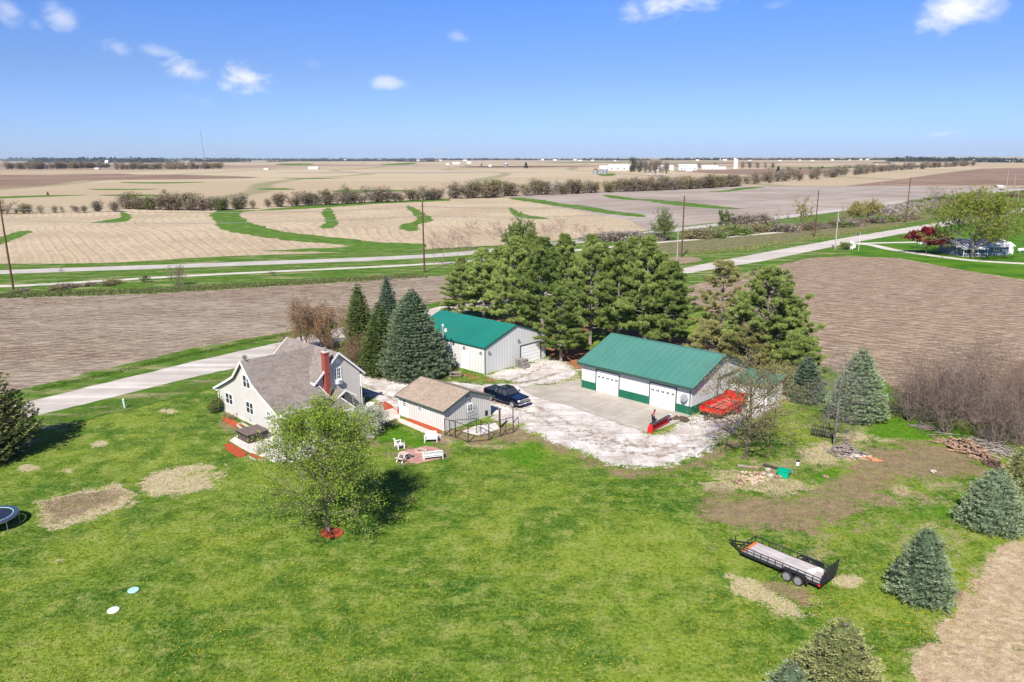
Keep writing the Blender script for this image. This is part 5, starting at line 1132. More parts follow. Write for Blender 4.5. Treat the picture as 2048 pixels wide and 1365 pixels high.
mb=MB(); [mb.box(x-.09,x+.09,-.08,.08,0,2.6) for x in (-.8,.0)]; mb.box(-1.3,-.2,-.05,.05,2.0,2.7); mb.box(-1.,.2,-.05,.05,.4,1.2); mb.build('stand',m_white,o); mb=MB(); mb.box(-.1,.9,-.05,.05,.5,1.6); mb.build('board',m_white,o)
o=thing('flag_pole','thin white flag pole with a dark flag by the neighbour driveway','flag pole',(*G(1717,502),0)); mb=MB(); mb.tube((0,0,0),(0,0,5.6),.06,.04,6); mb.build('shaft',m_white,o); mb=MB(); mb.box(-1.0,-.05,-.01,.01,4.6,5.5); mb.build('flag',m_dish,o)
o=thing('small_post','small post standing on the neighbour lawn','post',(*G(1829,505),0)); mb=MB(); mb.tube((0,0,0),(0,0,1.2),.07,.07,6); mb.build('shaft',m_white,o); mb=MB(); mb.box(-.2,.2,-.2,.2,1.2,1.45); mb.build('head',m_grey,o)
# ------------------------------------------------------------------ vegetation
def rnd_unit(n,rg): v=rg.normal(size=(n,3)); return v/np.linalg.norm(v,axis=1)[:,None]
def tris(C,D,ln,wd,rg,bend=0.):
    """needle or leaf triangles at C pointing along D"""
    n=len(C); S=np.cross(D,rnd_unit(n,rg)); S/=np.linalg.norm(S,axis=1)[:,None]+1e-9
    ln=np.broadcast_to(ln,(n,))[:,None]; wd=np.broadcast_to(wd,(n,))[:,None]
    V=np.stack([C-S*wd/2,C+S*wd/2,C+D*ln],1).reshape(-1,3); F=np.arange(3*n).reshape(-1,3); return V,F
def leaves(C,D,ln,wd,rg):
    """diamond leaves (two triangles as one quad)"""
    n=len(C); S=np.cross(D,rnd_unit(n,rg)); S/=np.linalg.norm(S,axis=1)[:,None]+1e-9
    ln=np.broadcast_to(ln,(n,))[:,None]; wd=np.broadcast_to(wd,(n,))[:,None]
    V=np.stack([C,C+D*ln*.5+S*wd/2,C+D*ln,C+D*ln*.5-S*wd/2],1).reshape(-1,3); F=np.arange(4*n).reshape(-1,4); return V,F
def segs(P,Q,r0,r1,n=3):
    """many tapered prisms at once"""
    P=np.asarray(P,float);Q=np.asarray(Q,float); m=len(P); D=Q-P; D/=np.linalg.norm(D,axis=1)[:,None]+1e-9
    up=np.where(np.abs(D[:,2:3])<.9,np.array([[0,0,1.]]),np.array([[1.,0,0]])); A=np.cross(D,up); A/=np.linalg.norm(A,axis=1)[:,None]; B=np.cross(A,D)
    r0=np.broadcast_to(r0,(m,)); r1=np.broadcast_to(r1,(m,)); t=2*np.pi*np.arange(n)/n
    ring=np.cos(t)[None,:,None]*A[:,None]+np.sin(t)[None,:,None]*B[:,None]
    V=np.concatenate([P[:,None]+ring*r0[:,None,None],Q[:,None]+ring*r1[:,None,None]],1).reshape(-1,3)
    i=np.arange(n); f=np.stack([i,(i+1)%n,n+(i+1)%n,n+i],1); F=(f[None]+(np.arange(m)*2*n)[:,None,None]).reshape(-1,4); return V,F
def cat_(L):
    off=0; Vs=[];Fs=[]
    for V,F in L: Vs.append(V); Fs.append(F+off); off+=len(V)
    return np.concatenate(Vs),np.concatenate(Fs)
m_bark=mat('grey_brown_bark',(.22,.18,.15),.9,(.12,.095,.075),4,stretch=(1,1,.3),bump=.01)
m_barkp=mat('grey_pine_bark',(.30,.26,.23),.9,(.17,.14,.12),3,stretch=(1,1,.3))
m_twig=mat('bare_twig',(.22,.17,.14),.9,(.125,.095,.078),2)
m_twigr=mat('reddish_bare_twig',(.25,.18,.14),.9,(.14,.10,.08),2)
m_twigg=mat('grey_bare_twig',(.34,.29,.26),.9,(.22,.18,.16),2)
L_blue=leafmat('blue_spruce_needles',(.050,.088,.042),(.335,.415,.240),.65,.1)
L_blued=leafmat('dark_blue_spruce_needles',(.045,.080,.050),(.26,.33,.21),.65,.1)
L_green=leafmat('green_spruce_needles',(.050,.080,.020),(.220,.265,.075),.65,.1)
L_yel=leafmat('yellow_green_spruce_needles',(.10,.13,.040),(.40,.40,.165),.65,.1)
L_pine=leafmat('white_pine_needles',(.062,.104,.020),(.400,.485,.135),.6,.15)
L_pineb=leafmat('thin_brownish_pine_needles',(.13,.125,.038),(.39,.37,.145),.7,.15)
L_ced=leafmat('olive_cedar_sprays',(.050,.070,.020),(.245,.265,.090),.7,.1)
L_spring=leafmat('fresh_spring_leaves',(.125,.205,.018),(.410,.525,.080),.55,.35)
L_spring2=leafmat('bright_young_leaves',(.150,.200,.020),(.400,.430,.075),.55,.35)
L_bud=leafmat('olive_buds',(.18,.16,.055),(.40,.37,.16),.7,.2)
L_orange=leafmat('bronze_buds',(.20,.115,.055),(.36,.215,.11),.7,.2)
L_red=leafmat('crimson_leaves',(.20,.015,.030),(.50,.070,.105),.6,.3)
L_white=leafmat('white_blossom',(.40,.42,.30),(.72,.70,.62),.7,.3)
L_lilac=leafmat('pale_blossom_thicket',(.22,.18,.14),(.48,.43,.37),.7,.2)
L_yellow=leafmat('yellow_catkins',(.22,.19,.045),(.40,.35,.10),.7,.2)
L_mid=leafmat('mid_green_leaves',(.085,.125,.03),(.26,.31,.10),.65,.2)
def conifer(name,h,r,seed,lm,dens=1.,nl=.20,gap=0.,trunkshow=0.,shape=.85,tipup=.15):
    r*=1.06
    rg=np.random.default_rng(seed); Cs=[];Ds=[];T=[];bP=[];bQ=[]
    nlev=int(h/.36); 
    for i in range(nlev):
        t=(i+.5)/nlev; z=trunkshow+t*(h-trunkshow); R0=r*((1-t)**shape)*(1-.25*max(0,.12-t)/.12)+.10
        nb=max(5,int(2*math.pi*R0/.42*1.0)); a0=rg.uniform(0,6.28)
        for b in range(nb):
            if gap and rg.random()<gap: continue
            a=a0+2*math.pi*(b+rg.uniform(-.35,.35))/nb; L=R0*rg.uniform(.78,1.12)
            dirh=np.array([math.cos(a),math.sin(a),0]); side=np.array([-dirh[1],dirh[0],0])
            k=max(3,int(L*.62/.14*dens)); s=rg.uniform(.30,1.,k)**.8
            lat=rg.normal(0,.13+.10*L*(1-s),k); drop=-.10*L*s+tipup*L*s**2+rg.normal(0,.035,k)
            C=dirh[None]*(s*L)[:,None]+side[None]*lat[:,None]; C[:,2]+=z+drop
            m=7; C=np.repeat(C,m,0); s_=np.repeat(s,m)
            D=dirh[None]*rg.uniform(.35,1.1,(k*m,1))+side[None]*rg.normal(0,.7,(k*m,1)); D[:,2]+=rg.uniform(-.1,.75,k*m); D/=np.linalg.norm(D,axis=1)[:,None]
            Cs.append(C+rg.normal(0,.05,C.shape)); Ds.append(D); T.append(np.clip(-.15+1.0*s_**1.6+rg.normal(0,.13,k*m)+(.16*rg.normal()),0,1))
            bP.append((0,0,z)); bQ.append(tuple(dirh*L*.85+np.array([0,0,z-.02*L])))
    C=np.concatenate(Cs);D=np.concatenate(Ds);T=np.concatenate(T)
    V,F=tris(C,D,nl*rg.uniform(.7,1.3,len(C)),nl*.42,rg); tone=np.repeat(T,3)
    # core added to block see-through; crown's inner shade put into its dark tone
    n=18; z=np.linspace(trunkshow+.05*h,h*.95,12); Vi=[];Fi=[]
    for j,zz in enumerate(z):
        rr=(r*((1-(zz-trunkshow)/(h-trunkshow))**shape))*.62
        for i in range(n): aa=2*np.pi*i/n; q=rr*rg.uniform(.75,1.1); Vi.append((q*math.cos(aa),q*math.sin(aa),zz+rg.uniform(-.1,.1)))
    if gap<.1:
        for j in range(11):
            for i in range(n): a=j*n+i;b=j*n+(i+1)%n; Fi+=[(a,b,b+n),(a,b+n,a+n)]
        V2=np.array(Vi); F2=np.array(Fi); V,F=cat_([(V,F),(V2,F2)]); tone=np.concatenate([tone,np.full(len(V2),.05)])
    tv,tf=segs([(0,0,-.1)],[(0,0,h*.97)],[.022*h+.05],[.015],8); bv,bf=segs(bP,bQ,.03,.01,3)
    return npmesh('needles',V,F,tone),npmesh('trunk',*cat_([(tv,tf),(bv,bf)])),lm
def pine(name,h,seed,rmax,lm,thin=0.,base=.16,crook=.0,nl=.30,pw=.95):
    rg=np.random.default_rng(seed); Cs=[];Ds=[];T=[];bP=[];bQ=[];bR=[]
    z=base*h
    while z<h*.985:
        t=(z/h-base)/(1-base); R0=rmax*(1-t)**pw*(.72+.35*math.sin(min(1,t*3.2)*1.57))+.28
        nb=int(rg.integers(5,8)); a0=rg.uniform(0,6.28)
        for b in range(nb):
            if rg.random()<thin*.5+.05: continue
            a=a0+2*math.pi*(b+rg.uniform(-.3,.3))/nb; L=R0*rg.uniform(.55,1.25); up=rg.uniform(.05,.35)+.5*t
            dh=np.array([math.cos(a),math.sin(a),0]); sd=np.array([-dh[1],dh[0],0]); P0=np.array([0,0,z]); tip=P0+dh*L+np.array([0,0,L*up])
            bP.append(P0);bQ.append(tip*.92+P0*.08);bR.append(.02+.012*L)
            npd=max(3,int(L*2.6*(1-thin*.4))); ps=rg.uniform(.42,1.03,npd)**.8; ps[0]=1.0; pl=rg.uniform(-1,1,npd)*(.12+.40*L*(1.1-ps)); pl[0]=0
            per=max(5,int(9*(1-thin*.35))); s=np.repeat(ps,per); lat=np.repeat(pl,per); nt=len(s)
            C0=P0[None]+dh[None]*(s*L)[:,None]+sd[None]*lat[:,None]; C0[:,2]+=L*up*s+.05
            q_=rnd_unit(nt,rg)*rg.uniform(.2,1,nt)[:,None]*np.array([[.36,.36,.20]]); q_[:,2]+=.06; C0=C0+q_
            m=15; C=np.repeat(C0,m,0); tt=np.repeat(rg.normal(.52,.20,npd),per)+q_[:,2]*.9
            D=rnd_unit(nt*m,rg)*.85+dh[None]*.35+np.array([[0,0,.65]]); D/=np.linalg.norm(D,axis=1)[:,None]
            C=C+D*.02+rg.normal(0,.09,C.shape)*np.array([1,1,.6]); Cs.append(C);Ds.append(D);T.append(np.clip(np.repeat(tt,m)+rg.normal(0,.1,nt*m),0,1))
        z+=rg.uniform(.36,.70)*(1.-.3*t)
    C=np.concatenate(Cs);D=np.concatenate(Ds);T=np.concatenate(T)
    V,F=tris(C,D,nl*rg.uniform(.7,1.4,len(C)),nl*.24,rg)
    tv,tf=segs([(0,0,-.1),(0,0,h*.5)],[(0,0,h*.5),(0,0,h*.97)],[.017*h+.05,.011*h+.02],[.011*h+.02,.02],8); bv,bf=segs(bP,bQ,bR,.012,4)
    return npmesh('needles',V,F,np.repeat(T,3)),npmesh('trunk',*cat_([(tv,tf),(bv,bf)])),lm
def broadleaf(name,h,r,seed,lm,leafn=3.,ll=.12,lw=.07,trunk=.18,clear=.18,up=.5,twigm=None,levels=4,stems=1,tw=.012,nbr=(9,6,5,4),flat=.9,droop=0.,lim=.42):
    """branching tree: leafn = leaves per twig tip"""
    rg=np.random.default_rng(seed); P=[];Q=[];R0=[];R1=[];tips=[]
    tr=trunk
    def branch(p,d,L,rad,lev):
        q=p.copy(); dd=d.copy(); n=3 if lev<levels else 2; pts=[p]
        for i in range(n):
            dd=dd+rg.normal(0,.16 if lev else .045,3); dd[2]+=(.10-droop if lev>0 else .2); dd/=np.linalg.norm(dd)
            qn=q+dd*L/n; a=rad*(1-i/n*.55); b=rad*(1-(i+1)/n*.55)
            P.append(q);Q.append(qn);R0.append(max(a,tw*.6));R1.append(max(b,tw*.5)); q=qn; pts.append(q)
        if lev>=levels: tips.append((q,dd)); tips.append((pts[1],dd)); return
        k=nbr[min(lev,len(nbr)-1)]
        for j in range(k):
            t=rg.uniform(.25,1.) if lev>0 else (clear+(1-clear)*(j+.5)/k)
            i=min(int(t*n),n-1); pt=pts[i]+(pts[i+1]-pts[i])*(t*n-i)
            a=rg.uniform(0,6.28) if lev>0 else j*2.4+rg.uniform(-.3,.3)
            u=np.cross(dd,rnd_unit(1,rg)[0]) if lev>0 else np.array([math.cos(a),math.sin(a),0])
            u/=np.linalg.norm(u)+1e-9
            nd=u*(1-up*.5)+dd*up*(.9 if lev>0 else .75*(.4+t)); nd/=np.linalg.norm(nd)
            if lev==0: Ln=r*1.02*(1.0-.55*max(0,t-.45)/.55)*rg.uniform(.8,1.1)*(.75 if t<.3 else 1)
            else: Ln=L*rg.uniform(.42,.66)
            branch(pt,nd,Ln,rad*(lim if lev==0 else .55)*(1.05-.5*t),lev+1)
    if stems==1: branch(np.zeros(3),np.array([0,0,1.]),h*.9,tr,0)
    else:
        for s in range(stems):
            a=6.28*s/stems+rg.uniform(-.4,.4); t=rg.uniform(.15,.8); d=np.array([math.cos(a)*t,math.sin(a)*t,1.]); d/=np.linalg.norm(d)
            o=np.array([math.cos(a),math.sin(a),0])*rg.uniform(.05,.5)*r*.35
            branch(o,d,h*rg.uniform(.6,.95),tr*rg.uniform(.6,1),1)
    P=np.array(P);Q=np.array(Q); TP=np.array([t[0] for t in tips]); TD=np.array([t[1] for t in tips])
    kz=h/np.percentile(TP[:,2],99); kr=min(1.6,max(.5,r/np.percentile(np.hypot(TP[:,0],TP[:,1]),93))); sc_=np.array([[kr,kr,kz]]); P=P*sc_;Q=Q*sc_;TP=TP*sc_
    V,F=segs(P,Q,R0,R1,3)
    tme=npmesh('branches',V,F)
    lme=None
    if leafn and lm:
        k=max(1,int(round(leafn)))
        C=np.repeat(TP,k,0)+rg.normal(0,.16,(len(TP)*k,3)); D=rnd_unit(len(C),rg)*.8+np.repeat(TD,k,0)*.5+np.array([[0,0,.25-droop*2]]); D/=np.linalg.norm(D,axis=1)[:,None]
        V,F=leaves(C,D,ll*rg.uniform(.7,1.3,len(C)),lw,rg); lme=npmesh('leaves',V,F,np.repeat(np.clip(rg.normal(.5,.22,len(C)),0,1),4))
    return lme,tme,lm
def plant(name,parts,label,cat,loc,rz=0.,group=None,s=1.,barkm=None,leafname='foliage',zs=1.):
    lme,tme,lm=parts; o=thing(name,label,cat,(loc[0],loc[1],0),rz,group,s); o.scale=(s,s,s*zs)
    if lme: c=link(lme,leafname,[],o); (lme.materials.append(lm) if not lme.materials else None)
    t=link(tme,'trunk' if leafname!='foliage' or True else 'trunk',[],o); (tme.materials.append(barkm or m_bark) if not tme.materials else None)
    return o
def again(src,label,loc,rz,s=1.,zs=1.,group=None):
    c=copy_tree(src); c.location=(loc[0],loc[1],0); c.rotation_euler=(0,0,rz); c.scale=(s,s,s*zs); c['label']=label
    if group: c['group']=group
    return c
rp=random.Random(5)
def hw(base,halfpx): # radius in metres of a half width in photo pixels
    X,Y=G(*base); return halfpx*(Y*math.cos(PIT)+CAM_H*math.sin(PIT))/FPX
# --- spruces (base px, top y, half width px, kind)
for i,(b,top,hwp,lm,sh,dens,lab) in enumerate([
  ((828,752),578,74,L_blue,.66,1.1,'large silvery blue spruce between the farmhouse and the steel shed'),
  ((722,722),568,40,L_green,.66,1.,'dark green spruce nearest the brown-budded trees'),
  ((778,690),553,36,L_blued,.72,1.,'dark blue-green spruce top standing furthest back of the spruce clump'),
  ((762,748),605,48,L_green,.75,1.,'light green spruce squeezed between the dark spruce and the large blue one'),
  ((1610,802),714,40,L_blued,.58,1.,'small rounded blue-green spruce behind the lean-to'),
  ((1712,838),699,58,L_blue,.58,1.,'broad grey-blue spruce standing behind the bare dead tree'),
  ((1840,1196),1058,64,L_blue,.56,1.35,'blunt blue spruce on the lawn right of the flatbed trailer'),
  ((1981,1054),938,66,L_blue,.56,1.25,'wide blue spruce at the edge of the dry field below the firewood'),
  ((2042,980),893,42,L_yel,.55,1.2,'yellow-green spruce cut by the right edge behind the wide blue one'),
  ((1672,1402),1243,98,L_yel,.60,1.6,'yellow-tipped spruce at the bottom edge of the photo'),
  ((1572,1440),1326,62,L_blue,.6,1.4,'pale silver spruce cut by the bottom edge')]):
    X,Y=G(*b); h=HT(b,top); r_=hw(b,hwp)
    bx=(b[0],b[1]-0)
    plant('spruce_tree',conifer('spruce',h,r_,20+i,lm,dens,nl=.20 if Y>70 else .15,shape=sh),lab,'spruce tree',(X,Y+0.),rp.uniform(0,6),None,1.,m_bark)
# --- cedar at the left edge
b=(-12,912); X,Y=G(*b)
plant('cedar_tree',conifer('cedar',HT(b,722),hw(b,92),51,L_ced,.62,nl=.26,gap=.52,shape=.75,tipup=.55),'ragged olive-brown cedar cut by the left edge beside the road','cedar tree',(X,Y))
b=(-30,930); 
plant('cedar_tree',conifer('cedar',4.5,2.6,52,L_ced,.7,nl=.24,gap=.3,shape=.6,tipup=.4),'low brownish cedar scrub at the foot of the left edge cedar','cedar tree',G(*b))
# --- pines
PN=[pine('pine',13.,60+i,4.4,L_pine,.08+.05*(i%3)) for i in range(5)]
gp='pines of the grove between the sheds and the road'
plist=[((925,642),503,0,'leftmost pine of the grove behind the steel shed'),((968,648),492,1,'second pine from the left behind the steel shed roof'),((1030,668),478,2,'third pine from the left, behind the ridge end of the steel shed'),
 ((1085,684),486,3,'pine above the overhead door corner of the steel shed'),((1122,722),560,4,'low front pine between the steel shed and the workshop'),((1180,690),468,0,'tall centre pine with bare grey limbs showing'),
 ((1235,692),488,1,'pine behind the left end of the workshop ridge'),((1290,698),484,2,'pine behind the middle of the workshop ridge'),((1338,704),512,3,'rightmost full pine before the thin brownish one'),
 ((1000,622),486,4,'back row pine beyond the second and third front pines'),((1060,628),470,0,'back row pine under the round olive tree'),((1128,636),478,2,'back row pine left of the tall centre pine'),((1200,642),476,3,'back row pine right of the tall centre pine'),((1262,650),470,1,'back row pine with a high spiky leader'),((1318,655),505,4,'back row pine next to the gravel road pole')]
src={}
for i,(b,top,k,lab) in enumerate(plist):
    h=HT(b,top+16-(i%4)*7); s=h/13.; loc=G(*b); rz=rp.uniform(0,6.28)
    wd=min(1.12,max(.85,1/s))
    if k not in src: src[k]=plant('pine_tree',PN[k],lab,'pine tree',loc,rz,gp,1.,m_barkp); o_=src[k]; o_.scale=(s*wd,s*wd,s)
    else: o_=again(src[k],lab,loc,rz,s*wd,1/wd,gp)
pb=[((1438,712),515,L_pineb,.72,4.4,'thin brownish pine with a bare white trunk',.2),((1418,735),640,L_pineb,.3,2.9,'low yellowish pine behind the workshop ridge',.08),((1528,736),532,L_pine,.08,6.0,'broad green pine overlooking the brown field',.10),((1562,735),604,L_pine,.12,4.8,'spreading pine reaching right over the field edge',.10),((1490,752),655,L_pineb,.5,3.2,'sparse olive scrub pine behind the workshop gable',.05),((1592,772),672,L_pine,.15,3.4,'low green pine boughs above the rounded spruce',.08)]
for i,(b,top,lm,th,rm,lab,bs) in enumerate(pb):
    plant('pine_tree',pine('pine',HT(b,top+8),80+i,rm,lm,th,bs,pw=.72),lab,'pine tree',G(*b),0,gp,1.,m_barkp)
# --- broadleaved trees near the house
m_deadbark=mat('grey_dead_bark',(.22,.20,.18),.9,(.13,.115,.10),3)
m_budbark=mat('olive_brown_bark',(.17,.135,.10),.9,(.09,.07,.05),3)
def bl(b,top,hwp,seed,lm,lab,**k):
    nm=k.pop('nm','tree'); cat=k.pop('cat','tree'); bark=k.pop('bark',m_bark); rz=k.pop('rz',0); grp=k.pop('grp',None)
    h=HT(b,top); return plant(nm,broadleaf(nm,h,hw(b,hwp),seed,lm,**k),lab,cat,G(*b),rz,grp,1.,bark)
bl((657,1064),810,110,101,L_spring,'leafy spring tree with a mottled trunk in a red mulch ring on the lawn',leafn=8,ll=.16,lw=.09,trunk=.17,clear=.17,up=.6,nbr=(28,10,7),tw=.011,levels=3)
bl((735,868),815,36,102,L_white,'small white-blossoming tree beside the farmhouse porch',nm='blossom_tree',leafn=9,ll=.14,lw=.11,trunk=.08,clear=.2,nbr=(14,7,6),levels=3)
bl((1490,918),712,108,103,L_bud,'bare budding tree with a flared orange-stained trunk by the gravel bend',leafn=3,ll=.17,lw=.09,trunk=.24,clear=.18,up=.5,nbr=(20,8,7),levels=3,tw=.013,bark=m_budbark,lim=.36)
bl((1667,894),690,62,104,None,'grey dead tree above the brush pile',leafn=0,trunk=.10,clear=.08,up=.55,nbr=(26,8,7),levels=3,tw=.010,bark=m_deadbark,lim=.42)
bl((1497,735),668,60,105,L_bud,'olive budding scrub tree behind the workshop gable',nm='scrub_tree',leafn=4,ll=.14,lw=.08,stems=5,trunk=.07,nbr=(6,6,5,4),levels=4)
bl((610,706),598,48,106,L_orange,'bronze-budded tree left behind the farmhouse roof',leafn=5,ll=.16,lw=.10,stems=4,trunk=.12,nbr=(6,8,6,5),levels=4)
bl((652,704),606,48,107,L_orange,'bronze-budded tree right behind the farmhouse ridge',leafn=5,ll=.16,lw=.10,stems=4,trunk=.12,nbr=(6,8,6,5),levels=4)
bl((712,745),650,40,108,L_orange,'reddish-brown shrub tree at the foot of the dark spruce',nm='shrub_tree',leafn=4,ll=.13,lw=.08,stems=5,trunk=.06,nbr=(5,6,5,4),levels=4)
bl((568,716),660,30,109,L_yellow,'small yellowish tree at the left end of the farmhouse roof',leafn=3,ll=.12,lw=.07,stems=3,trunk=.06,nbr=(5,5,4),levels=3)
bl((1590,790),735,38,110,L_bud,'olive thicket in front of the rounded spruce',nm='shrub',cat='shrub',leafn=5,ll=.13,lw=.08,stems=7,trunk=.04,nbr=(5,6,5,4),levels=4)
bl((434,825),796,9,111,L_green,'narrow dark shrub against the farmhouse corner',nm='shrub',cat='shrub',leafn=8,ll=.13,lw=.09,stems=9,trunk=.03,nbr=(5,5,4),levels=3)
bl((520,910),880,18,112,None,'bare red-stemmed shrub in the mulch bed below the patio',nm='shrub',cat='shrub',leafn=0,stems=8,trunk=.02,nbr=(4,3,3),levels=3,bark=m_twigr)
for i,(b,lab) in enumerate([((452,836),'tan ornamental grass clump at the farmhouse side bed, left of two'),((463,840),'tan ornamental grass clump at the farmhouse side bed, right of two')]):
    rg=np.random.default_rng(i); C=np.c_[rg.normal(0,.12,(260,2)),np.zeros(260)]; D=np.c_[rg.normal(0,.45,(260,2)),np.ones(260)]; D/=np.linalg.norm(D,axis=1)[:,None]
    V,F=tris(C,D,rg.uniform(.5,.9,260),.05,rg); o=link(npmesh('grass_clump',V,F,np.repeat(rg.uniform(0,1,260),3)),'grass_clump',leafmat('dry_clump',(.28,.24,.12),(.50,.44,.27))); o.location=(*G(*b),0); tagp(o,lab,'ornamental grass')
# --- bare thicket on the right
for i,(b,top,hwp,st,lab) in enumerate([((1818,842),736,54,7,'leftmost low dark bare thicket bush before the right field'),((1862,836),700,75,6,'wide bare thicket tree left of the upright one'),((1892,868),716,65,8,'dense brown bush at the front left of the thicket'),((1962,866),676,72,1,'upright bare tree with a dark trunk in the thicket'),
   ((1930,838),690,78,5,'tall bare thicket tree behind the upright one'),((2012,848),693,80,6,'bare thicket tree near the right edge'),((1990,900),758,67,8,'greyish bare bush above the firewood pile'),((2040,890),728,75,7,'bare bush cut by the right edge'),((2085,840),703,78,6,'bare tree just beyond the right edge')]):
    bl(b,top,hwp,130+i,L_orange if i%2 else None,lab,nm='bare_tree' if st<7 else 'bare_bush',cat='bare tree' if st<7 else 'bush',leafn=1 if i%2 else 0,ll=.12,lw=.05,stems=st+4 if st>1 else 1,trunk=.07 if st>1 else .14,nbr=(14,8,6,5) if st==1 else (6,8,6,4),levels=4 if st>1 else 3,up=.35,tw=.014,bark=m_twigr if i%2 else m_twig)
# --- neighbour's plants
bl((1944,516),384,95,150,L_spring2,'large spreading yellow-green tree in front of the neighbour house',leafn=9,ll=.45,lw=.26,trunk=.42,clear=.14,up=.75,nbr=(20,9,7),levels=3,tw=.03)
bl((1852,508),458,25,151,L_red,'dark red ornamental tree beside the neighbour driveway',leafn=16,ll=.36,lw=.28,trunk=.14,clear=.3,up=.9,nbr=(18,8,6),levels=3)
bl((1690,500),486,9,152,L_mid,'round clipped bush by the neighbour driveway entrance',nm='bush',cat='bush',leafn=16,ll=.22,lw=.16,stems=10,trunk=.05,nbr=(5,4,3),levels=3)
# --- trees along highway and trail
hl_=[((1036,520),440,28,L_mid,'round olive-green tree rising behind the pines',dict(leafn=16,ll=.55,lw=.20,stems=9,trunk=.12,nbr=(6,8,6,4),levels=3)),
 ((1326,482),420,25,L_mid,'green willow left of the dark tall pole',dict(leafn=8,ll=.5,lw=.18,stems=7,trunk=.15,nbr=(6,8,6),levels=3)),
 ((1445,464),422,18,L_mid,'small green tree at the highway verge, centre',dict(leafn=10,ll=.48,lw=.3,stems=3,trunk=.12,nbr=(6,5,5),levels=3)),
 ((1604,452),396,17,L_yellow,'yellowish willow left of a tall dark pole on the highway',dict(leafn=9,ll=.48,lw=.28,stems=3,trunk=.15,nbr=(6,5,5),levels=3)),
 ((1562,458),415,15,L_mid,'thin greenish tree beside the highway verge',dict(leafn=2,ll=.4,lw=.2,stems=3,trunk=.1,nbr=(6,5,4),levels=3)),
 ((1716,440),405,24,L_yellow,'yellow catkin willow, left of a pair',dict(leafn=12,ll=.55,lw=.22,stems=7,trunk=.15,nbr=(6,5,5),levels=3)),
 ((1744,436),400,20,L_yellow,'yellow catkin willow, right of a pair',dict(leafn=12,ll=.55,lw=.22,stems=7,trunk=.15,nbr=(6,5,5),levels=3)),
 ((1685,448),414,16,L_bud,'olive budding tree beside the yellow willows',dict(leafn=3,ll=.45,lw=.22,stems=3,trunk=.12,nbr=(6,5,4),levels=3)),
 ((1875,408),366,28,L_bud,'broad bare-crowned tree above the blossoming thicket',dict(leafn=2,ll=.5,lw=.22,stems=4,trunk=.25,nbr=(7,6,5),levels=3,tw=.04)),
 ((1955,400),362,22,None,'dark leaning bare tree behind the neighbour tree',dict(leafn=0,stems=4,trunk=.2,nbr=(6,6,5),levels=3,tw=.04)),
 ((352,572),530,22,L_mid,'greenish shrub on the trail verge at left',dict(nm='shrub',cat='shrub',leafn=2,ll=.3,lw=.15,stems=6,trunk=.06,nbr=(5,5,4),levels=3)),
 ((366,573),528,16,None,'reddish bare shrub beside the green one on the trail verge',dict(nm='shrub',cat='shrub',leafn=0,stems=6,trunk=.06,nbr=(5,5,4),levels=3)),
 ((126,557),534,7,None,'lone little bare sapling between highway and trail at left',dict(nm='sapling',leafn=0,trunk=.06,nbr=(8,4,3),levels=3)),
 ((545,553),540,10,None,'low reddish shrub on the trail in the centre left',dict(nm='shrub',cat='shrub',leafn=0,stems=6,trunk=.04,nbr=(5,5,4),levels=3)),
 ((778,562),550,12,None,'low grey shrub at the tilled field edge',dict(nm='shrub',cat='shrub',leafn=0,stems=6,trunk=.04,nbr=(5,5,4),levels=3)),
 ((290,566),550,9,L_mid,'small greenish shrub left of the trail shrubs',dict(nm='shrub',cat='shrub',leafn=2,ll=.3,lw=.15,stems=6,trunk=.04,nbr=(5,5,4),levels=3))]
for i,(b,top,hwp,lm,lab,k) in enumerate(hl_): bl(b,top,hwp,170+i,lm,lab,tw=k.pop('tw',.03),bark=m_twigr if 'reddish' in lab else m_bark,**k)
def small_proto(kind,seed):
    """light far-off tree, 10 m tall: one mesh with twigs and leaf flecks"""
    rg=np.random.default_rng(seed)
    if kind=='conifer':
        n=1500; t=rg.uniform(0,1,n); rr=2.6*(1-t)**.8*rg.uniform(.5,1,n); a=rg.uniform(0,6.28,n); C=np.c_[rr*np.cos(a),rr*np.sin(a),t*9.6+.3]; D=np.c_[np.cos(a),np.sin(a),rg.uniform(-.2,.5,n)]; V,F=tris(C,D,.8,.5,rg); return V,F,rg.uniform(0,1,len(V))
    st=int(rg.integers(2,5)); P=[];Q=[];R0=[]
    n0=26
    for s in range(st):
        a=rg.uniform(0,6.28); base=np.array([math.cos(a),math.sin(a),0])*rg.uniform(0,.8); top=base*rg.uniform(2,5)+np.array([0,0,rg.uniform(6,8.5)]); P.append(base);Q.append(top);R0.append(.2)
        for j in range(n0):
            t=rg.uniform(.02,1); p=base+(top-base)*t; d=rnd_unit(1,rg)[0]; d[2]=abs(d[2])*.8+.25; L=rg.uniform(1.4,3.6)*(1.2-t*.5); q=p+d*L; P.append(p);Q.append(q);R0.append(.055)
            for m_ in range(5): tt=rg.uniform(.3,1); p2=p+(q-p)*tt; d2=rnd_unit(1,rg)[0]; d2[2]+=.5; P.append(p2);Q.append(p2+d2*rg.uniform(.5,1.3));R0.append(.035)
    P=np.array(P);Q=np.array(Q); D=Q-P; L=np.linalg.norm(D,axis=1); D/=L[:,None]; V,F=tris(P,D,L,np.array(R0)*2.2,rg); tone=np.zeros(len(V))
    k=np.repeat(np.arange(st*(1+n0*6))[-st*n0*6:],1); C=Q[np.array(R0)<.05]; C=np.repeat(C,2,0)+rg.normal(0,.3,(len(C)*2,3)); V2,F2=tris(C,rnd_unit(len(C),rg),.55,.32,rg)
    V,F=cat_([(V,F),(V2,F2)]); tone=np.concatenate([rg.uniform(0,.4,len(tone)),rg.uniform(.3,1,len(V2))]); return V,F,tone
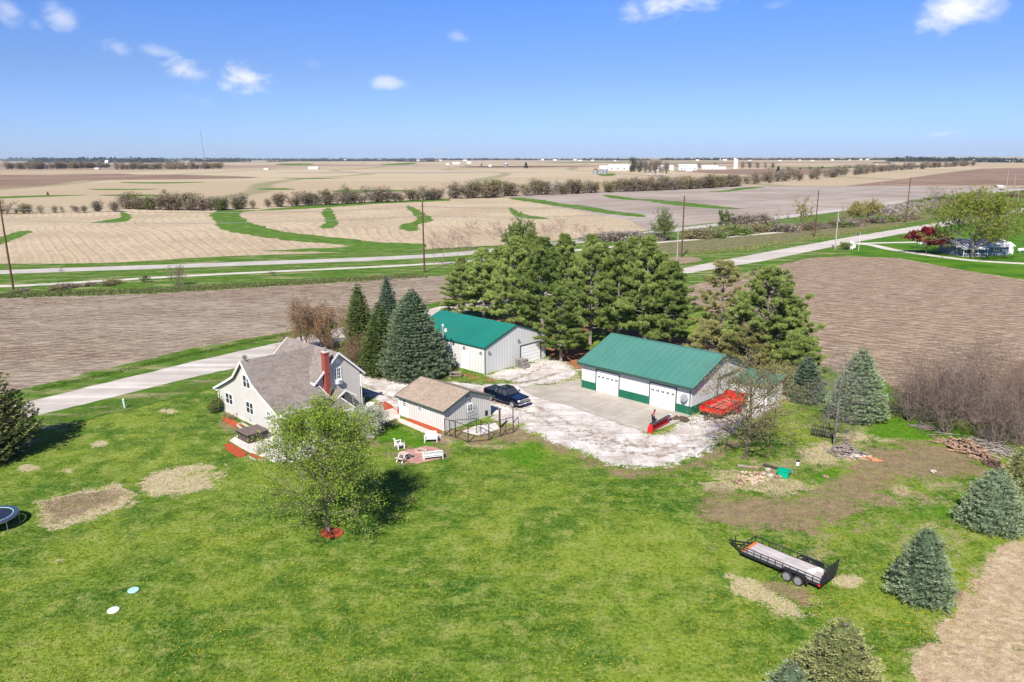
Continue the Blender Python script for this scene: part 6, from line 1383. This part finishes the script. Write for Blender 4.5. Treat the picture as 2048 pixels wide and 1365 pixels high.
def bush_proto(seed):
    rg=np.random.default_rng(seed); n=1100; D=rnd_unit(n,rg); D[:,2]=np.abs(D[:,2]); rr=rg.uniform(.3,1,n)[:,None]*(1+.35*np.sin(D[:,0:1]*5+seed)*np.cos(D[:,1:2]*4)); C=D*rr*np.array([[1.7,1.7,1.25]]); E=D+rnd_unit(n,rg)*.6; E/=np.linalg.norm(E,axis=1)[:,None]
    V,F=tris(C*.6,E,rg.uniform(.4,1.1,n),.055,rg); V2,F2=tris(C[:380],rnd_unit(380,rg),.24,.18,rg); V,F=cat_([(V,F),(V2,F2)]); return V,F,np.clip(rg.normal(.5,.25,len(V)),0,1)
FL={'dgr':leafmat('far_dark_crown',(.035,.045,.030),(.12,.13,.085),.8,0),'brown':leafmat('far_brown_twigs',(.125,.095,.062),(.29,.23,.155),.9,0),'grey':leafmat('far_grey_twigs',(.15,.125,.095),(.31,.265,.20),.9,0),'green':leafmat('far_green_crown',(.06,.08,.025),(.22,.23,.085),.8,0),'olive':leafmat('far_olive_crown',(.13,.12,.05),(.30,.26,.13),.8,0),
    'pink':leafmat('far_pinkish_twigs',(.20,.13,.095),(.42,.29,.22),.8,0),'con':leafmat('far_conifer',(.015,.025,.022),(.05,.07,.06),.8,0),'blos':L_lilac,'yel':L_yellow,'wil':leafmat('thicket_green',(.07,.12,.02),(.20,.26,.07),.7,0)}
protos={}
def far_tree(kind,colr,seed,loc,h,wscale,label,cat,group,name):
    key=(kind,colr,seed%5)
    if key not in protos:
        V,F,t=(bush_proto(seed%5+40) if kind=='bush' else small_proto('conifer' if kind=='con' else 'b',seed%5+7)); me=npmesh(name,V,F,t); me.materials.append(FL[colr]); protos[key]=me
    o=bpy.data.objects.new(name,protos[key]); COL.objects.link(o); s=h/(10. if kind!='bush' else 1.6); o.location=(loc[0],loc[1],0); o.scale=(s*wscale,s*wscale,s); o.rotation_euler=(0,0,rp.uniform(0,6.28)); return tagp(o,label,cat,group)
def row(pts,n,hrange,cols,label,cat,group,name,jit=3.,kind='t',ws=1.7,depth=0):
    """trees along a line given by points of the photograph"""
    P=[np.array(G(*p)) for p in pts]; L=[0]
    for a,b in zip(P[:-1],P[1:]): L.append(L[-1]+np.hypot(*(b-a)))
    for i in range(n):
        s=(i+rp.random())/n*L[-1]; k=max(j for j in range(len(P)) if L[j]<=s+1e-9); k=min(k,len(P)-2); t=(s-L[k])/(L[k+1]-L[k]); q=P[k]+(P[k+1]-P[k])*t
        q=q+np.array([rp.uniform(-jit,jit),rp.uniform(-jit,jit)+rp.random()*depth]); h=rp.uniform(*hrange); far_tree(kind,rp.choice(cols),rp.randrange(100),q,h,rp.uniform(.8,1.25)*ws,label,cat,group,name)
row([(5,428),(90,427),(240,424)],14,(2.5,8),['brown','grey','green'],'small bare tree in the sparse creek row at far left','tree','creek row trees at far left','hedgerow_tree')
row([(245,418),(300,420),(400,421),(440,421),(500,418)],36,(4.5,11),['brown','brown','grey','green'],'bare tree in the creek row left of the green waterway','tree','creek row trees left of the waterway','hedgerow_tree')
row([(535,415),(600,412),(680,409),(760,405),(900,398)],38,(4.5,11),['brown','grey','brown'],'bare brown tree in the creek row behind the terraced stubble field','tree','creek row trees behind the stubble field','hedgerow_tree')
for (b,t_,lab) in [((652,409),374,'green-crowned tree in the creek row, left of a pair'),((690,408),366,'taller green-crowned tree in the creek row, right of a pair')]: far_tree('t','green',3 if b[0]<660 else 4,G(*b),HT(b,t_),1.2,lab,'tree',None,'hedgerow_tree')
row([(900,399),(960,397),(1040,392),(1130,389),(1230,385),(1330,381),(1420,377),(1480,372)],92,(8,14),['brown','grey','brown','olive'],'bare tree in the dense creek belt across the middle distance','tree','dense creek belt trees','hedgerow_tree',4,depth=14)
row([(1480,371),(1560,366),(1640,358),(1720,350),(1800,342),(1880,336),(1950,332)],92,(9,17),['brown','brown','grey'],'bare tree in the dark belt beyond the far fields at right','tree','dark far belt trees at right','hedgerow_tree',6,depth=45)
row([(1540,343),(1640,338),(1750,336)],11,(5,9),['grey','olive','con'],'scattered scrub tree beyond the dark belt','tree','scrub trees beyond the dark belt','hedgerow_tree',8)
row([(0,339),(60,339),(120,338),(178,337)],85,(14,26),['grey','olive','brown','grey'],'tree in the far wood at the left edge','tree','far wood trees at the left edge','woodland_tree',12,depth=160)
row([(228,340),(300,339),(360,339),(432,338)],60,(12,24),['brown','grey','olive'],'tree in the second far wood left of the mast','tree','second far wood trees','woodland_tree',10,depth=60)
m_sap=mat('pinkish_sapling_bark',(.34,.23,.19),.9,(.22,.14,.11),2)
SP=None
for gi,(lst,lab,grp) in enumerate([([((870,503),462),((905,500),455),((938,500),440),((985,497),442),((1003,495),452)],'thin pinkish bare sapling by the highway left of the pines','pinkish saplings left of the pines'),
   ([((868,531),478),((885,530),474),((915,527),470),((940,526),482)],'thin grey sapling on the trail verge beside the tall pole','grey saplings by the tall pole'),
   ([((1088,492),446),((1106,490),450),((1124,489),434),((1152,486),446),((1170,484),450),((1196,481),455)],'thin pinkish bare sapling behind the pine tops','pinkish saplings behind the pines')]):
    for b,tp in lst:
        h=HT(b,tp)
        if SP is None: SP=plant('sapling',broadleaf('sapling',9.,4.2,301,None,leafn=0,trunk=.09,clear=.35,up=.9,nbr=(11,6,5),levels=3,tw=.022,stems=1,lim=.4),lab,'sapling',G(*b),0,grp,h/9.,m_sap)
        else: again(SP,lab,G(*b),rp.uniform(0,6.28),h/9.,1.,grp)
row([(1190,480),(1250,482),(1310,480)],16,(2.2,4.),['blos','grey'],'pale blossoming bush between highway and trail','bush','pale bushes behind the pines','thicket_bush',3,'bush')
row([(1395,478),(1450,470),(1510,462),(1560,462)],28,(2.,4.2),['brown','wil','grey','olive'],'brush bush between highway and trail right of the dark pole','bush','brush bushes right of the dark pole','thicket_bush',3,'bush')
row([(1470,448),(1500,447),(1530,444)],8,(3.,5),['blos','grey'],'pale blossoming bush on the highway verge','bush','pale blossoming bushes in the centre','thicket_bush',2,'bush')
row([(1570,462),(1640,456),(1700,448),(1760,444),(1830,436)],40,(1.8,3.6),['brown','wil','olive','grey'],'brush bush between trail and gravel road','bush','brush bushes above the gravel road','thicket_bush',4,'bush')
row([(1765,432),(1800,425),(1840,420),(1860,414)],14,(3.5,6),['blos'],'grey-white blossoming bush in the thicket','bush','blossoming thicket bushes','thicket_bush',3,'bush')
row([(1830,412),(1870,405),(1960,398),(2040,392)],24,(3,5.5),['brown','wil'],'brush bush near the highway at right','bush','brush bushes near the highway at right','thicket_bush',5,'bush')
row([(1860,430),(1950,420),(2040,408)],20,(2,4),['wil','wil','olive'],'leafy bush behind the neighbour tree','bush','leafy bushes behind the neighbour tree','thicket_bush',6,'bush')
row([(-20,590),(40,584),(100,580),(180,573),(240,568)],9,(.8,1.7),['grey','olive'],'low grey brush on the trail verge at left','bush','low brush on the trail verge','thicket_bush',2,'bush')
# lone far trees
for b,t_,k,c,lab in [((96,391),384,'con','con','tiny dark tree on the far green strip at left'),((328,388),378,'t','brown','small round tree on the far stubble hill'),((1052,337),325,'con','con','dark conifer clump alone on the far plain'),((963,333),327,'t','con','dark tree beside the far grain bins'),((1556,346),333,'con','con','dark conifer among the far scrub')]:
    far_tree(k,c,2,G(*b),HT(b,t_),1.3,lab,'tree',None,'lone_tree')
for b,t_,k,c in [((1268,344),312,'t','dgr'),((1278,345),318,'t','dgr'),((1290,346),318,'t','grey'),((1300,346),322,'t','brown'),((1312,347),316,'t','brown'),((1322,347),319,'t','grey'),((1334,348),322,'t','brown'),((1400,338),326,'t','brown'),((1430,337),324,'t','brown'),((1262,345),326,'t','dgr'),((1485,338),321,'t','brown'),((1500,337),321,'t','brown'),((1515,337),323,'t','brown'),((1530,338),322,'t','grey'),((1545,338),324,'t','brown')]:
    far_tree(k,c,rp.randrange(100),G(*b),HT(b,t_),1.1,'dark tree among the white farm buildings','tree','farmstead trees','farmstead_tree')
# --- far farm buildings
m_fw=mat('far_white_building',(.72,.72,.72),.7); m_fr=mat('far_grey_roof',(.55,.56,.58),.6)
def farm(b,wpx,hpx,lab,cat='farm building',name='farm_building',roofm=None,depth=12,wallm=None,rz=0.,winn=4):
    X,Y=G(*b); zc=Y*math.cos(PIT)+CAM_H*math.sin(PIT); W=wpx*zc/FPX; h=hpx*zc/FPX*1.0
    o=thing(name,lab,cat,(X,Y,0),rz); mb=MB(); mb.box(-W/2,W/2,0,depth,0,h*.62); mb.build('wall',wallm or m_fw,o)
    mb=MB(); mb.strip([(-.4,h*.6),(depth/2,h),(depth+.4,h*.6)],[(-.4,h*.6-.2),(depth/2,h-.2),(depth+.4,h*.6-.2)],'x',-W/2-.4,W/2+.4); mb.build('roof',roofm or m_fw,o)
    if hpx>5:
        for i in range(winn): mb=MB(); x=-W/2+W*(i+.5)/winn; mb.box(x-W*.03,x+W*.03,-.06,0,h*.12,h*.4); mb.build('door_opening',m_dish,o)
    return o
for (b,w_,h_,lab) in [((1242,341),50,11,'long white barn at the left of the farmstead'),((1212,338),26,6,'small white shed left of the long barn'),((1310,342),24,10,'white barn half behind the farmstead trees, left'),((1334,341),26,10,'white barn between the farmstead trees and the round shed'),((1376,341),36,12,'broad white shed right of the farmstead trees'),((1378,343),14,5,'low white lean building in front of the broad shed'),((1420,339),32,8,'white barn with open side left of the silo'),((1442,339),20,5,'low white shed beside the silo'),((626,339),20,5,'lone white trailer shed on the far road, centre left'),((532,340),9,3,'tiny white shed on the far road'),
   ((213,330),6,9,'white silo-like building among the far left woods'),((186,330),18,4,'low white barn roof in the far left farm'),((193,339),8,3,'tiny white building at the edge of the left wood'),((324,325),9,3,'white house on the far ridge left of the mast'),((410,322),16,3,'white building at the foot of the mast'),((912,329),14,4,'white farm shed left of the far grain bins'),((938,328),8,4,'white shed on the horizon, centre'),((895,330),6,3,'white box building on the horizon, centre left'),((980,334),5,4,'small white bin-shaped shed near the far bin')]:
    farm(b,w_,h_,lab,depth=10 if h_<7 else 16)
farm((2003,376),14,5,'pale flat shed by the highway at the right edge',depth=6,wallm=mat('pale_tan_wall',(.6,.55,.45),.8),winn=1)
farm((1764,337),20,4,'grey low building on the far right plain',depth=8,wallm=m_galv); farm((1880,322),16,4,'pale blue-grey shed beyond the dark belt',depth=10,wallm=m_blue)
for b,t_,wd,rm,lab in [((1191,350),337,11,mat('rusty_bin_roof',(.20,.09,.05),.8),'grain bin with a rusty roof, left of three'),((1204,348),334,10,m_fw,'pale grain bin behind the others, middle of three'),((1210,349),335,9,m_fw,'pale grain bin, right of three'),((1012,334),326,8,m_fr,'lone grey grain bin on the far plain')]:
    X,Y=G(*b); zc=Y*math.cos(PIT)+CAM_H*math.sin(PIT); W=wd*zc/FPX/2; h=HT(b,t_); o=thing('grain_bin',lab,'grain bin',(X,Y,0)); mb=MB(); mb.tube((0,0,0),(0,0,h*.72),W,W,16); mb.build('bin_wall',m_galv,o,smooth=True); mb=MB(); mb.tube((0,0,h*.72),(0,0,h),W*1.05,W*.1,16); mb.build('bin_roof',rm,o)
for b,t_,lab in [((1469,338),316,'white concrete silo on the farmstead'),((1473,338),318,'brownish silo beside the white one')]:
    X,Y=G(*b); h=HT(b,t_); o=thing('silo',lab,'silo',(X,Y,0)); mb=MB(); mb.tube((0,0,0),(0,0,h*.9),3.2,3.2,14); mb.build('shaft',m_conc2 if 'white' in lab else m_wood,o,smooth=True); mb=MB(); mb.blob((0,0,h*.9),3.2,1,14,8,0,(1,1,.7)); mb.build('dome',m_fr,o)
logpile('stone_heap',G(1316,351),'pale heap of stones in the far field beyond the creek belt','stones',60,22,6,2.5,77,m_stone,(1,3),(.6,1.4))
# radio mast
b=(411,322); X,Y=G(*(b[0],330)); h=HT((411,330),262)
o=thing('radio_mast','thin lattice radio mast standing above the far left horizon','radio mast',(X,Y,0)); mb=MB()
for a in (0,2.09,4.19): mb.tube((1.1*math.cos(a),1.1*math.sin(a),0),(-.06*h+.5*math.cos(a),.5*math.sin(a),h),.42,.3,5)
for k in range(30): z=h*k/30; x=-.06*z; mb.bar((x-1,0,z),(x-.06*h/30+1,0,z+h/30),.25)
mb.build('lattice',m_grey,o); mb=MB(); mb.box(-.06*h-2.2,-.06*h+2.2,-1,1,h-2.5,h); mb.build('antenna',m_grey,o)
# underpass
X,Y=G(1762,330); o=thing('highway_bridge','dark overpass opening in the far embankment','bridge',(X,Y,0)); mb=MB(); mb.box(-24,34,0,9,5,7.5); mb.build('deck',m_black,o); mb=MB(); mb.prism([(-30,0),(-8,0),(-16,5)],'y',0,9); mb.prism([(18,0),(46,0),(32,5)],'y',0,9); mb.build('abutment',m_conc2,o)
# horizon woods: nobody could count these trees
def wood(name,xs,ybase,hpx,seed,lab,n=600,depthm=300,dens=1.,c='con'):
    rg=np.random.default_rng(seed); V=[]
    Cs=[];Hs=[]
    for x0,x1,yb,hp in xs:
        k=max(3,int((x1-x0)/1.6*dens))
        for i in range(k):
            px=rg.uniform(x0,x1); X,Y=G(px,yb); zc=Y; h=hp*zc/FPX*1.35*rg.uniform(.4,1.0); w_=h*rg.uniform(.8,2.2)
            m_=26; D=rnd_unit(m_,rg); D[:,2]=np.abs(D[:,2]); C=D*np.array([[w_,w_*.6,h*.9]])*rg.uniform(.5,1,(m_,1)); C[:,0]+=X; C[:,1]+=Y+rg.uniform(0,depthm); Cs.append(C); Hs.append(np.full(m_,h*.55))
    C=np.concatenate(Cs);H=np.concatenate(Hs); V,F=tris(C,rnd_unit(len(C),rg)*np.array([[1,1,.7]]),H,H*.9,rg); V[:,2]=np.maximum(V[:,2],0)
    o=link(npmesh(name,V,F,rg.uniform(0,1,len(V))),name,FL[c]); return tagp(o,lab,'woods',None,'stuff')
wood('far_woods',[(0,130,323,6.),(55,300,326,8.5),(110,480,322,5.),(380,475,324.5,5.5),(480,700,321.5,4.),(700,1040,321,3.6),(560,800,323,3.),(1040,1180,321,3.2),(1180,1300,321.5,4),(1330,1440,321,4.),(1440,1700,320.6,3.8),(1700,1860,320.4,4),(1810,1940,324,8),(1930,2060,321,4),(1990,2010,322,6)],320,4,5,'blue-grey woods along the far horizon',dens=1.3)
wood('far_woods',[(560,620,322,2.5),(790,870,324,3.0),(280,340,325,3.),(520,560,324,2),(2030,2060,326,7)],320,4,6,'dark windbreaks on the far plain',dens=1.5)
# scattered white houses on the horizon
for i in range(46):
    px=[60,130,470,520,560,600,640,690,720,760,800,835,880,930,1085,1110,1150,1160,1185,1230,1350,1395,1440,1450,1500,1560,1580,1600,1625,1650,1665,1700,1722,1735,1790,1800,1830,1905,1925,1950,1960,1975,1990,2010,2025,2040][i]
    farm((px,321.0+rp.uniform(-.9,1.6)),rp.uniform(3,8),rp.uniform(1.6,2.6),'small white building strung along the horizon','building','distant_building',depth=14)['group']='white buildings along the horizon'

# --- grass blades and flowers on the near lawn
rg=np.random.default_rng(99)
def scatter(n,kinds=None,ymax=100,bias=1.5):
    Y=27+(ymax-27)*rg.random(n)**bias; X=rg.uniform(-1,1,n)*(Y*.72+4); P=np.c_[X,Y]; k=sdf(P,YARD)>.3
    for poly in GP: k&=sdf(P,[G(*p) for p in poly])<-.2
    return P[k]
P=scatter(230000); wv=gridval('soil',P)+gridval('straw',P)+gridval('litter',P); P=P[rg.random(len(P))>wv*.93]
rects=[((-3.59,96.96),12.15,15.43),((19.88,80.12),12.98,15.52),((-7.17,75.43),6.87,7.58),((-23.89,73.58),12.,13.3),((-23.89,73.58-4),8,4)]
for (ox,oy),w_,l_ in rects:
    d_=P-np.array([ox,oy]); a=d_@VV; b_=d_@UU; P=P[~((a>-.15)&(a<w_+.15)&(b_>-.15)&(b_<l_+.15))]
for q in ([(1036,774),(1110,770),(1160,758),(1166,775),(1382,832),(1362,842),(1325,858),(1296,866),(1240,848),(1150,816),(1060,790)],[(459,883),(476,872),(500,860),(545,871),(561,877),(720,838),(752,858),(738,872),(660,900),(600,925),(548,925),(498,905)],[(797,905),(830,898),(850,893),(874,896),(888,906),(880,918),(835,928),(822,926),(806,916)]):
    P=P[sdf(P,[G(*p) for p in q])<-.1]
n=len(P); C=np.c_[P,np.full(n,.0)]; C=np.repeat(C,2,0); C[:,:2]+=rg.normal(0,.05,(2*n,2)); D=np.c_[rg.normal(0,.75,(2*n,2)),np.ones(2*n)]; D/=np.linalg.norm(D,axis=1)[:,None]
V,F=tris(C,D,rg.uniform(.05,.13,2*n),.05,rg)
def f_blade(t,P): return t.mix(.38,lawncol(t,P),(.160,.250,.028))
o=link(npmesh('lawn_blades',V,F),'lawn_blades',ground_mat('grass_blades',f_blade,0)); tagp(o,'short mown grass of the farmyard lawn','grass',None,'stuff')
# dandelions in drifts
cl=[(-10,38),(4,36),(14,42),(19,44),(22,42.5),(-6,45),(0,50),(8,58),(-18,40),(24,40),(27,41),(29,47),(30,44),(-3,60),(15,36),(-14,47),(2,42),(22,50),(-22,52)]
Q=[]
for c in cl: Q.append(np.array(c)+rg.normal(0,1.9,(120,2)))
Q=np.concatenate(Q+[scatter(1100,ymax=75)]); n=len(Q); C=np.c_[Q,rg.uniform(.06,.12,n)]
V=np.stack([C+np.c_[r_*np.cos(a)*np.ones(n),r_*np.sin(a)*np.ones(n),np.zeros(n)] for r_,a in ((.045,0),(.045,1.57),(.045,3.14),(.045,4.71))],1).reshape(-1,3); F=np.arange(4*n).reshape(-1,4)
o=link(npmesh('dandelions',V,F),'dandelions',mat('dandelion_yellow',(.62,.46,.02),.8)); tagp(o,'yellow dandelions scattered through the lawn','flowers',None,'stuff')
# dry stalks on the straw field and rough ground
Pd=np.c_[rg.uniform(18,60,30000),rg.uniform(28,62,30000)]; Pd=Pd[sdf(Pd,[G(*p) for p in DRY])>.1]; n=len(Pd); C=np.c_[Pd,np.zeros(n)]; D=np.c_[rg.normal(0,1.1,(n,2)),np.full(n,.6)]; D/=np.linalg.norm(D,axis=1)[:,None]; V,F=tris(C,D,rg.uniform(.12,.34,n),.03,rg)
o=link(npmesh('dry_stalks',V,F,np.repeat(rg.random(n),3)),'dry_stalks',leafmat('dry_stalk',(.34,.25,.15),(.66,.55,.36),.8,.1)); tagp(o,'bleached stalks lying on the dry field','dry grass',None,'stuff')
# tall verge grass
def vergetufts(name,line,width,n,hh,lab,ca,cb,seed):
    rg=np.random.default_rng(seed); P=[np.array(G(*p)) for p in line]; L=[np.hypot(*(b-a)) for a,b in zip(P[:-1],P[1:])]; tot=sum(L); out=[]
    for a,b,l in zip(P[:-1],P[1:],L):
        k=int(n*l/tot); t=rg.random(k)[:,None]; q=a+(b-a)*t; nr=np.array([-(b-a)[1],(b-a)[0]])/l; out.append(q+nr*rg.normal(0,width,(k,1)))
    Q=np.concatenate(out); k=len(Q); C=np.repeat(np.c_[Q,np.zeros(k)],4,0); C[:,:2]+=rg.normal(0,.08,(4*k,2)); D=np.c_[rg.normal(0,.5,(4*k,2)),np.ones(4*k)]; D/=np.linalg.norm(D,axis=1)[:,None]
    V,F=tris(C,D,rg.uniform(.4,1,4*k)*hh,hh*.28,rg); o=link(npmesh(name,V,F,np.repeat(np.repeat(rg.random(k),4),3)),name,leafmat('verge_'+str(seed),ca,cb,.8,.2)); tagp(o,lab,'grass',None,'stuff')
vergetufts('verge_tufts',[(70,783),(400,706),(550,675),(690,648)],.6,3200,.22,'rough green grass on the far side of the gravel road',(.03,.08,.008),(.11,.19,.02),1)
vergetufts('verge_tufts',[(80,848),(250,808),(400,772),(470,752)],.8,2600,.20,'rough grass in the ditch on the near side of the gravel road',(.06,.12,.015),(.24,.29,.09),2)
vergetufts('verge_tufts',[(0,592),(300,583),(600,566),(850,552)],1.6,6000,.6,'dry and green rough grass between trail and tilled field',(.07,.12,.02),(.42,.36,.20),3)
vergetufts('verge_tufts',[(1380,508),(1500,496),(1640,474),(1800,450)],1.8,3500,.6,'rough grass between the trail brush and the gravel road',(.08,.13,.02),(.36,.33,.15),4)

# ------------------------------------------------------------------ haze
hz=MB(); hz.box(-20000,20000,-300,30000,-1,420); h_=hz.build('haze',[]) 
hm=bpy.data.materials.new('haze_air'); hm.use_nodes=True; t=NT(hm.node_tree); t.nt.nodes.clear(); pv=t.n('ShaderNodeVolumePrincipled'); pv.inputs['Color'].default_value=(.78,.88,1,1); pv.inputs['Density'].default_value=.000028; pv.inputs['Anisotropy'].default_value=.0
oo=t.n('ShaderNodeOutputMaterial'); t.l(pv.outputs[0],oo.inputs['Volume']); h_.data.materials.append(hm); h_['kind']='stuff'; h_['label']='thin blue haze over the far plain'
